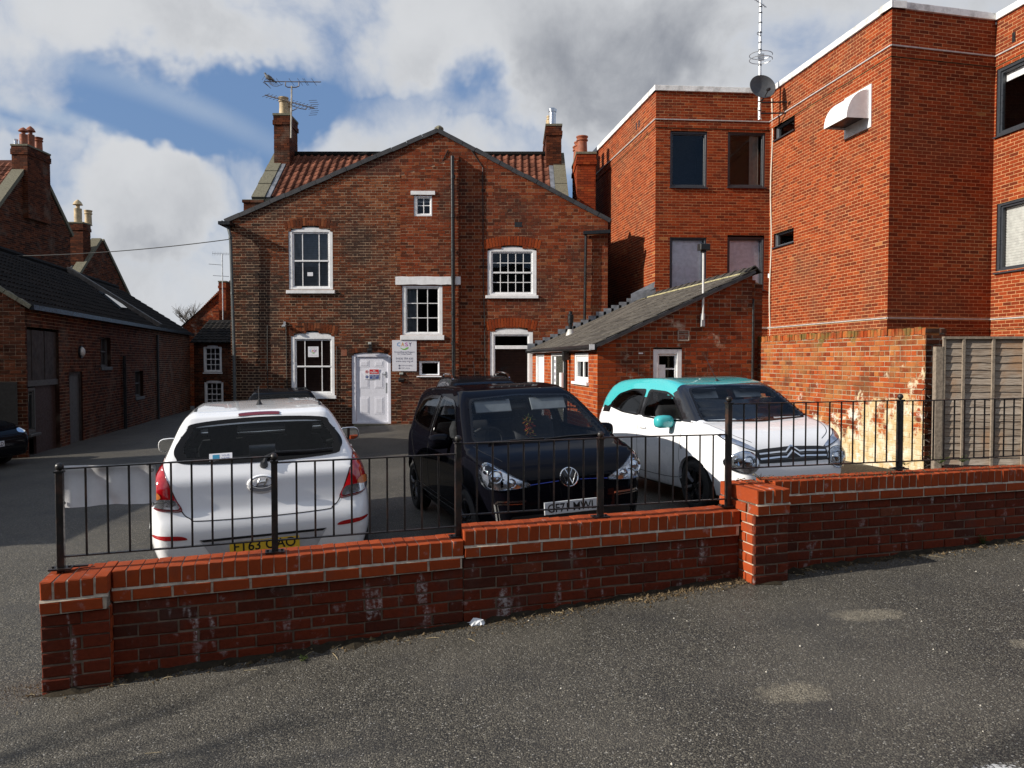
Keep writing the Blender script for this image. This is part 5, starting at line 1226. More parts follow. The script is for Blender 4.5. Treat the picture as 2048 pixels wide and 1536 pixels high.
# near end wall faces the viewer
ew = 6.2
E0 = Vector((BA.x, BA.y, 0)) + bL * ew; eU = -bL
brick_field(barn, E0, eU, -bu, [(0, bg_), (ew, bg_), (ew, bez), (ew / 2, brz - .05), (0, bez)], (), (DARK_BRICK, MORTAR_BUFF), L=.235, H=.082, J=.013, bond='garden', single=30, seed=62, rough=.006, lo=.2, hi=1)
for uu in (ew,): MB().quad(F0[0] + bL * uu + V3 * bg_, F0[0] + bL * uu + bu * bl + V3 * bg_, F0[0] + bL * uu + bu * bl + V3 * bez, F0[0] + bL * uu + V3 * bez).build('rear_wall', DARK_BRICK, barn, fix=False)
MB().poly([F0[0] + bu * bl + bL * x + V3 * z for x, z in ((0, bg_), (ew, bg_), (ew, bez), (ew / 2, brz), (0, bez))]).build('end_wall', DARK_BRICK, barn, fix=False)
def tiled_slope(parent, A, U, L_, top, mat, name, wd=.24, ln=.30, over=.15, lift=.02):
    """Rows of lapped tiles from the eaves line A + U up to a line offset by 'top'."""
    SV = top.normalized(); SL = top.length; SN = U.cross(SV); SN = SN if SN.z > 0 else -SN; SN.normalize(); A = A - SV * over; SL += over
    ba = MB().quad(A, A + U * L_, A + U * L_ + SV * SL, A + SV * SL).build(name, mat, parent, fix=False)
    m = MB(); rr = random.Random(3); nr_, nc = int(SL / ln), int(L_ / wd)
    for r_ in range(nr_):
        for c_ in range(nc):
            P = A + U * (c_ * wd) + SV * (r_ * ln); h = lift + rr.uniform(0, .01)
            m.add([P + SN * h, P + U * wd * .5 + SN * (h + .045), P + U * wd + SN * h, P + U * wd + SV * ln + SN * .004, P + U * wd * .5 + SV * ln + SN * .04, P + SV * ln + SN * .004, P, P + U * wd],
                  [(0, 1, 4, 5), (1, 2, 3, 4), (6, 7, 2, 1, 0)], 0, rr.random())
    m.build('tile_courses', mat, ba, kind='stuff', tint=True, fix=False); return ba
tp = bL * (ew / 2) + V3 * (brz - bez)
br1 = tiled_slope(barn, F0[0] - bu * .12 + V3 * bez, bu, bl + .2, tp, BARN_TILE, 'roof', over=.18)
MB().quad(*[F0[0] + bL * a + bu * u + V3 * z for a, u, z in ((ew / 2, -.1, brz), (ew / 2, bl, brz), (ew + .2, bl, bez - .1), (ew + .2, -.1, bez - .1))]).build('rear_slope', BARN_TILE, barn, fix=False)
MB().tube([F0[0] + tp + V3 * (bez + .03) + bu * u for u in np.linspace(-.1, bl, 30)], .10, 7).build('ridge_tiles', BARN_TILE, barn)
MB().boxf(F0[0] + bN * .17 + V3 * (bez - .13), bu, V3, bN, -.1, bl, -.02, .09, -.05, .05).build('gutter', PIPE, barn)
ve = MB(); sv = tp.normalized()
for sgn in (1,):
    for i in range(12): ve.boxf(F0[0] + V3 * (bez - .05), sv, sv.cross(bu).normalized() * (1 if sv.cross(bu).z > 0 else -1), -bu, tp.length * i / 12 - .15, tp.length * (i + 1) / 12 - .16, .0, .09, -.05, .13)
ve.build('verge', STONE, barn)
vp = on_plane(312, 648, F0[0], F0[2]); vu = (vp - F0[0]).dot(bu)
MB().boxf(F0[0] + bu * vu + V3 * bez, bu, sv, sv.cross(bu).normalized() * (1 if sv.cross(bu).z > 0 else -1), -.2, .2, -.1, tp.length, .02, .20).build('parapet', plain('parapet_render', (.10, .09, .08), .9, var=.3), barn)
# rooflight
def on_barn_roof(px, py): return on_plane(px, py, F0[0] + V3 * bez, sv.cross(bu).normalized())
q = [on_barn_roof(*c) for c in ((205, 594), (217, 596), (250, 622), (238, 621))]; rn = sv.cross(bu).normalized(); rn = rn if rn.z > 0 else -rn
sky_w = MB().prism([p_ + rn * .06 for p_ in q], rn * .08).build('rooflight', plain('rooflight_glass', (.05, .06, .07), .03, spec=1.0), barn)
q2 = [on_barn_roof(*c) for c in ((195, 586), (206, 588), (213, 593), (203, 592))]; MB().prism([p_ + rn * .06 for p_ in q2], rn * .05).build('rooflight', MATS['rooflight_glass'], barn)
# barn door, cart doors and small windows
m = MB(); k = 5
for i in range(k):
    a = cart[0] + (cart[1] - cart[0]) * i / k; b = cart[0] + (cart[1] - cart[0]) * (i + 1) / k; MB().boxf(*F0[:2], V3, bN, a + .012, b - .012, cart[2] + (cart[3] - cart[2]) * .62, cart[3] - .1, -.14, -.06 + .01 * (i % 2)).build('plank', TIMBER_DARK, barn)
MB().boxf(*F0[:2], V3, bN, cart[0] + (cart[1] - cart[0]) * .36, cart[1], cart[2], cart[2] + (cart[3] - cart[2]) * .58, -.16, -.10).build('cart_door', plain('brown_door', (.045, .022, .016), .6), barn)
MB().boxf(*F0[:2], V3, bN, cart[0], cart[1], cart[2] + (cart[3] - cart[2]) * .58, cart[2] + (cart[3] - cart[2]) * .62, -.14, -.03).build('transom', TIMBER_GREY, barn)
cw = (cart[0] + .05, cart[0] + (cart[1] - cart[0]) * .30, .1, cart[2] + (cart[3] - cart[2]) * .57)
window(barn, *F0, (cw[0] - .04, cw[1], cw[2], cw[3]), (cw[0] + .05, cw[1] - .09, cw[2] + .1, cw[3] - .1), rows=(cw[2] + .9,), mat=TIMBER_GREY, sill=(.02, .06, .05), sash=.03, n_face=-.06)
bd = MB()
for i in range(7):
    a = bdoor[0] + .06 + (bdoor[1] - bdoor[0] - .12) * i / 7; bd.boxf(*F0[:2], V3, bN, a + .003, a + (bdoor[1] - bdoor[0] - .12) / 7 - .003, bdoor[2], bdoor[3] - .08, -.12, -.075, ch=.004)
bdo = bd.build('door', TIMBER_GREY, barn, label='grey boarded door')
fmb = MB()
for q in ((bdoor[0], bdoor[0] + .06, bdoor[2], bdoor[3]), (bdoor[1] - .06, bdoor[1], bdoor[2], bdoor[3]), (bdoor[0] + .06, bdoor[1] - .06, bdoor[3] - .08, bdoor[3])): fmb.boxf(*F0[:2], V3, bN, *q, -.13, -.04)
fmb.build('door_frame', TIMBER_DARK, bdo)
MB().boxf(*F0[:2], V3, bN, bdoor[0] - .1, bdoor[1] + .2, bdoor[2] - .3, bdoor[2] - .0, -.1, .18).build('doorstep', STONE, barn)
ROSY = plain('peach_blind', (.86, .64, .50), .9)  # sheet colour that paints a sunlit wall reflected in the barn panes
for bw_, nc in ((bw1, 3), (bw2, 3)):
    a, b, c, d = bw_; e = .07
    window(barn, *F0, bw_, (a + e, b - e, c + e, d - e), cols=[a + e + (b - a - 2 * e) * i / nc for i in range(1, nc)], mid=(c + d) / 2, mat=TIMBER_GREY, sash=.03, n_face=-.10, sill=(.05, .10, .04), bar=.03, blind=(ROSY, 0, 1, 'flat'))  # the rosy sheet in the blind slot is that painted reflection
bp = on_plane(160, 704, F0[0], F0[2]); bk = root('bulkhead_lamp', 'round pale bulkhead lamp on the barn wall above its grey door', 'lamp', tuple(bp))
MB().lathe([(.17, 0), (.17, .05), (0, .05)], tuple(bp), bN, 16).build('base', BLACKPLASTIC, bk); MB().lathe([(.13, .04), (.13, .07), (.09, .11), (0, .12)], tuple(bp), bN, 16).build('diffuser', plain('lamp_diffuser', (.55, .54, .50), .35), bk, smooth=True)
for x, y in ((315, 670), (249, 712)):
    p = on_plane(x, y, F0[0] + bN * .07, F0[2]); MB().tube([Vector((p.x, p.y, p.z)), Vector((p.x, p.y, -.8))], .05, 8).build('drainpipe', PIPE, barn)

# ------------------------------------------------------------------ buildings beyond
def bhouse(name, label, gx, y0, y1, zeave, zridge, length, chim, brick=DARK_BRICK, tile=PANTILE):
    """A house whose gable end looks right, towards the yard."""
    ym = (y0 + y1) / 2; r = root(name, label, 'house', (gx, y0, -.6), group='old brick houses beyond the barn')
    O = Vector((gx, y0, 0)); U = Vector((0, 1, 0)); N = Vector((1, 0, 0)); wd = y1 - y0
    brick_field(r, O, U, N, [(0, -.8), (wd, -.8), (wd, zeave), (wd / 2, zridge), (0, zeave)], (), (brick, MORTAR_DARK), L=.235, H=.085, J=.012, bond='stretcher', seed=71, rough=.004)
    MB().quad((gx, y0, -.8), (gx - length, y0, -.8), (gx - length, y0, zeave), (gx, y0, zeave)).quad((gx, y1, -.8), (gx - length, y1, -.8), (gx - length, y1, zeave), (gx, y1, zeave)).build('wall', brick, r, fix=False)
    tiled_slope(r, Vector((gx - .3, y0, zeave)), Vector((-1, 0, 0)), length - .3, Vector((0, wd / 2, zridge - zeave)), tile, 'roof')
    MB().quad((gx, y1 + .2, zeave - .1), (gx - length, y1 + .2, zeave - .1), (gx - length, ym, zridge), (gx, ym, zridge)).build('rear_roof', BARN_TILE, r, fix=False)
    for s_ in (-1, 1):
        A = Vector((gx - .2, ym + s_ * (wd / 2 + .15), zeave - .08)); T = Vector((0, -s_ * wd / 2, zridge - zeave)); L_ = T.length; T.normalize(); MB().boxf(A, T, T.cross((1, 0, 0)) * (1 if T.cross((1, 0, 0)).z > 0 else -1), (1, 0, 0), 0, L_ + .15, 0, .14, -.25, .25).build('gable_coping', STONE, r)
    chimney(r, *chim[:6], brick, chim[6]); return r
HX = -20.0
yy = lambda px, X=HX: X * FPX / (px - 1024)
zc = at(0, 290, 31.7).z
bhouse('brick_house', 'dark brick house with red pantiles and broad chimney behind the barn', HX, 30.0, 35.0, 7.45, 10.15, 9, (HX - .45, HX + .2, 31.7, 33.25, 7.6, zc,
    [(HX - .10, 31.95, .15, .75, TERRA, 'cowl'), (HX - .12, 32.45, .15, .95, TERRA, 'cowl'), (HX - .10, 32.95, .16, .62, TERRA, 'pot'), (HX - .36, 31.85, .07, .25, STEEL, 'flue')]))
HX2 = -21.0
bhouse('brick_house', 'farther brick house with slender chimney and grey slates beyond the barn', HX2, yy(150, HX2) - .4, yy(225, HX2) + 2.2, at(0, 600, 40).z, at(0, 500, 40).z + .4, 8, (HX2 - .9, HX2 - .1, yy(175, HX2), yy(190, HX2), at(0, 530, 38).z, at(0, 445, 38).z,
    [(HX2 - .5, yy(175, HX2) + .3, .18, 1.15, BUFFPOT, 'cowl'), (HX2 - .35, yy(175, HX2) + .95, .17, .75, BUFFPOT, 'pot')]), tile=SLATE)
# small cottage with two sash windows
CY = 36.4; cot = root('brick_cottage', 'small dark cottage with two white sash windows between barn and gabled house', 'house', (XAT(430, CY), CY, -.5))
CO = Vector((0, CY, 0)); cx0, cx1 = XAT(388, CY), XAT(500, CY); cez = at(0, 683, CY).z
def crect(x0, x1, y0, y1): return (XAT(x0, CY), XAT(x1, CY), at(0, y1, CY).z, at(0, y0, CY).z)
ca, cb = crect(407, 443.5, 694, 745), crect(408, 446, 764, 815)
brick_field(cot, CO, GU, GN, [(cx0, -.9), (cx1, -.9), (cx1, cez), (cx0, cez)], [hole_of(*ca, .08), hole_of(*cb, .08)], (DARK_BRICK, MORTAR_DARK), L=.23, H=.08, seed=81, rough=.003)
for f in (ca, cb):
    e = .12; g_ = (f[0] + e, f[1] - e, f[2] + e, f[3] - e * .6)
    window(cot, CO, GU, GN, f, g_, rise=.08, cols=[g_[0] + (g_[1] - g_[0]) * i / 3 for i in (1, 2)], rows=[g_[2] + (g_[3] - g_[2]) * i / 4 for i in (1, 3)], mid=(g_[2] + g_[3]) / 2, sash=.03, bar=.03, inside=INSIDE_PALE, sill=(.03, .06, .04))
ct = Vector((1.0, 2.2, at(0, 640, 38.5).z - cez))
tiled_slope(cot, Vector((cx0 - .1, CY - .1, cez)), GU, cx1 - cx0 + .1, Vector((0, 2.2, at(0, 640, 38.5).z - cez)), BARN_TILE, 'roof')
MB().quad((cx0, CY, -.9), (cx0, CY + 5, -.9), (cx0, CY + 5, cez + .5), (cx0, CY, cez)).build('side_wall', DARK_BRICK, cot, fix=False)
fg = root('brick_gable', 'warm lit brick gable rising behind the small cottage roof', 'house', (XAT(430, 43), 43, -.5)); FO = Vector((0, 43, 0)); X2 = lambda px: XAT(px, 43); Z2 = lambda py: at(0, py, 43).z
brick_field(fg, FO, GU, GN, [(X2(366), -.9), (X2(520), -.9), (X2(520), Z2(520)), (X2(452), Z2(568)), (X2(366), Z2(654))], (), (OUT_BRICK, MORTAR_BUFF), L=.24, H=.085, seed=83, rough=.003)
MB().quad((X2(366), 43.02, -.9), (X2(366), 50, -.9), (X2(366), 50, Z2(654)), (X2(366), 43.02, Z2(654))).quad((X2(366) - .1, 42.9, Z2(654)), (X2(520), 42.9, Z2(518)), (X2(520), 50, Z2(518)), (X2(366) - .1, 50, Z2(654))).build('roof', BARN_TILE, fg, fix=False)
chimney(fg, X2(450), X2(464), 42.2, 43.2, Z2(700), Z2(566), OUT_BRICK, [])
# aerials
def yagi(mb, A, B, n, half, up=(0, 0, 1), r=.008, refl=True):
    A, B, up = Vector(A), Vector(B), Vector(up); mb.tube([A, B], r * 1.3, 5)
    side = (B - A).cross(up).normalized()
    for i in range(n):
        c = A + (B - A) * ((i + .3) / n); d = (up * .7 + side * .7) * half * (1 - .3 * i / n); mb.tube([c - d, c + d], r * .6, 4)
cm = root('tv_aerial', 'thin television aerial on a pole beside the far cottage roof', 'aerial', (XAT(447, 39), 39, 2))
pm = Vector((XAT(447, 39), 39, 0)); m = MB().tube([pm + V3 * at(0, 655, 39).z, pm + V3 * at(0, 508, 39).z], .025, 6); m.build('pole', PVC_GREY, cm)
m = MB(); yagi(m, (XAT(427, 39), 39, at(0, 507, 39).z), (XAT(458, 39), 39.2, at(0, 507, 39).z), 11, .13); m.build('yagi_aerial', PVC_GREY, cm)
for py in (529, 552): m = MB().tube([(XAT(420 if py == 529 else 428, 39), 39, at(0, py - 1, 39).z), (XAT(447 if py == 529 else 460, 39), 39, at(0, py + 1, 39).z)], .015, 5).build('dipole_aerial', PVC_GREY, cm)
AY = 26.4; am = root('tv_aerial', 'two pronged television aerial strapped to the left chimney of the gabled house', 'aerial', (XAT(583, AY), AY, at(0, 275, AY).z))
px_ = lambda x, y, dy=0: Vector((at(x, y, AY + dy).x, AY + dy, at(x, y, AY + dy).z))
RUSTY = plain('rusty_steel', (.16, .13, .11), .6, metal=.3, var=.4)
MB().tube([px_(582, 276), px_(583.5, 172)], .028, 7).build('pole', plain('pale_pole', (.45, .41, .34), .5, var=.3), am, smooth=True)
m = MB(); A, B = px_(528, 163), px_(642, 164); m.tube([A, B], .016, 6)
for x in (537, 540, 543, 546, 549, 552, 558, 583, 600, 610, 613, 628): c = px_(x, 163.6); m.tube([c + Vector((-.04, -.18, .05)), c + Vector((.04, .18, -.06))], .008, 4)
for s_ in (-1, 1): m.tube([px_(528, 163), px_(540, 163 + 12 * s_) + Vector((0, s_ * .1, 0))], .008, 4); m.tube([px_(526, 164), px_(540, 175)], .01, 4); m.tube([px_(524, 160), px_(531, 150)], .006, 4)
m.tube([px_(571, 165), px_(571, 172), px_(575, 174.5), px_(592, 174.5), px_(598, 172), px_(598, 165)], .018, 6)
m.tube([px_(540, 165), px_(546, 172), px_(554, 173), px_(566, 168)], .008, 4); m.build('yagi_aerial', RUSTY, am)
m = MB(); A, B = px_(530, 190), px_(629, 217); m.tube([A, B], .018, 6)
for i in range(14): c = A + (B - A) * (i / 14 + .02); m.tube([c + Vector((-.08, -.14, -.10)), c + Vector((.08, .14, .10))], .008, 4)
for s_ in (-1, 1):
    for i in range(4): c = px_(629 - 2 * abs(i - 1), 216) + V3 * (s_ * .07 * (i + .5)); m.tube([c + Vector((-.10, -.1, -.03)), c + Vector((.12, .1, .05))], .007, 4)
m.tube([px_(583, 211), px_(600, 217), px_(612, 219), px_(614, 215)], .016, 5); m.tube([px_(584, 222), px_(594, 217)], .016, 5); m.build('grid_aerial', RUSTY, am)

# the pigeon on the aerial: one body of joined rings
pb = px_(538, 156); bird = MB()
spine = [(-.155, .115, .004), (-.150, .118, .018), (-.125, .128, .030), (-.112, .112, .034), (-.100, .085, .032), (-.075, .045, .058), (-.02, .0, .082), (.05, -.035, .070), (.11, -.075, .036), (.16, -.115, .022), (.235, -.165, .016), (.24, -.17, .003)]
bird.tube([pb + Vector((x * 1.1, 0, z * 1.1 + .02)) for x, z, r_ in spine], [r_ for _, _, r_ in spine], 12)
for s_ in (-.02, .02): bird.tube([pb + Vector((.02, s_, -.04)), pb + Vector((.01, s_, -.13))], .006, 4)
bo = tag(bird.build('pigeon', plain('pigeon_grey', (.10, .10, .10), .7, var=.35, nscale=14), smooth=True, sharp=80), 'grey pigeon perched on the top aerial of the left chimney', 'pigeon')
# overhead wire
wa, wb = Vector((-24, 26, at(0, 487, 26).z)), Vector((gu(461), GY + .05, gv(478)))
tag(MB().tube([wa.lerp(wb, t) - V3 * (.45 * 4 * t * (1 - t)) for t in np.linspace(0, 1, 30)], .013, 5).build('overhead_wire', CABLE), 'black overhead wire from the left edge to the gabled house', 'wire')
# ------------------------------------------------------------------ cars: smooth bodies carved from a side profile, a plan and a section
def spline(pts, n=9, closed=False):
    P = np.array(pts, float); m = len(P); out = []
    rng = range(m) if closed else range(m - 1)
    for i in rng:
        if closed: a, b, c, d = P[(i - 1) % m], P[i], P[(i + 1) % m], P[(i + 2) % m]
        else: a, b, c, d = P[max(i - 1, 0)], P[i], P[i + 1], P[min(i + 2, m - 1)]
        for t in np.linspace(0, 1, n, endpoint=False):
            out.append(.5 * (2 * b + (c - a) * t + (2 * a - 5 * b + 4 * c - d) * t * t + (3 * b - a - 3 * c + d) * t ** 3))
    if not closed: out.append(P[-1])
    return np.array(out)

def inside(poly, pts):
    P = np.asarray(poly); x, y = pts[:, 0], pts[:, 1]; r = np.zeros(len(pts), bool); j = len(P) - 1
    for i in range(len(P)):
        xi, yi = P[i]; xj, yj = P[j]
        if yi != yj:
            c = ((yi > y) != (yj > y)) & (x < (xj - xi) * (y - yi) / (yj - yi) + xi); r ^= c
        j = i
    return r

def seg_dist(poly, pts):
    P = np.asarray(poly); Q = np.roll(P, -1, 0); best = np.full(len(pts), 9.0)
    for a, b in zip(P, Q):
        ab = b - a; l = ab.dot(ab)
        if l < 1e-12: continue
        t = np.clip(((pts - a) @ ab) / l, 0, 1); d = pts - a - t[:, None] * ab
        best = np.minimum(best, np.sqrt((d * d).sum(1)))
    return best

def fillet(pts, r=.05, n=5):
    """Straight edged outline with rounded corners."""
    P = np.array(pts, float); out = []
    for i in range(len(P)):
        a, b, c = P[i - 1], P[i], P[(i + 1) % len(P)]; la, lc = np.linalg.norm(a - b), np.linalg.norm(c - b); k = min(r, .45 * la, .45 * lc)
        p, q = b + (a - b) / la * k, b + (c - b) / lc * k
        out += [tuple(p * (1 - t) ** 2 + 2 * b * t * (1 - t) + q * t * t) for t in np.linspace(0, 1, n)]
    return out

class CarBody:
    def __init__(s, sp):
        s.sp = sp; side = spline(sp['side'], 6, closed=True); s.side = side
        h = .014; L = sp['L']; gx = np.arange(-L / 2 - .25, L / 2 + .25, h); gzz = np.arange(0, 1.85, h)
        X, Z = np.meshgrid(gx, gzz, indexing='ij'); pts = np.stack([X.ravel(), Z.ravel()], 1)
        sd = seg_dist(side, pts); sd[inside(side, pts)] *= -1; s.g = sd.reshape(X.shape); s.gx, s.gz, s.h = gx, gzz, h
        wv_ = spline(sp['w'], 8); s.wz, s.wv = wv_[:, 0], wv_[:, 1]; pv = spline(sp['p'], 8); s.px, s.pv = pv[:, 0], pv[:, 1]
        s.k = sp.get('k', .09); s.build()
    def sdf(s, x, z):
        fx = np.clip((x - s.gx[0]) / s.h, 0, len(s.gx) - 1.001); fz = np.clip((z - s.gz[0]) / s.h, 0, len(s.gz) - 1.001)
        i, j = fx.astype(int), fz.astype(int); a, b = fx - i, fz - j; g = s.g
        v = g[i, j] * (1 - a) * (1 - b) + g[i + 1, j] * a * (1 - b) + g[i, j + 1] * (1 - a) * b + g[i + 1, j + 1] * a * b
        return v + np.maximum(0, np.maximum(s.gx[0] - x, x - s.gx[-1])) + np.maximum(0, z - s.gz[-1]) + np.maximum(0, -z)
    def F(s, x, y, z):
        a = np.abs(y) - np.interp(z, s.wz, s.wv) * np.interp(x, s.px, s.pv); b = s.sdf(x, z); k = s.k
        hh = np.clip(.5 + .5 * (b - a) / k, 0, 1); return a * (1 - hh) + b * hh + k * hh * (1 - hh) * .8
    def build(s):
        sp = s.sp; q = sp.get('q', 1.0); nph, nm, nf = int(168 * q), int(64 * q), int(40 * q); spx = sp['L'] / 2 - .42; zc = .60
        st = [(-spx, -math.pi / 2 + (math.pi / 2) * (i + .3) / nf) for i in range(nf)] + [(-spx + 2 * spx * i / nm, 0) for i in range(nm + 1)] + [(spx, (math.pi / 2) * (i + .7) / nf) for i in range(nf)]
        ox = np.array([a for a, _ in st]); ps = np.array([b for _, b in st]); ph = np.arange(nph) * 2 * np.pi / nph
        OX = np.repeat(ox, nph); PS = np.repeat(ps, nph); PH = np.tile(ph, len(st))
        dx, dy, dz = np.sin(PS), np.cos(PS) * np.cos(PH), np.cos(PS) * np.sin(PH)
        lo, hi = np.zeros(len(OX)), np.full(len(OX), 2.0)
        for _ in range(30):
            m = (lo + hi) / 2; f = s.F(OX + dx * m, dy * m, zc + dz * m); lo = np.where(f < 0, m, lo); hi = np.where(f < 0, hi, m)
        t = (lo + hi) / 2; V = np.stack([OX + dx * t, dy * t, zc + dz * t], 1); ns = len(st)
        # snap vertices near the wheel arches onto clean circles
        for ax in sp['axles']:
            r = np.hypot(V[:, 0] - ax, V[:, 2] - sp['wr']); side = np.abs(V[:, 1]) > .45
            k = side & (np.abs(r - sp['arch']) < .022); f = sp['arch'] / np.maximum(r, 1e-6)
            V[k, 0] = ax + (V[k, 0] - ax) * f[k]; V[k, 2] = sp['wr'] + (V[k, 2] - sp['wr']) * f[k]
        Fc = []
        for i in range(ns - 1):
            a = i * nph
            for j in range(nph): j2 = (j + 1) % nph; Fc.append((a + j, a + j2, a + nph + j2, a + nph + j))
        G = V.reshape(ns, nph, 3); du = np.gradient(G, axis=0); dv = np.roll(G, -1, 1) - np.roll(G, 1, 1)
        nrm = np.cross(dv, du); nrm /= np.maximum(np.linalg.norm(nrm, axis=2, keepdims=True), 1e-9); nrm = nrm.reshape(-1, 3)
        cen = V - np.array([0, 0, zc]); cen[:, 0] = V[:, 0] - np.clip(V[:, 0], -spx, spx)
        if (nrm * cen).sum() < 0: nrm = -nrm
        c0 = len(V); ends = []
        for base, sx in ((0, -1), ((ns - 1) * nph, 1)):
            ends.append(V[base:base + nph].mean(0)); nrm = np.vstack([nrm, [[sx, 0, 0]]])
        V = np.vstack([V, ends]); 
        for j in range(nph): j2 = (j + 1) % nph; Fc.append((j2, j, c0)); b = (ns - 1) * nph; Fc.append((b + j, b + j2, c0 + 1))
        s.V, s.F_, s.Nv = V, Fc, nrm
        s.fc = np.array([V[list(f)].mean(0) for f in Fc]); s.fn = np.array([nrm[list(f)].mean(0) for f in Fc])
        s.bvh = BVHTree.FromPolygons([tuple(v) for v in V], Fc)
        s.taken = np.zeros(len(Fc), bool)
    def view(s, axis, pts):
        if axis[0] == 'x': return np.stack([pts[:, 1], pts[:, 2]], 1)
        if axis[0] == 'y': return np.stack([pts[:, 0], pts[:, 2]], 1)
        return np.stack([pts[:, 0], pts[:, 1]], 1)
    def facing(s, axis, lim=.12):
        k = {'x+': s.fn[:, 0], 'x-': -s.fn[:, 0], 'y+': s.fn[:, 1], 'y-': -s.fn[:, 1], 'z+': s.fn[:, 2]}[axis]; return k > lim
    def zone(s, axis, outline, shrink=0.0, lim=.12, extra=None):
        P = s.view(axis, s.fc); m = inside(outline, P) & s.facing(axis, lim) & ~s.taken
        if shrink: m &= seg_dist(outline, P) > shrink
        if extra is not None: m &= extra(s.fc)
        return m
    def take(s, m): s.taken |= m
    def mesh(s, name, mask, mat, parent, inset=0.0, flip=False):
        ids = np.nonzero(mask)[0]; used = sorted({v for i in ids for v in s.F_[i]}); mp = {v: k for k, v in enumerate(used)}
        V = s.V[used] - s.Nv[used] * inset; fs = [tuple(mp[v] for v in (reversed(s.F_[i]) if flip else s.F_[i])) for i in ids]
        me = bpy.data.meshes.new(name); me.from_pydata(V.tolist(), [], fs); me.materials.append(mat)
        me.polygons.foreach_set('use_smooth', [True] * len(fs)); me.update()
        # face winding must agree with the stored normals
        if len(fs):
            fn = np.array(me.polygons[0].normal); 
            if (fn @ s.fn[ids[0]]) * (-1 if flip else 1) < 0: me.flip_normals()
        me.normals_split_custom_set_from_vertices([tuple(n) for n in (s.Nv[used] * (-1 if flip else 1))])
        o = bpy.data.objects.new(name, me); COL.objects.link(o); o.parent = parent; ORG[o.name] = Vector((0, 0, 0)); return o
    def hit(s, axis, a, b):
        if axis == 'x+': o, d = Vector((4, a, b)), Vector((-1, 0, 0))
        elif axis == 'x-': o, d = Vector((-4, a, b)), Vector((1, 0, 0))
        elif axis == 'y+': o, d = Vector((a, 3, b)), Vector((0, -1, 0))
        elif axis == 'y-': o, d = Vector((a, -3, b)), Vector((0, 1, 0))
        else: o, d = Vector((a, b, 4)), Vector((0, 0, -1))
        loc, n, i, _ = s.bvh.ray_cast(o, d)
        if loc is None: loc, n, i, _ = s.bvh.find_nearest(o + d * 3.0)
        vs = s.F_[i]; w_ = np.array([1 / (np.linalg.norm(s.V[v] - np.array(loc)) + 1e-4) ** 2 for v in vs]); nn = (s.Nv[list(vs)] * w_[:, None]).sum(0); nn /= np.linalg.norm(nn)
        return loc, Vector(nn)
    def panel(s, name, axis, outline, mats, parent, inner=None, off=.003, skirt=.012, res=.05, smooth_n=5, label=None, sharp=False, bulge=0.0):
        """A fitted piece (pane, lamp, plate) that follows the body under an outline."""
        ol = np.array(outline) if sharp else spline(outline, smooth_n, closed=True)
        loops = [ol] + ([np.array(inner) if sharp else spline(inner, smooth_n, closed=True)] if inner is not None else [])
        pts, edges = [], []
        for lp in loops:
            d = []
            for a, b in zip(lp, np.roll(lp, -1, 0)):
                k = max(1, int(np.linalg.norm(b - a) / res)); d += [a + (b - a) * i / k for i in range(k)]
            b0 = len(pts); pts += d; edges += [(b0 + i, b0 + (i + 1) % len(d)) for i in range(len(d))]
        lo, hi = ol.min(0), ol.max(0); gx, gy = np.arange(lo[0], hi[0], res), np.arange(lo[1], hi[1], res)
        if len(gx) * len(gy):
            G = np.array([(x, y) for x in gx for y in gy]); ok = inside(ol, G) & (seg_dist(ol, G) > res * .45)
            if inner is not None: ok &= seg_dist(loops[1], G) > res * .35
            pts += [p for p in G[ok]]
        r = delaunay_2d_cdt([Vector((float(p[0]), float(p[1]))) for p in pts], edges, [], 0, 1e-6)
        pv = np.array([tuple(v) for v in r[0]]); tri = [f for f in r[2]]; cen = np.array([pv[list(f)].mean(0) for f in tri])
        keep = inside(ol, cen); mi = (~inside(loops[1], cen)).astype(int) if inner is not None else np.zeros(len(tri), int)
        tri = [t for t, k in zip(tri, keep) if k]; mi = mi[keep]
        dd = seg_dist(ol, pv) if bulge else None
        hits = [s.hit(axis, *p) for p in pv]; vs = [l + n * (off + (bulge * min(1, dd[i] / .05) if bulge else 0)) for i, (l, n) in enumerate(hits)]; nn = [n for _, n in hits]
        cnt = {}
        for t in tri:
            for a, b in zip(t, t[1:] + t[:1]): cnt[(min(a, b), max(a, b))] = cnt.get((min(a, b), max(a, b)), 0) + 1
        vs2, nn2, fs, ms = list(vs), list(nn), list(tri), list(mi); mp = {}
        for (a, b), c in cnt.items():
            if c == 1:
                for v in (a, b):
                    if v not in mp: mp[v] = len(vs2); vs2.append(vs[v] - nn[v] * (skirt + off)); nn2.append(nn[v])
                fs.append((a, b, mp[b], mp[a])); ms.append(1 if inner is not None else 0)
        me = bpy.data.meshes.new(name); me.from_pydata([tuple(v) for v in vs2], [], [tuple(f) for f in fs])
        for m in (mats if isinstance(mats, (list, tuple)) else [mats]): me.materials.append(m)
        me.polygons.foreach_set('material_index', [int(x) for x in ms]); me.polygons.foreach_set('use_smooth', [True] * len(fs)); me.update()
        bm = bmesh.new(); bm.from_mesh(me); bm.faces.ensure_lookup_table()
        for f in bm.faces:
            c = nn2[f.verts[0].index]
            if f.index < len(tri) and f.normal.dot(c) < 0: f.normal_flip()
        bm.to_mesh(me); bm.free(); me.update()
        if not bulge: me.normals_split_custom_set_from_vertices([tuple(n) for n in nn2])
        o = bpy.data.objects.new(name, me); COL.objects.link(o); o.parent = parent; ORG[o.name] = Vector((0, 0, 0))
        if label: o['label'] = label
        return o
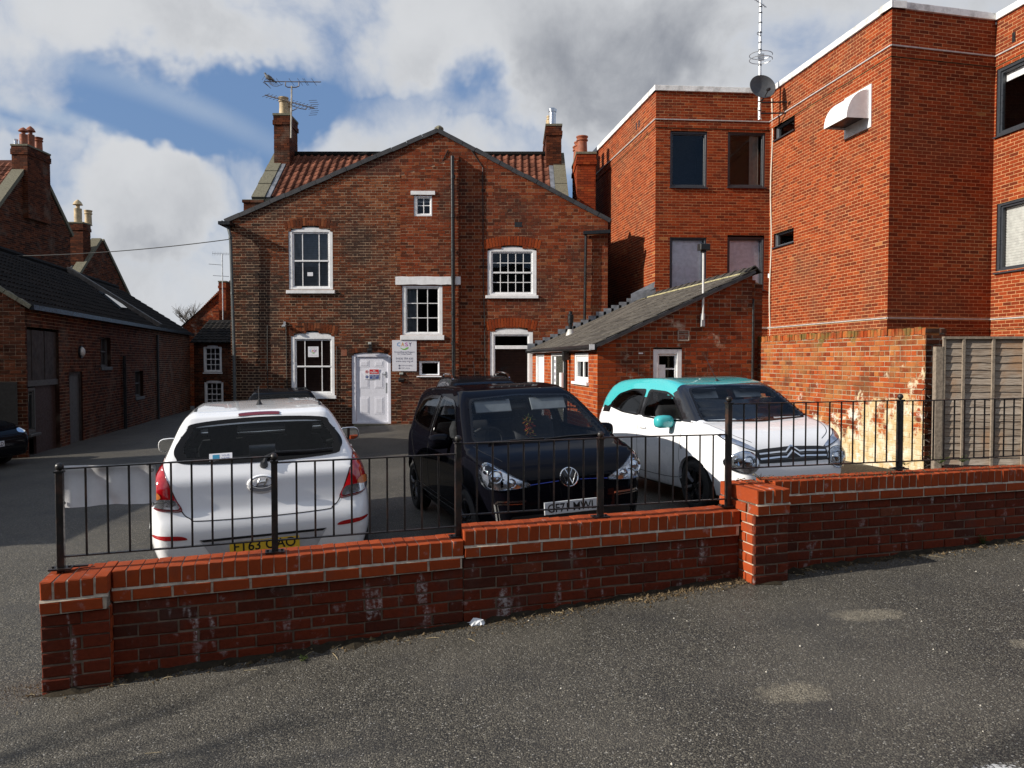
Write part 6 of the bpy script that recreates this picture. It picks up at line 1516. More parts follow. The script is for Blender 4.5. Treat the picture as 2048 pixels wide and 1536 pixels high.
    def ribbon(s, mb, axis, pts, width=.007, off=.0015, smooth=False, closed=False):
        P = spline(pts, 8, closed) if smooth else np.array(pts, float); d = []
        if closed: P = np.vstack([P, P[:1]])
        for a, b in zip(P[:-1], P[1:]):
            k = max(1, int(np.linalg.norm(b - a) / .03)); d += [a + (b - a) * i / k for i in range(k)]
        d.append(P[-1]); hs = [s.hit(axis, *p) for p in d]; L, Rr = [], []
        for i, (l, n) in enumerate(hs):
            t = (hs[min(i + 1, len(hs) - 1)][0] - hs[max(i - 1, 0)][0]); t = t.normalized() if t.length > 1e-6 else Vector((1, 0, 0))
            c = t.cross(n).normalized() * width / 2; L.append(l + n * off + c); Rr.append(l + n * off - c)
        for i in range(len(d) - 1): mb.quad(L[i], L[i + 1], Rr[i + 1], Rr[i])

GAP = plain('shut_line', (.006, .006, .006), .7, var=0)
FRIT = plain('glass_border', (.005, .005, .006), .10, var=0, spec=.25)
CARGLASS = glass_mat('car_glass', (.80, .83, .84), .45)
CARGLASS_DARK = glass_mat('car_glass_dark', (.16, .17, .185), .6)
TYRE = plain('tyre_rubber', (.014, .014, .014), .75, var=.2, nscale=20, dirt=(.05, .045, .04), dirt_amt=.3)
TRIM = plain('cabin_trim', (.018, .018, .020), .75)
DASH = plain('dashboard', (.022, .022, .024), .6)
SEAT = plain('seat_cloth', (.025, .025, .028), .9, var=.2)
CHROME = plain('chrome', (.75, .76, .78), .10, metal=1.0, var=.03)
ALLOY = plain('alloy', (.42, .43, .45), .28, metal=1.0, var=.08)
DARKALLOY = plain('dark_alloy', (.05, .05, .055), .3, metal=.8)
REDLAMP = plain('red_lens', (.42, .006, .010), .06, spec=.8, coat=1.0, var=.15, nscale=14)
REDLAMP_DARK = plain('dark_red_lens', (.16, .006, .008), .08, spec=.8, coat=1.0)
CLEARLAMP = plain('lamp_reflector', (.62, .63, .66), .12, metal=.85, var=.25, nscale=18)
AMBER = plain('amber_lens', (.60, .18, .05), .15, coat=1.0)
LENS = glass_mat('lens_glass', (.92, .94, .96), .7)
YPLATE = plain('yellow_plate', (.72, .46, .03), .45, var=.04); WPLATE = plain('white_plate', (.60, .62, .64), .45, var=.04); PLBLACK = plain('plate_black', (.008, .008, .008), .5)
MIRROR = plain('mirror_glass', (.8, .82, .84), .02, metal=1.0, var=0)

def wheel(parent, x, y, r, wdt, rim_r, out, spokes=5, mat=ALLOY, style='twin'):
    A = Vector((0, out, 0)); O = Vector((x, y, r))
    prof = [(rim_r, -wdt * .42), (rim_r + .03, -wdt * .5), (r - .03, -wdt * .48), (r - .004, -wdt * .36)]
    for k in (-.18, 0.0, .18): prof += [(r, wdt * (k - .07)), (r, wdt * (k + .06)), (r - .008, wdt * (k + .065)), (r - .008, wdt * (k + .10))]
    prof += [(r - .004, wdt * .36), (r - .03, wdt * .48), (rim_r + .03, wdt * .5), (rim_r, wdt * .42)]
    ty = MB().lathe(prof, tuple(O), A, 40).build('wheel', TYRE, parent, smooth=True, sharp=35, fix=True)
    n = ty.data
    rm = MB().lathe([(rim_r - .035, -wdt * .4), (rim_r + .004, -wdt * .42), (rim_r + .004, wdt * .42), (rim_r - .012, wdt * .44), (rim_r - .03, wdt * .38), (rim_r - .045, wdt * .1), (.10, wdt * .05), (0, wdt * .05)], tuple(O), A, 32).build('rim', DARKALLOY, ty, smooth=True, sharp=35)
    e1 = Vector((1, 0, 0)); e2 = Vector((0, 0, 1))
    for i in range(spokes):
        for dlt in ((-.11, .11) if style == 'twin' else (0,)):
            an = 2 * math.pi * i / spokes + .3; a2 = an + dlt
            p0 = O + A * (wdt * .30) + (e1 * math.cos(an) + e2 * math.sin(an)) * .05; p1 = O + A * (wdt * .38) + (e1 * math.cos(a2) + e2 * math.sin(a2)) * (rim_r - .018)
            MB().tube([p0, (p0 + p1) / 2 + A * .012, p1], [.024, .018, .017] if style == 'twin' else [.03, .032, .036], 6).build('spoke', mat, ty, smooth=True)
    MB().lathe([(.055, 0), (.055, wdt * .34), (.03, wdt * .37), (0, wdt * .37)], tuple(O), A, 14).build('hub_cap', mat, ty)
    return ty

def rounded(mb, O, sx, sy, sz, r=.03, lean=0.0, k=8):
    """A cushion: box with generously chamfered edges, leaning back by 'lean' over its height."""
    O = Vector(O); lay = [(-sz / 2, .82), (-sz / 2 + r, 1), (sz / 2 - r, 1), (sz / 2, .82)]; b = len(mb.v)
    for z, f in lay:
        for i in range(k * 2):
            a = 2 * math.pi * i / (k * 2); c, s_ = math.cos(a), math.sin(a); px = math.copysign(abs(c) ** .35, c) * sx / 2 * f; py = math.copysign(abs(s_) ** .35, s_) * sy / 2 * f
            mb.v.append(tuple(O + Vector((px - lean * (z + sz / 2), py, z))))
    n = k * 2; fs = [(b + j * n + i, b + j * n + (i + 1) % n, b + (j + 1) * n + (i + 1) % n, b + (j + 1) * n + i) for j in range(3) for i in range(n)] + [tuple(b + i for i in reversed(range(n))), tuple(b + 3 * n + i for i in range(n))]
    mb.f.extend(fs); mb.m.extend([0] * len(fs)); mb.t.extend([0.0] * len(fs)); return mb

def plate_on(body, parent, axis, cx_, cz, txt, mat, wd=.52, ht=.111, tilt=0.0, x=None, name='number_plate'):
    sgn = 1 if axis == 'x+' else -1; loc, n = body.hit(axis, cx_, cz); X = loc.x if x is None else x
    U = Vector((0, sgn, 0)); N = Vector((sgn, 0, 0)); P = Vector((X + sgn * .012, cx_, cz)); V = V3.copy()
    pl_ = MB().boxf(P, U, V, N, -wd / 2, wd / 2, -ht / 2, ht / 2, -.012, 0, ch=.004).build(name, mat, parent)
    text_on('lettering', txt, PLBLACK, pl_, P, U, V, N, height=ht * .68, width=wd * .88, bold=.012)
    return pl_

def make_car(name, label, centre, h, sp, group=None):
    c = Vector((centre[0], centre[1], 0)); h = Vector((h[0], h[1], 0)).normalized(); rot = math.atan2(h.y, h.x)
    zf, zr = gz(*(c + h * 1.2)[:2]), gz(*(c - h * 1.2)[:2]); r = root(name, label, 'car', (c.x, c.y, (zf + zr) / 2), rot, group)
    side = Vector((-h.y, h.x, 0)); roll = (gz(*(c + side * .75)[:2]) - gz(*(c - side * .75)[:2])) / 1.5
    r.rotation_euler = (math.atan(roll) * .8, -math.atan((zf - zr) / 2.4), rot); ORG[r.name] = Vector((0, 0, 0))
    B = CarBody(sp); body = sp['paint']
    # openings: glass first, then wheel arches
    glass_masks = {}
    lining_cut = np.zeros(len(B.F_), bool)
    for gname, axis, ol, inner, gm in sp['glass']:
        o2 = np.array(ol); m = B.zone(axis, o2, shrink=.02, lim=.0, extra=(lambda P, a=axis: P[:, 0] > -.1) if axis == 'x+' else ((lambda P: P[:, 0] < .1) if axis == 'x-' else None)); B.take(m); lining_cut |= m
    for ax in sp['axles']:
        m = (np.hypot(B.fc[:, 0] - ax, B.fc[:, 2] - sp['wr']) < sp['arch'] - .004) & (np.abs(B.fc[:, 1]) > .45) & ~B.taken; B.take(m)
    m = (B.fc[:, 2] < .24) & (B.fn[:, 2] < -.5) & ~B.taken
    B.take(m); B.mesh('underbody', m, TRIM, r)
    if 'roof_zone' in sp:
        m = sp['roof_zone'](B.fc, B.fn) & ~B.taken; B.take(m); B.mesh('roof', m, sp['roof_paint'], r, label=None) if False else B.mesh('roof', m, sp['roof_paint'], r)
    for nm, fn_, mt in sp.get('zones', ()):
        m = fn_(B.fc, B.fn) & ~B.taken
        if m.any(): B.take(m); B.mesh(nm, m, mt, r)
    for nm, axis, ol in sp.get('skins', ()):
        m = B.zone(axis, spline(ol, 5, closed=True) if len(ol) > 5 else ol, lim=.10)
        if m.any(): B.take(m); B.mesh(nm, m, body, r)
    B.mesh('body', ~B.taken, body, r)
    lin = ~lining_cut & (B.fc[:, 2] > .35) & (np.abs(B.fc[:, 0]) < sp['L'] / 2 - .3); B.mesh('cabin_lining', lin, TRIM, r, inset=.035, flip=True)
    for gname, axis, ol, inner, gm in sp['glass']:
        B.panel(gname, axis, ol, [gm, FRIT], r, inner=inner, off=.006, skirt=.012, res=.035, sharp=True)
    # wheel arches: a rolled lip and a dark liner
    for ax in sp['axles']:
        for sy, axs in ((1, 'y+'), (-1, 'y-')):
            lip, lin_ = MB(), MB(); n = 40; a0 = .12; pr = None
            for i in range(n + 1):
                an = a0 + (math.pi - 2 * a0) * i / n; ca, sa = math.cos(an), math.sin(an)
                l0, n0 = B.hit(axs, ax + ca * (sp['arch'] + .016), sp['wr'] + sa * (sp['arch'] + .016)); l1, n1 = B.hit(axs, ax + ca * (sp['arch'] - .002), sp['wr'] + sa * (sp['arch'] - .002))
                if abs(l1.y) < .5: l1 = Vector((l1.x, sy * abs(l0.y), l1.z))
                cur = (l0 + n0 * .0015, l1 + n0 * .006, Vector((l1.x, l1.y - sy * .05, l1.z)), Vector((l1.x, sy * .42, l1.z)))
                if pr: lip.quad(pr[0], cur[0], cur[1], pr[1]); lip.quad(pr[1], cur[1], cur[2], pr[2]); lin_.quad(pr[2], cur[2], cur[3], pr[3])
                pr = cur
            lin_.poly([Vector((ax + math.cos(a) * sp['arch'], sy * .43, sp['wr'] + math.sin(a) * sp['arch'])) for a in np.linspace(0, math.pi, 20)] + [Vector((ax - sp['arch'], sy * .43, .12)), Vector((ax + sp['arch'], sy * .43, .12))])
            lip.build('arch_lip', sp.get('lip', body), r, smooth=True); lin_.build('wheel_arch', TRIM, r, fix=False)
            wheel(r, ax, sy * (sp['track'] / 2), sp['wr'], sp['tw'], sp['rim'], sy, *sp.get('wheel', (5, ALLOY, 'twin')))
    # cabin
    if sp.get('cabin', True):
        zf_ = .42
        MB().box(-sp['L'] * .38, sp['L'] * .30, -.62, .62, .22, .30).build('floor', TRIM, r)
        d = MB(); rounded(d, (sp['dash'], 0, .82), .42, 1.24, .22, .06); rounded(d, (sp['dash'] - .12, -.35, .90), .26, .42, .10, .04); d.build('dashboard', DASH, r, smooth=True, sharp=60)
        sx = sp['seat']
        for sy in (-.36, .36):
            s_ = MB(); rounded(s_, (sx + .22, sy, .50), .52, .50, .18, .06); rounded(s_, (sx, sy, .82), .16, .47, .60, .08, lean=.28); so = s_.build('seat', SEAT, r, smooth=True, sharp=70)
            h_ = MB(); rounded(h_, (sx - .20, sy, 1.20), .11, .27, .19, .05, lean=.15); h_.tube([(sx - .17, sy - .06, 1.05), (sx - .19, sy - .06, 1.15)], .007, 5); h_.tube([(sx - .17, sy + .06, 1.05), (sx - .19, sy + .06, 1.15)], .007, 5); h_.build('headrest', SEAT, so, smooth=True, sharp=70)
        s_ = MB(); rounded(s_, (sx - .75, 0, .50), .46, 1.20, .2, .06); rounded(s_, (sx - .98, 0, .78), .14, 1.18, .52, .07, lean=.25); s_.build('rear_seat', SEAT, r, smooth=True, sharp=70)
        axd = Vector((-.86, 0, .5)).normalized(); e1 = Vector((0, 1, 0)); e2 = axd.cross(e1); wc = Vector((sp['dash'] - .34, -.36, .93))
        st_ = MB().tube([wc + (e1 * math.cos(a) + e2 * math.sin(a)) * .185 for a in np.linspace(0, 2 * math.pi, 26)], .016, 7, caps=False)
        for a in (.2, math.pi - .2, -math.pi / 2): st_.tube([wc - axd * .03, wc + (e1 * math.cos(a) + e2 * math.sin(a)) * .18], [.03, .014], 6)
        st_.tube([wc - axd * .02, wc - axd * .22], .03, 6); st_.build('steering_wheel', TRIM, r, smooth=True)
    return r, B

def door_mirror(r, B, x, z, y, paint, sy, face=1):
    """Door mirror: shell with the glass looking backwards."""
    m = MB(); O = Vector((x, sy * y, z)); b = len(m.v)
    rings = [(.07, .55), (.055, .85), (.02, 1.0), (-.035, 1.0), (-.05, .94)]
    for dx, f in rings:
        for i in range(16):
            a = 2 * math.pi * i / 16; c, s_ = math.cos(a), math.sin(a)
            m.v.append(tuple(O + Vector((dx, math.copysign(abs(c) ** .6, c) * .115 * f, math.copysign(abs(s_) ** .7, s_) * .075 * f + .006 * f))))
    n = 16; fs = [(j * n + i, j * n + (i + 1) % n, (j + 1) * n + (i + 1) % n, (j + 1) * n + i) for j in range(4) for i in range(n)] + [tuple(range(n))]
    m.f += fs; m.m += [0] * len(fs); m.t += [0.0] * len(fs)
    mo = m.build('door_mirror', paint, r, smooth=True, sharp=50)
    g_ = MB(); pts = [O + Vector((-.047, math.copysign(abs(math.cos(a)) ** .6, math.cos(a)) * .100, math.copysign(abs(math.sin(a)) ** .7, math.sin(a)) * .062 + .006)) for a in np.linspace(0, 2 * math.pi, 17)[:-1]]; g_.poly(pts); g_.build('mirror_glass', MIRROR, mo, fix=False)
    MB().tube([O + Vector((.0, -sy * .09, -.035)), O + Vector((.02, -sy * .17, -.06)), O + Vector((.03, -sy * .24, -.08))], [.028, .026, .03], 7).build('mirror_arm', BLACKPLASTIC, mo, smooth=True)
    return mo
# ------------------------------------------------------------------ the parked cars
WHITE_PAINT = paint_mat('white_car_paint', (.90, .905, .915), dust=.03); BLACK_PAINT = paint_mat('black_car_paint', (.003, .003, .005), dust=.002, coat=.28); TURQ = paint_mat('turquoise_paint', (.045, .42, .44))
BLACKGLOSS = plain('gloss_black', (.008, .008, .010), .15, coat=.6, var=0); DARK_PAINT = paint_mat('dark_car_paint', (.006, .007, .009), dust=.004, coat=.3)
def grow(ol, f, g_=None):
    P = np.array(ol); c = P.mean(0); return [tuple(c + (p - c) * np.array((f, g_ or f))) for p in P]
def both(fn):
    for s_ in (1, -1): fn(s_)
mir = lambda ol, s_: [(a * s_, b) for a, b in ol][::s_]

# white hatchback, seen from behind
RG = [tuple(p) for p in spline([(-.48, 1.388), (0, 1.412), (.48, 1.388), (.555, 1.33), (.635, 1.21), (.625, 1.135), (.54, 1.09), (0, 1.068), (-.54, 1.09), (-.625, 1.135), (-.635, 1.21), (-.555, 1.33)], 5, closed=True)]
RGi = [tuple(p) for p in spline([(-.45, 1.362), (0, 1.38), (.45, 1.362), (.515, 1.31), (.57, 1.21), (.555, 1.155), (.49, 1.13), (0, 1.112), (-.49, 1.13), (-.555, 1.155), (-.57, 1.21), (-.515, 1.31)], 5, closed=True)]
WS = fillet([(-.54, 1.38), (0, 1.405), (.54, 1.38), (.575, 1.34), (.70, 1.09), (.67, 1.06), (0, 1.04), (-.67, 1.06), (-.70, 1.09), (-.575, 1.34)], .06)
SF = fillet([(-.20, 1.03), (.35, 1.01), (.80, 1.04), (.85, 1.07), (.42, 1.32), (.25, 1.37), (-.20, 1.395)], .06); SR = fillet([(-.28, 1.03), (-.28, 1.395), (-.75, 1.385), (-1.15, 1.33), (-1.42, 1.17), (-1.38, 1.12), (-.8, 1.06)], .06)
def sideglass(SF, SR, gm=None):
    o = []
    for ax in ('y+', 'y-'):
        o += [('side_window', ax, SF, grow(SF, .90, .86), gm or CARGLASS), ('side_window', ax, SR, grow(SR, .88, .84), gm or CARGLASS_DARK)]
    return o
sp20 = dict(L=3.995, side=[(-1.72, .24), (-1.90, .27), (-1.965, .42), (-1.99, .56), (-1.975, .65), (-1.935, .74), (-1.915, .86), (-1.905, .965), (-1.85, 1.05), (-1.64, 1.35), (-1.59, 1.43), (-1.44, 1.468), (-.9, 1.49), (-.3, 1.495), (.2, 1.47), (.52, 1.40), (1.0, 1.14), (1.22, 1.02), (1.5, .94), (1.78, .80), (1.93, .66), (1.985, .5), (1.96, .32), (1.85, .22), (1.2, .18), (-1.2, .19)],
            w=[(0, .70), (.2, .75), (.35, .82), (.5, .868), (.65, .876), (.8, .862), (.95, .83), (1.05, .775), (1.2, .70), (1.35, .625), (1.45, .565), (1.7, .45)], p=[(-2.3, .76), (-1.99, .86), (-1.85, .935), (-1.6, .98), (-1.2, 1.0), (1.1, 1.0), (1.4, .985), (1.7, .93), (1.88, .84), (2.0, .70), (2.3, .4)],
            axles=(1.20, -1.32), wr=.305, arch=.348, track=1.50, tw=.19, rim=.20, dash=.82, seat=.02, paint=WHITE_PAINT, k=.075,
            glass=[('rear_window', 'x-', RG, RGi, CARGLASS), ('windscreen', 'x+', WS, grow(WS, .955, .93), CARGLASS)] + sideglass(SF, SR),
            skins=[('tailgate', 'x-', [(.66, 1.12), (.70, 1.0), (.60, .77), (.49, .675), (-.49, .675), (-.60, .77), (-.70, 1.0), (-.66, 1.12), (-.54, 1.08), (0, 1.062), (.54, 1.08)])])
h20 = Vector((-.306, .952, 0)); f20 = Vector((-1.90, 5.93, 0)); i20, B20 = make_car('parked_car', 'white hatchback parked nearest the left pier with its tail to the railing', f20 + h20 * 1.9975, h20, sp20, 'cars parked in the yard')
def lamp20(s_):
    OL = [(.735, 1.135), (.79, 1.05), (.825, .93), (.82, .84), (.775, .775), (.67, .75), (.585, .752), (.63, .85), (.69, 1.0)]
    IN = grow(OL, .90); B20.panel('tail_lamp', 'x-', mir(OL, s_), [REDLAMP, REDLAMP_DARK], i20, inner=mir(IN, s_), off=.006, res=.04, bulge=.012)
    B20.panel('reversing_lamp', 'x-', mir([(.80, .865), (.80, .83), (.765, .79), (.67, .768), (.605, .770), (.635, .83), (.70, .845), (.76, .85)], s_), [CLEARLAMP], i20, off=.021, res=.03, skirt=.004)
    B20.panel('indicator_lamp', 'x-', mir([(.80, .90), (.80, .86), (.765, .845), (.73, .855), (.735, .885), (.76, .905)], s_), [AMBER], i20, off=.023, res=.03, skirt=.004)
    B20.panel('reflector', 'x-', mir([(.80, .585), (.79, .565), (.68, .545), (.56, .54), (.585, .565), (.68, .578)], s_), [REDLAMP], i20, off=.004, res=.04)
    door_mirror(i20, B20, .62, 1.02, .93, WHITE_PAINT, s_)
both(lamp20)
gm_ = MB(); B20.ribbon(gm_, 'x-', [(.70, 1.03), (.595, .76), (.53, .69), (.46, .668), (0, .658), (-.46, .668), (-.53, .69), (-.595, .76), (-.70, 1.03)], .008, smooth=True)
for s_ in (1, -1): B20.ribbon(gm_, 'z+', [(-1.40, .50 * s_), (-.5, .545 * s_), (.3, .53 * s_)], .022, .001)
for ax in ('y+', 'y-'): B20.ribbon(gm_, ax, [(-.24, 1.36), (-.24, .42)]); B20.ribbon(gm_, ax, [(-1.0, .66), (-.9, .42), (.78, .36), (.9, .60), (.86, .98)], smooth=True)
gm_.build('shut_lines', GAP, i20, fix=False)
B20.panel('high_brake_lamp', 'x-', [(-.15, 1.444), (0, 1.449), (.15, 1.444), (.155, 1.430), (.15, 1.424), (0, 1.428), (-.15, 1.424), (-.155, 1.430)], [REDLAMP_DARK], i20, off=.006, res=.03)
# recess, badge, plate
B20.panel('badge_recess', 'x-', [(.115 * math.cos(a), .905 + .072 * math.sin(a)) for a in np.linspace(0, 2 * math.pi, 17)[:-1]], [WHITE_PAINT], i20, off=.006, res=.03, bulge=.004)
B20.panel('handle_recess', 'x-', [(.095 * math.cos(a), .872 + .026 * math.sin(a)) for a in np.linspace(0, 2 * math.pi, 13)[:-1]], [plain('recess_grey', (.20, .20, .21), .5)], i20, off=.014, res=.03, skirt=.003)
loc, n = B20.hit('x-', 0, .922); bd_ = MB(); bc = loc + n * .016; e1, e2 = Vector((0, -1, 0)), Vector((0, 0, 1))
bd_.tube([bc + e1 * (.085 * math.cos(a)) + e2 * (.044 * math.sin(a)) for a in np.linspace(0, 2 * math.pi, 29)], .0075, 7, caps=False)
for pts in ([(-.040, -.026), (-.028, 0), (-.012, .028)], [(.014, -.028), (.028, 0), (.040, .026)], [(-.028, -.004), (0, .004), (.026, .004)]): bd_.tube([bc + e1 * a + e2 * b for a, b in pts], .008, 6)
bd_.build('emblem', CHROME, i20, smooth=True)
B20.panel('plate_recess', 'x-', [(-.46, .51), (.46, .51), (.36, .33), (-.36, .33)], [plain('recess_white', (.50, .50, .52), .4)], i20, off=.003, res=.05, sharp=True)
B20.panel('recess_lip', 'x-', [(-.47, .525), (.47, .525), (.44, .508), (-.44, .508)], [GAP], i20, off=.005, res=.05, sharp=True)
plate_on(B20, i20, 'x-', 0, .445, 'FT63 OAO', YPLATE)
loc, n = B20.hit('z+', -1.05, 0.0); an = MB().lathe([(.03, 0), (.018, .02), (.008, .05), (0, .05)], tuple(loc), n=8); an.tube([loc + Vector((0, 0, .03)), loc + Vector((-.07, 0, .16))], .0035, 5); an.build('aerial', BLACKPLASTIC, i20)
w0, n0 = B20.hit('x-', -.02, 1.045); wp = MB().lathe([(.035, -.01), (.03, .03), (0, .035)], tuple(w0), n, 10)
wpts = [B20.hit('x-', a, b) for a, b in ((-.02, 1.045), (-.04, 1.09), (-.12, 1.12), (-.36, 1.115), (-.56, 1.12))]; wp = MB().lathe([(.034, -.01), (.028, .035), (0, .04)], tuple(w0), tuple(n0), 10).tube([l + m_ * .028 for l, m_ in wpts], [.018, .015, .012, .010, .008], 6); wp.build('rear_wiper', BLACKPLASTIC, i20, smooth=True)
def sticker(nm, body, par, axis, a, b, wd, ht, mat, off=-.012):
    loc, n_ = body.hit(axis, a, b); U = Vector((0, -1, 0)) if axis == 'x-' else Vector((0, 1, 0)); V = n_.cross(U) * (1 if n_.cross(U).z > 0 else -1); return MB().boxf(loc + n_ * .006, U, V, n_, -wd / 2, wd / 2, -ht / 2, ht / 2, -.001, .001).build(nm, mat, par), loc + n_ * .006, U, V, n_
o_, P_, U_, V_, N_ = sticker('window_sticker', B20, i20, 'x-', .30, 1.125, .17, .065, WHITEPRINT)
MB().boxf(P_, U_, V_, N_, -.06, -.01, -.02, .02, .001, .0025).build('sticker_print', plain('sticker_blue', (.03, .25, .42), .5), i20); text_on('lettering', 'YOUR', BLUEP, i20, P_ + U_ * .035 + V_ * .01, U_, V_, N_, width=.06, raise_=.003); text_on('lettering', 'NAME', BLUEP, i20, P_ + U_ * .035 - V_ * .014, U_, V_, N_, width=.06, raise_=.003)
MB().boxf(Vector((.62, .08, 1.34)), (0, -1, 0), (.4, 0, .9), (-.9, 0, .4), -.28, .28, -.02, .02, 0, .004).build('windscreen_strip', plain('strip_blue', (.01, .09, .38), .5), i20)

# black city car, nose to the railing
VWS = fillet([(-.53, 1.385), (0, 1.41), (.53, 1.385), (.565, 1.345), (.685, 1.035), (.665, 1.0), (0, .975), (-.665, 1.0), (-.685, 1.035), (-.565, 1.345)], .06)
VSF = fillet([(-.28, 1.0), (.30, .985), (.80, 1.0), (.83, 1.03), (.38, 1.325), (.22, 1.375), (-.28, 1.40)], .06); VSR = fillet([(-.36, 1.005), (-.36, 1.40), (-.9, 1.39), (-1.22, 1.34), (-1.40, 1.13), (-1.36, 1.07), (-.9, 1.025)], .06)
spup = dict(L=3.60, side=[(-1.55, .24), (-1.72, .27), (-1.785, .45), (-1.795, .65), (-1.77, .85), (-1.72, 1.0), (-1.60, 1.25), (-1.52, 1.40), (-1.42, 1.45), (-1.0, 1.485), (-.4, 1.50), (.1, 1.485), (.42, 1.42), (.8, 1.20), (1.12, 1.01), (1.25, .965), (1.5, .91), (1.66, .845), (1.74, .76), (1.765, .66), (1.79, .5), (1.785, .35), (1.73, .22), (1.1, .18), (-1.1, .19)],
            w=[(0, .70), (.2, .745), (.35, .79), (.5, .815), (.65, .822), (.8, .815), (.92, .797), (1.0, .765), (1.2, .695), (1.35, .635), (1.45, .585), (1.7, .5)], p=[(-2.3, .8), (-1.79, .87), (-1.6, .95), (-1.2, 1), (1.0, 1.0), (1.3, .985), (1.55, .935), (1.7, .86), (1.79, .76), (2.1, .5)],
            axles=(1.16, -1.26), wr=.298, arch=.338, track=1.44, tw=.175, rim=.205, dash=.76, seat=.0, paint=BLACK_PAINT, k=.07, wheel=(5, DARKALLOY, 'twin'),
            glass=[('windscreen', 'x+', VWS, grow(VWS, .96, .94), CARGLASS), ('rear_window', 'x-', fillet([(-.55, 1.37), (0, 1.385), (.55, 1.37), (.64, 1.07), (0, 1.05), (-.64, 1.07)]), grow([(-.55, 1.37), (0, 1.385), (.55, 1.37), (.64, 1.07), (0, 1.05), (-.64, 1.07)], .9, .8), CARGLASS)] + sideglass(VSF, VSR),
            skins=[('bonnet', 'z+', [(1.22, .66), (1.5, .62), (1.66, .40), (1.70, 0), (1.66, -.40), (1.5, -.62), (1.22, -.66)])])
hup = Vector((.318, -.948, 0)); fup = Vector((.545, 6.72, 0)); eup, BU = make_car('parked_car', 'glossy black city car with flower ornament parked nose to the middle of the railing', fup - hup * 1.8, hup, spup, 'cars parked in the yard')
def lampup(s_):
    OL = [(.715, .872), (.76, .80), (.745, .69), (.69, .652), (.52, .648), (.36, .672), (.52, .76), (.62, .825)]
    B = BU; B.panel('headlamp', 'x+', mir(OL, s_), [CLEARLAMP, BLACKGLOSS], eup, inner=mir(grow(OL, .93), s_), off=.002, res=.04)
    for cy, cz_, r_ in ((.665, .765, .062), (.535, .705, .042)):
        loc, n_ = B.hit('x+', cy * s_, cz_); MB().lathe([(r_, .004), (r_ * .9, .016), (r_ * .72, .004), (r_ * .35, .012), (0, .018)], tuple(loc), (n_ + Vector((.8, 0, 0))).normalized(), 18).build('projector', CHROME, eup, smooth=True)
    B.panel('indicator_lamp', 'x+', mir([(.50, .690), (.53, .665), (.49, .655), (.455, .668)], s_), [AMBER], eup, off=.008, res=.03)
    B.panel('lamp_lens', 'x+', mir(OL, s_), [LENS], eup, off=.014, res=.05, bulge=.014)
    # bright c-shaped running light low in the bumper
    m_ = MB()
    for k_, wd_ in ((0, .016), (.022, .007)): B.ribbon(m_, 'x+', [((.42 + k_) * s_, .545 - k_), ((.66 - k_) * s_, .555 - k_), ((.685 - k_) * s_, .53), ((.67 - k_) * s_, .40), ((.645 - k_) * s_, .30)], wd_, .004)
    m_.build('running_light', CHROME, eup, fix=False)
    door_mirror(eup, B, .60, .985, .885, BLACK_PAINT, s_)
both(lampup)
gm_ = MB()
for s_ in (1, -1): BU.ribbon(gm_, 'z+', [(1.18, .70 * s_), (1.4, .655 * s_), (1.6, .56 * s_)], .008, smooth=True)
for ax in ('y+', 'y-'): BU.ribbon(gm_, ax, [(-.32, 1.38), (-.32, .42)], .010); BU.ribbon(gm_, ax, [(.86, .98), (.90, .62), (.80, .34), (-.82, .36), (-.94, .58), (-1.32, .96)], .008, smooth=True)
gm_.build('shut_lines', GAP, eup, fix=False)
cm_ = MB()
for ax in ('y+', 'y-'): BU.ribbon(cm_, ax, [(-.32, 1.385), (-.32, 1.01)], .012, .006); BU.ribbon(cm_, ax, [(-1.0, .325), (.82, .315)], .014, .004); BU.ribbon(cm_, ax, [(-1.0, .385), (.82, .375)], .005, .004)
cm_.build('bright_strip', plain('satin_strip', (.25, .26, .27), .3, metal=.8), eup, fix=False)
bl_ = MB()
for s_ in (1, -1): BU.ribbon(bl_, 'x+', [(.37 * s_, .676), (.10 * s_, .690)], .007, .004)
bl_.build('blue_stripe', plain('stripe_blue', (.03, .06, .36), .3, var=0), eup, fix=False)
loc, n_ = BU.hit('x+', 0, .715); ec = loc + n_ * .006; e1, e2 = Vector((0, 1, 0)), (n_.cross(Vector((0, 1, 0)))); e2 = e2 if e2.z > 0 else -e2
MB().lathe([(.088, -.01), (.088, .002), (0, .004)], tuple(loc), tuple(n_), 26).build('emblem_disc', BLACKGLOSS, eup)
bd_ = MB().tube([ec + e1 * (.083 * math.cos(a)) + e2 * (.083 * math.sin(a)) for a in np.linspace(0, 2 * math.pi, 31)], .006, 7, caps=False)
for pts in ([(-.034, .072), (-.002, .008)], [(.034, .072), (.002, .008)], [(-.068, .038), (-.026, -.060)], [(-.026, -.060), (-.001, -.004)], [(.001, -.004), (.026, -.060)], [(.026, -.060), (.068, .038)]): bd_.tube([ec + e1 * a + e2 * b + n_ * .002 for a, b in pts], .0062, 6)
bd_.build('emblem', CHROME, eup, smooth=True)
BU.panel('lower_grille', 'x+', [(-.60, .36), (-.55, .27), (.55, .27), (.60, .36), (.55, .42), (-.55, .42)], [BLACKPLASTIC], eup, off=.004, res=.05, sharp=True)
plate_on(BU, eup, 'x+', 0, .462, 'GF71 MWL', WPLATE)
for s_ in (1, -1): MB().boxf(Vector((.52, .30 * s_, 1.305)), (0, 1, 0), (-.55, 0, .84), (.84, 0, .55), -.19, .19, -.075, .07, 0, .012, ch=.004).build('sun_visor', plain('visor_grey', (.28, .30, .32), .8), eup)
MB().boxf(Vector((.42, 0, 1.29)), (0, 1, 0), (-.55, 0, .84), (.84, 0, .55), -.12, .12, -.035, .035, -.03, 0, ch=.01).build('rear_view_mirror', BLACKPLASTIC, eup)
wmb = MB()
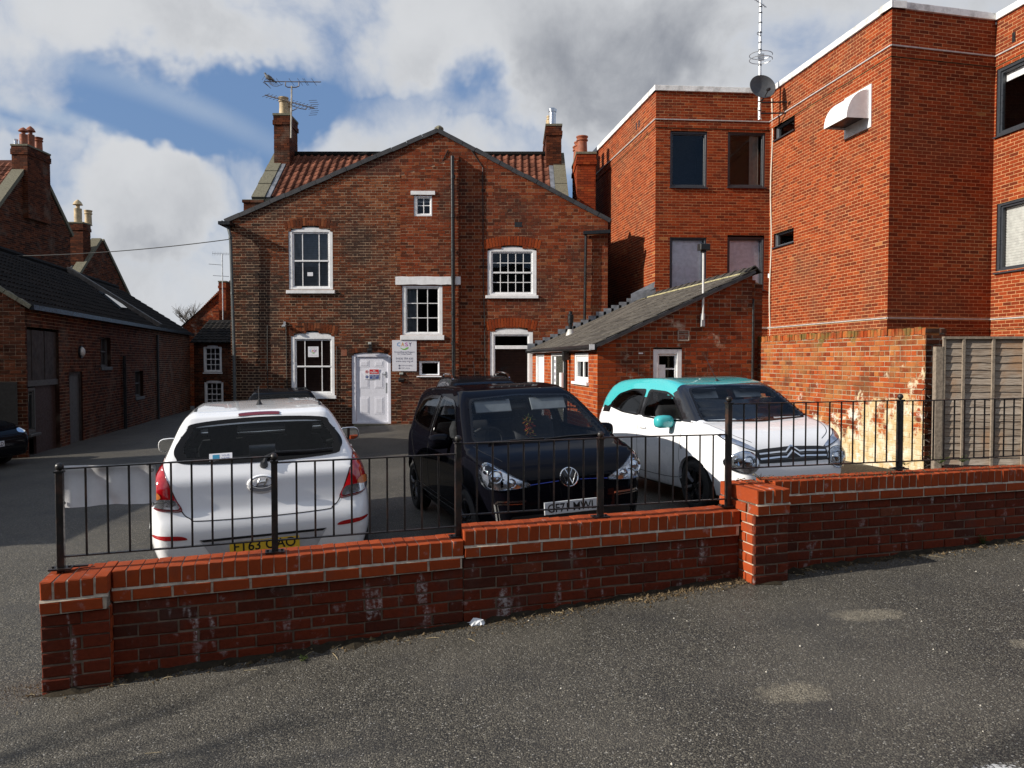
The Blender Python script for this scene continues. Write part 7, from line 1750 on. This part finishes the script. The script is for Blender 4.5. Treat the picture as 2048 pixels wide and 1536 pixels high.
for y0 in (-.55, .02): wmb.tube([BU.hit('x+', a, b)[0] + BU.hit('x+', a, b)[1] * .012 for a, b in ((y0, .992), (y0 + .25, 1.0), (y0 + .56, .998))], .009, 5)
wmb.build('wiper', BLACKPLASTIC, eup)
rm_ = MB(); 
for k_ in range(5): rm_.boxf(BU.hit('z+', -.7 - .0 * k_, -.1 + .14 * k_)[0], (0, 1, 0), (-1, 0, 0), (0, 0, 1), -.05, .05, -.012, .012, -.004, .004)
# a flower ornament hangs from its mirror
M_up = lambda v: eup.location + Matrix.Rotation(eup.rotation_euler.z, 3, 'Z') @ Vector(v)
op = M_up((.63, .0, 1.235)); orn = root('hanging_ornament', 'red and yellow artificial flowers hanging behind the black car windscreen', 'ornament', tuple(op))
MB().tube([op, op - V3 * .30], .003, 4).build('cord', CABLE, orn)
fcol = [plain('petal_red', (.80, .07, .015), .7), plain('petal_orange', (.85, .28, .02), .7), plain('petal_yellow', (.85, .70, .03), .7), plain('petal_green', (.25, .35, .05), .7)]
for k_ in range(13):
    c = op + Vector((random.uniform(-.04, .04), random.uniform(-.03, .03), -.05 - .017 * k_)); m_ = MB()
    for a in np.linspace(0, 2 * math.pi, 6)[:-1]: d_ = Vector((math.cos(a), .5 * math.sin(a), math.sin(a))); m_.add([c, c + d_ * .034 + Vector((0, .018, 0)), c + d_ * .048, c + d_ * .034 - Vector((0, .018, 0))], [(0, 1, 2, 3)])
    m_.build('flower', fcol[0 if k_ in (4, 5, 6, 10) else (3 if k_ < 2 else (2 if k_ % 2 else 1))], orn, fix=False)

# white city car with a turquoise roof, nose to the railing
CWS = fillet([(-.52, 1.345), (0, 1.37), (.52, 1.345), (.555, 1.305), (.665, 1.025), (.645, .99), (0, .97), (-.645, .99), (-.665, 1.025), (-.555, 1.305)], .06)
CSF = fillet([(-.24, .985), (.30, .965), (.74, .975), (.77, 1.0), (.40, 1.26), (.22, 1.305), (-.24, 1.325)], .06); CSR = fillet([(-.31, .99), (-.31, 1.325), (-.7, 1.32), (-1.05, 1.25), (-1.22, 1.12), (-1.20, 1.065), (-.8, 1.01)], .06)
spc = dict(L=3.466, side=[(-1.5, .24), (-1.66, .28), (-1.715, .45), (-1.73, .62), (-1.69, .82), (-1.62, 1.0), (-1.44, 1.28), (-1.33, 1.38), (-1.15, 1.425), (-.6, 1.455), (-.1, 1.455), (.25, 1.42), (.5, 1.35), (.85, 1.12), (1.05, .995), (1.2, .965), (1.42, .905), (1.58, .815), (1.665, .71), (1.71, .58), (1.725, .42), (1.69, .26), (1.6, .20), (1.0, .18), (-1.0, .19)],
           w=[(0, .68), (.2, .73), (.35, .775), (.5, .80), (.65, .807), (.8, .80), (.92, .782), (1.0, .752), (1.2, .68), (1.32, .63), (1.42, .575), (1.7, .5)], p=[(-2.3, .8), (-1.73, .86), (-1.55, .94), (-1.2, 1), (.9, 1.0), (1.2, .985), (1.45, .93), (1.6, .86), (1.72, .75), (2.1, .5)],
           axles=(1.02, -1.32), wr=.288, arch=.332, track=1.42, tw=.165, rim=.19, dash=.70, seat=-.05, paint=WHITE_PAINT, k=.07, wheel=(6, DARKALLOY, 'plain'), roof_paint=TURQ,
           roof_zone=lambda c, n: (c[:, 2] > np.minimum(1.24, 1.24 + (c[:, 0] + 1.0) * .38)) & (c[:, 0] < .40) & (c[:, 0] > -1.50),
           zones=[('pillar', lambda c, n: (c[:, 2] > 1.0) & (c[:, 0] > .20) & (c[:, 0] < 1.12), BLACKGLOSS), ('pillar', lambda c, n: (c[:, 2] > .99) & (c[:, 2] < 1.32) & (np.abs(c[:, 0] + .275) < .07) & (np.abs(n[:, 1]) > .4), BLACKGLOSS), ('pillar', lambda c, n: (c[:, 2] > 1.0) & (c[:, 2] < 1.12) & (c[:, 0] < -1.2) & (c[:, 0] > -1.45) & (np.abs(n[:, 1]) > .3), BLACKGLOSS)],
           glass=[('windscreen', 'x+', CWS, grow(CWS, .96, .94), CARGLASS), ('rear_window', 'x-', fillet([(-.5, 1.30), (0, 1.32), (.5, 1.30), (.62, 1.0), (0, .98), (-.62, 1.0)]), grow([(-.5, 1.30), (0, 1.32), (.5, 1.30), (.62, 1.0), (0, .98), (-.62, 1.0)], .9, .8), CARGLASS_DARK)] + sideglass(CSF, CSR),
           skins=[('bonnet', 'z+', [(1.10, .66), (1.35, .64), (1.52, .52), (1.63, .30), (1.66, 0), (1.63, -.30), (1.52, -.52), (1.35, -.64), (1.10, -.66)])])
hc = Vector((.305, -.952, 0)); fc_ = Vector((2.97, 7.98, 0)); c1, BC = make_car('parked_car', 'white city car with turquoise roof and mirrors beside the old garden wall', fc_ - hc * 1.733, hc, spc, 'cars parked in the yard')
for ax in ('y+', 'y-'):      # painted roof sides and black pillars, cut clean along the window line
    BC.panel('roof_side', ax, fillet([(.40, 1.255), (.22, 1.30), (-.24, 1.32), (-.7, 1.315), (-1.05, 1.245), (-1.235, 1.10), (-1.30, 1.075), (-1.50, 1.10), (-1.46, 1.20), (-1.34, 1.35), (-1.1, 1.408), (-.6, 1.432), (0, 1.430), (.25, 1.395), (.44, 1.325)], .03), [TURQ], c1, off=.0025, skirt=.003, sharp=True)
    BC.panel('pillar', ax, [(1.10, .975), (.78, 1.18), (.46, 1.335), (.37, 1.285), (.60, 1.12), (.765, .98)], [BLACKGLOSS], c1, off=.0035, skirt=.004, sharp=True)
BC.panel('roof_panel', 'z+', fillet([(.40, .53), (.44, 0), (.40, -.53), (-.5, -.56), (-1.25, -.52), (-1.36, 0), (-1.25, .52), (-.5, .56)], .05), [TURQ], c1, off=.002, skirt=.003, sharp=True)
def lampc(s_):
    B = BC; cy, cz_, ry, rz_ = .575, .605, .155, .115
    OL = [(cy + ry * math.cos(a), cz_ + rz_ * math.sin(a)) for a in np.linspace(0, 2 * math.pi, 17)[:-1]]
    B.panel('headlamp', 'x+', mir(OL, s_) if s_ > 0 else [(-a, b) for a, b in OL], [CLEARLAMP, CHROME], c1, inner=[(s_ * a, b) for a, b in grow(OL, .86)], off=.004, res=.035, bulge=.006)
    loc, n_ = B.hit('x+', (cy - .03) * s_, cz_); MB().lathe([(.070, .008), (.062, .03), (.05, .012), (.02, .02), (0, .028)], tuple(loc), (n_ + Vector((.6, 0, 0))).normalized(), 20).build('projector', CHROME, c1, smooth=True)
    loc, n_ = B.hit('x+', (cy + .07) * s_, cz_ + .01); MB().lathe([(.045, .008), (.038, .02), (.0, .012)], tuple(loc), (n_ + Vector((.6, 0, 0))).normalized(), 16).build('main_beam', MIRROR, c1, smooth=True)
    B.panel('lamp_lens', 'x+', [(s_ * a, b) for a, b in OL], [LENS], c1, off=.012, res=.04, bulge=.03)
    D_ = [(.735, .875), (.70, .815), (.60, .765), (.44, .705), (.415, .725), (.52, .79), (.62, .84), (.69, .885)]
    B.panel('running_light', 'x+', [(s_ * a, b) for a, b in D_], [CLEARLAMP, BLACKGLOSS], c1, inner=[(s_ * a, b) for a, b in grow(D_, .90, .82)], off=.004, res=.04)
    door_mirror(c1, B, .56, .965, .885, TURQ, s_)
    B.panel('fog_recess', 'x+', [(s_ * a, b) for a, b in ((.70, .40), (.70, .30), (.55, .29), (.58, .40))], [BLACKPLASTIC], c1, off=.004, res=.04, sharp=True)
both(lampc)
GR = [(-.40, .722), (-.18, .735), (0, .742), (.18, .735), (.40, .722), (.435, .68), (.42, .60), (.36, .585), (-.36, .585), (-.42, .60), (-.435, .68)]
BC.panel('grille', 'x+', GR, [BLACKPLASTIC], c1, off=.004, res=.04)
ch_ = MB(); 
for s_ in (1, -1):
    for z0 in (.690, .640): BC.ribbon(ch_, 'x+', [(.41 * s_, z0 - .010), (.16 * s_, z0), (.085 * s_, z0 - .002), (.0, z0 + .058)], .017, .012)
ch_.build('emblem', CHROME, c1, fix=False)
gb_ = MB()
for zz in (.668, .618): BC.ribbon(gb_, 'x+', [(-.40, zz), (.40, zz)], .006, .009)
gb_.build('grille_bar', plain('grille_grey', (.12, .12, .13), .4), c1, fix=False)
BC.panel('lower_intake', 'x+', [(-.45, .40), (-.40, .29), (.40, .29), (.45, .40)], [BLACKPLASTIC], c1, off=.004, res=.05, sharp=True)
plate_on(BC, c1, 'x+', 0, .475, 'YK17 RZE', WPLATE) if False else None
gm_ = MB()
for s_ in (1, -1): BC.ribbon(gm_, 'z+', [(1.08, .69 * s_), (1.3, .67 * s_), (1.50, .585 * s_), (1.60, .44 * s_)], .007, smooth=True); BC.ribbon(gm_, 'z+', [(-1.2, .47 * s_), (-.4, .52 * s_), (.3, .50 * s_)], .012, .001)
for ax in ('y+', 'y-'): BC.ribbon(gm_, ax, [(-.275, .98), (-.28, .40)], .007); BC.ribbon(gm_, ax, [(.80, .97), (.74, .60), (.66, .34), (-.86, .35), (-.97, .58), (-1.2, .98)], .007, smooth=True)
gm_.build('shut_lines', GAP, c1, fix=False)
for ax, s_ in (('y+', 1), ('y-', -1)):
    loc, n_ = BC.hit(ax, -.12, .86); MB().boxf(loc + n_ * .018, (1, 0, 0), V3, n_, -.085, .085, -.014, .014, -.012, .012, ch=.006).build('door_handle', WHITE_PAINT, c1)
    loc, n_ = BU.hit(ax, -.14, .88); MB().boxf(loc + n_ * .018, (1, 0, 0), V3, n_, -.085, .085, -.014, .014, -.012, .012, ch=.006).build('door_handle', BLACK_PAINT, eup)
    loc, n_ = BC.hit(ax, .80, .70); MB().lathe([(.022, 0), (.020, .006), (0, .008)], tuple(loc), tuple(n_), 12).build('side_repeater', AMBER if False else CLEARLAMP, c1)
loc, n_ = BC.hit('z+', .28, .0); an = MB().lathe([(.028, -.004), (.016, .018), (0, .03)], tuple(loc), n=8); an.tube([loc + Vector((0, 0, .01)), loc + Vector((-.34, .06, .30))], .004, 5); an.build('aerial', BLACKPLASTIC, c1)
for s_ in (1, -1): MB().boxf(Vector((.46, .30 * s_, 1.265)), (0, 1, 0), (-.6, 0, .8), (.8, 0, .6), -.18, .18, -.065, .06, 0, .012, ch=.004).build('sun_visor', MATS['visor_grey'], c1)
MB().boxf(Vector((.36, 0, 1.25)), (0, 1, 0), (-.55, 0, .84), (.84, 0, .55), -.11, .11, -.03, .03, -.03, 0, ch=.01).build('rear_view_mirror', BLACKPLASTIC, c1)
M_c = lambda v: c1.location + Matrix.Rotation(c1.rotation_euler.z, 3, 'Z') @ Vector(v)
op = M_c((.42, .0, 1.22)); o2 = root('hanging_ornament', 'little pale figure charm hanging behind the white city car windscreen', 'ornament', tuple(op)); MB().tube([op, op - V3 * .12], .003, 4).build('cord', CABLE, o2)
MB().lathe([(0, 0), (.022, .01), (.028, .04), (.016, .06), (.024, .085), (.018, .11), (0, .12)], tuple(op - V3 * .20), n=10).build('charm', plain('charm_white', (.7, .72, .74), .4), o2, smooth=True)
tp_ = M_c((.78, -.12, .955)); m_ = MB(); 
m_.add([tp_ + Vector(v) for v in ((-.09, -.05, 0), (.07, -.06, 0), (.08, .05, 0), (-.07, .06, 0), (-.05, -.02, .06), (.03, -.03, .09), (.04, .03, .05), (-.04, .03, .08))], [(0, 1, 5, 4), (1, 2, 6, 5), (2, 3, 7, 6), (3, 0, 4, 7), (4, 5, 6, 7)])
tag(m_.build('tissue', WHITEPRINT), 'crumpled pale tissue on the dashboard of the turquoise roofed car', 'tissue')

# three dark cars farther back
def scaled(sp, fx, fz, fy, paint, q=.6, **kw):
    d = dict(sp); d['L'] = sp['L'] * fx; d['side'] = [(x * fx, z * fz) for x, z in sp['side']]; d['w'] = [(z * fz, y * fy) for z, y in sp['w']]; d['p'] = [(x * fx, y) for x, y in sp['p']]
    d['glass'] = [(n_, a, [(u * (fy if a[0] == 'x' else fx), v * fz) for u, v in o], [(u * (fy if a[0] == 'x' else fx), v * fz) for u, v in i_], g_) for n_, a, o, i_, g_ in sp['glass']]
    d['axles'] = tuple(a * fx for a in sp['axles']); d['track'] = sp['track'] * fy; d['paint'] = paint; d['q'] = q; d['skins'] = []; d['cabin'] = True; d.update(kw); return d
spsuv = scaled(sp20, 1.06, .955, 1.03, DARK_PAINT); hs = Vector((.20, -.98, 0)); suv, BS = make_car('parked_car', 'black estate car with chrome roof rails behind the black city car', (-.62, 15.3), hs, spsuv, 'cars parked in the yard')
for s_ in (1, -1):
    pts = [BS.hit('z+', x, .56 * s_)[0] for x in (-1.35, -1.25, -.9, -.3, .1, .3)]; z = [0, .065, .08, .08, .07, 0]; MB().tube([p_ + V3 * h_ for p_, h_ in zip(pts, z)], .019, 7).build('roof_rail', CHROME, suv, smooth=True)
loc, n_ = BS.hit('z+', -1.2, .1); MB().tube([loc, loc + Vector((-.16, 0, .32))], .005, 5).build('aerial', BLACKPLASTIC, suv)
spcv = scaled(sp20, .96, .90, .94, DARK_PAINT); make_car('parked_car', 'low black car whose roof shows behind the white hatchback', (-4.72, 15.9), (-.29, .957), spcv, 'cars parked in the yard')
hb = Vector((1, -.10, 0)); lft, BLf = make_car('parked_car', 'black car nosing in from the left edge below the barn wall', Vector((-10.15, 15.45, 0)) - hb.normalized() * 2.0, hb, scaled(sp20, 1.0, .93, 1.0, DARK_PAINT), 'cars parked in the yard')
plate_on(BLf, lft, 'x+', -.30, .50, 'FG20 ULD', WPLATE, wd=.5)
for s_ in (1, -1): BLf.panel('headlamp', 'x+', [(s_ * a, b) for a, b in ((.50, .70), (.68, .80), (.77, .80), (.76, .72), (.62, .66))], [MIRROR], lft, off=.004, res=.06)
# ------------------------------------------------------------------ small things on the ground
def gp(px, py):
    """Where the line of sight meets the tarmac."""
    d = direction(px, py); Y = 5.0
    for _ in range(12): P = d * (Y / d.y); Y = (gz(P.x, P.y) - EYE) / d.z * d.y
    P = d * (Y / d.y); return Vector((P.x, P.y, gz(P.x, P.y)))
c = gp(954, 1250); m = MB(); rr = random.Random(5); pts = []
for i in range(7):
    for j in range(5):
        u, v = (i - 3) / 3, (j - 2) / 2; pts.append(c + Vector((u * .055 + rr.uniform(-.012, .012), v * .028 + rr.uniform(-.01, .01), max(.004, .040 * (1 - u * u) * (1 - v * v) + rr.uniform(-.004, .018)))))
m.add(pts, [(i * 5 + j, (i + 1) * 5 + j, (i + 1) * 5 + j + 1, i * 5 + j + 1) for i in range(6) for j in range(4)])
tag(m.build('tissue', plain('tissue_white', (.82, .84, .86), .9), fix=False), 'scrap of crumpled white tissue lying on the tarmac by the wall', 'tissue')
# leaf litter, crumbs of moss and twigs along the foot of the wall
LIT = weather_mat('litter', (.045, .032, .018), (.16, .115, .065), (.10, .085, .03)); lm = MB(); rr = random.Random(8)
def litter(n, u0, u1, spread, size, nmin=.0):
    for _ in range(n):
        u = rr.uniform(u0, u1); off = nmin + abs(rr.gauss(0, spread)); P = WO + WU * u + WN * (.02 + off); z = gz(P.x, P.y); P = Vector((P.x, P.y, z + .002)); a = rr.uniform(0, 6.28); s_ = size * rr.uniform(.4, 1.5); h = s_ * rr.uniform(.15, .7)
        e1 = Vector((math.cos(a), math.sin(a), rr.uniform(-.15, .15))) * s_; e2 = Vector((-math.sin(a), math.cos(a), rr.uniform(-.15, .15))) * s_ * rr.uniform(.4, .9)
        lm.add([P - e1 * .5, P + e2 * .5 + V3 * h * .3, P + e1 * .5, P - e2 * .5, P + V3 * h], [(0, 1, 4), (1, 2, 4), (2, 3, 4), (3, 0, 4)], 0, rr.random())
litter(1500, uP1a - .1, uS2b, .075, .012); litter(700, uS1b, uS2b + .1, .10, .013); litter(1200, uP2b, 7.6, .085, .014); litter(350, uP1a - .35, 7, .25, .007); litter(260, uS1b + 1.2, uS2b, .08, .024)
litter(500, uP1a - .5, uP1a + .3, .12, .008, -.15); litter(120, uP1b, uS2b, .05, .03); litter(120, uP2b, 7.6, .05, .034)
lo_ = lm.build('leaf_litter', LIT, kind='stuff', tint=True, fix=False); lo_['label'] = 'crumbs of dead leaf and moss along the foot of the wall'
sm = MB(); rs_ = random.Random(12)       # a strip of soil and moss that has gathered against the bricks
for a_, b_, n_ in ((uP1a - .05, uP1b, .10), (uP1b, uS2b, 0.0), (uS2b, uP2b, .20), (uP2b, 8.0, 0.0)):
    k_ = int((b_ - a_) / .05); w_s = [.05 + .06 * abs(math.sin(i * .7 + a_)) * rs_.random() + (.05 if rs_.random() < .2 else 0) for i in range(k_ + 1)]; hs_ = [.008 + rs_.random() * .022 for _ in range(k_ + 1)]
    for e_ in (0, 1, -1, -2): w_s[e_] = .012; hs_[e_] = .004
    row = []
    for i in range(k_ + 1):
        u = a_ + (b_ - a_) * i / k_; P = WO + WU * u + WN * (n_ - .004); z = gz(P.x, P.y); row.append((Vector((P.x, P.y, z + hs_[i])), P + WN * w_s[i] * .5, P + WN * w_s[i]))
    for i in range(k_):
        p, q = row[i], row[i + 1]; f_ = lambda v, h: Vector((v.x, v.y, gz(v.x, v.y) + h))
        sm.quad(p[0], q[0], f_(q[1], hs_[i + 1] * .6), f_(p[1], hs_[i] * .6)); sm.quad(f_(p[1], hs_[i] * .6), f_(q[1], hs_[i + 1] * .6), f_(q[2], .0015), f_(p[2], .0015))
sm.build('soil', weather_mat('soil', (.030, .024, .016), (.055, .042, .026), (.075, .068, .03)), kind='stuff', fix=False)
tw = MB()
for _ in range(60):
    u = rr.uniform(uP1a - .4, 7); P = WO + WU * u + WN * (.03 + abs(rr.gauss(0, .12))); P = Vector((P.x, P.y, gz(P.x, P.y) + .006)); a = rr.uniform(0, 6.28); d = Vector((math.cos(a), math.sin(a), rr.uniform(0, .2))) * rr.uniform(.02, .06); tw.tube([P - d, P + Vector((0, 0, .004)), P + d * .8], .0016, 4)
for px, py in ((305, 1508), (1540, 1145), (480, 1300), (1160, 1213), (500, 1342)): P = gp(px, py) + V3 * .004; tw.tube([P - Vector((.035, .003, 0)), P + Vector((.04, .006, .003))], .0014, 4)
tw.build('twigs', plain('straw', (.36, .29, .17), .8), kind='stuff', fix=False)
chips = MB()
for _ in range(190):
    x, y = rr.uniform(-4, 6), rr.uniform(2.8, 6.4)
    if (Vector((x, y, 0)) - WO).dot(WN) < .05: continue
    P = Vector((x, y, gz(x, y) + .001)); s_ = rr.uniform(.003, .008); chips.add([P + Vector((-s_, 0, 0)), P + Vector((0, -s_, 0)), P + Vector((s_, 0, 0)), P + Vector((0, s_, 0)), P + V3 * s_], [(0, 1, 4), (1, 2, 4), (2, 3, 4), (3, 0, 4)])
chips.build('loose_chippings', plain('pale_chip', (.42, .39, .33), .8, var=.4), kind='stuff', fix=False)
# weeds rooted at the foot of the wall and on its top
WEED = weather_mat('weed_leaf', (.035, .055, .012), (.09, .12, .03), (.14, .11, .04)); DRY = weather_mat('dry_weed', (.10, .075, .035), (.22, .17, .08), (.05, .06, .02))
def weed(label, P, n, hgt, mat, spread=.05, leaf=.014):
    m = MB(); rw = random.Random(int(P.x * 1000)); st = MB()
    for i in range(n):
        a = rw.uniform(0, 6.28); tip = P + Vector((math.cos(a), math.sin(a), 0)) * spread * rw.uniform(.3, 1.2) + V3 * hgt * rw.uniform(.4, 1.1); mid = (P + tip) / 2 + Vector((0, 0, hgt * .15)); st.tube([P, mid, tip], [.0018, .0014, .001], 4)
        for k_ in range(5):
            c = P.lerp(tip, .3 + .17 * k_); b = rw.uniform(0, 6.28); e = Vector((math.cos(b), math.sin(b), rw.uniform(-.2, .6))).normalized() * leaf * rw.uniform(.6, 1.4); f = e.cross(V3).normalized() * leaf * .4; m.add([c, c + e * .5 + f, c + e, c + e * .5 - f], [(0, 1, 2, 3)], 0, rw.random())
    r = root('weed', label, 'weed', tuple(P), group='weeds along the wall'); st.build('stem', mat, r, fix=False); m.build('leaves', mat, r, tint=True, fix=False)
for px, py, n, h_, mt, lab in ((1300, 1172, 7, .07, DRY, 'small dry weed at the foot of the middle stretch of wall'), (1412, 1166, 6, .06, DRY, 'thin dry grass tuft just left of the tall brick pier'), (1966, 1090, 16, .10, WEED, 'leafy green weed at the right end of the wall foot'), (2036, 1072, 12, .08, WEED, 'green weed at the very right edge by the wall'), (1484, 1150, 6, .04, WEED, 'tiny green weed at the lit corner of the tall pier'), (608, 1320, 8, .03, WEED, 'flat mossy sprig on the tarmac below the lowest wall'), (430, 1318, 6, .06, DRY, 'withered stalk against the lowest wall')):
    weed(lab, gp(px, py), n, h_, mt)
for px, py, n, h_, lab in ((1522, 958, 14, .05, 'dry moss tuft on the tall pier coping'), (1810, 928, 10, .06, 'small green tuft behind the far railing post'), (1880, 925, 16, .07, 'yellow green weeds below the timber fence'), (1925, 922, 12, .05, 'weeds at the fence foot under its second batten')):
    P = on_plane(px, py, WO - WN * (.06 if px < 1600 else .24), WN); P.z -= .01; weed(lab, P, n, h_, DRY if px < 1600 else WEED, .09)
ms = MB()       # moss on the coping of the right-hand wall
for _ in range(900):
    u = rr.uniform(uP2b - .25, u3); zt_ = zS3[0] + sl3 * (u - uP2b); P = WO + WU * u - WN * rr.uniform(.0, .2) + V3 * (zt_ + .000); s_ = rr.uniform(.004, .014); ms.add([P + Vector((-s_, 0, 0)), P + Vector((0, -s_, 0)), P + Vector((s_, 0, 0)), P + Vector((0, s_, 0)), P + V3 * s_ * .6], [(0, 1, 4), (1, 2, 4), (2, 3, 4), (3, 0, 4)], 0, rr.random())
ms.build('coping_moss', LIT, kind='stuff', tint=True, fix=False)
# worn white road paint in the near right corner
m, t, b, out_ = new_mat('worn_road_paint'); pos = t.add('ShaderNodeNewGeometry').outputs['Position']
w_ = t.range(t.math('ADD', t.noise(pos, 5.0, 5, .6), t.math('MULTIPLY', t.noise(pos, 70, 3, .6), .55)), .74, .86)
b.inputs['Base Color'].default_value = (.62, .61, .58, 1); b.inputs['Roughness'].default_value = .8
tr = t.add('ShaderNodeBsdfTransparent'); t.l.new(t.add('ShaderNodeMixShader', {0: w_, 1: tr.outputs[0], 2: b.outputs[0]}).outputs[0], out_.inputs[0])
def marking(pix, lab=None):
    q = [gp(*p) + V3 * .004 for p in pix]; k = 14; mb = MB()
    for i in range(k):
        a, b_ = i / k, (i + 1) / k; r4 = [q[0].lerp(q[1], a), q[0].lerp(q[1], b_), q[3].lerp(q[2], b_), q[3].lerp(q[2], a)]; mb.quad(*[Vector((p.x, p.y, gz(p.x, p.y) + .004)) for p in r4])
    o = mb.build('road_marking', m, kind='structure', fix=False); return o
marking([(1940, 1536), (2300, 1480), (2300, 1530), (1980, 1580)])

# a bare tree far beyond the roofs
def branchy(label, P, H, seed, levels=5, r0=.16, spread=.55, nchild=(3, 4)):
    rt = random.Random(seed); r = root('bare_tree', label, 'tree', tuple(P)); tr_, cr_ = MB(), MB()
    def grow_(p, d, L, rad, lv):
        k = 4; pts, rs = [p], [rad]; 
        for i in range(k): d = (d + Vector((rt.gauss(0, .10), rt.gauss(0, .10), rt.gauss(.03, .06)))).normalized(); p = p + d * L / k; pts.append(p); rs.append(rad * (1 - .45 * (i + 1) / k))
        (tr_ if lv == 0 else cr_).tube(pts, rs, 6 if lv < 2 else 4, caps=False)
        if lv < levels:
            for c_ in range(rt.randint(*nchild)):
                q = pts[rt.randint(2, k)]; a = rt.uniform(0, 6.28); e = (d + Vector((math.cos(a), math.sin(a), .25)) * spread * rt.uniform(.7, 1.4)).normalized(); grow_(q, e, L * rt.uniform(.58, .82), rad * .55, lv + 1)
    grow_(Vector(P), Vector((0, 0, 1)), H * .34, r0, 0); BARK = plain('bark', (.10, .085, .07), .9, var=.3, nscale=5)
    tr_.build('trunk', BARK, r, fix=False); cr_.build('crown', BARK, r, fix=False)
branchy('leafless tree far off in the gap between barn and gabled house', (XAT(392, 62), 62, -1), at(0, 592, 62).z + 1.2, 4, levels=5, r0=.22, nchild=(3, 5))
# neighbours to the left, out of the picture: their roofs and branches shade the yard and the lane
nb = root('brick_store', 'plain brick store just outside the left edge of the yard', 'building', (-11.2, 7, -.5))
MB().box(-17, -11.2, 6.7, 14.2, -1, 2.75).build('wall', DARK_BRICK, nb); MB().prism([(-17.2, 6.6, 2.75), (-11.0, 6.6, 2.75), (-14.1, 6.6, 3.9)], (0, 7.7, 0)).build('roof', BARN_TILE, nb)
branchy('leafless tree standing by the lane out of view to the left', (-14, -1.8, -.6), 10.5, 21, levels=4, r0=.18, spread=.75, nchild=(3, 4))

# behind the viewer: a dark terrace added to cut sky light and reflections, and a tree
tc = root('brick_terrace', 'unseen dark brick terrace added behind the viewpoint to cut sky light', 'house', (0, -16, 0))
MB().box(-30, 34, -24, -16, -1, 6.2).build('wall', DARK_BRICK, tc)
MB().prism([(-31, -15.7, 6.2), (-31, -24.3, 6.2), (-31, -20, 9.6)], (66, 0, 0)).build('roof', BARN_TILE, tc)
branchy('leafless tree in front of the added terrace behind the viewpoint', (4.5, -11.5, 0), 12, 33, levels=5, r0=.22, spread=.6, nchild=(3, 4))
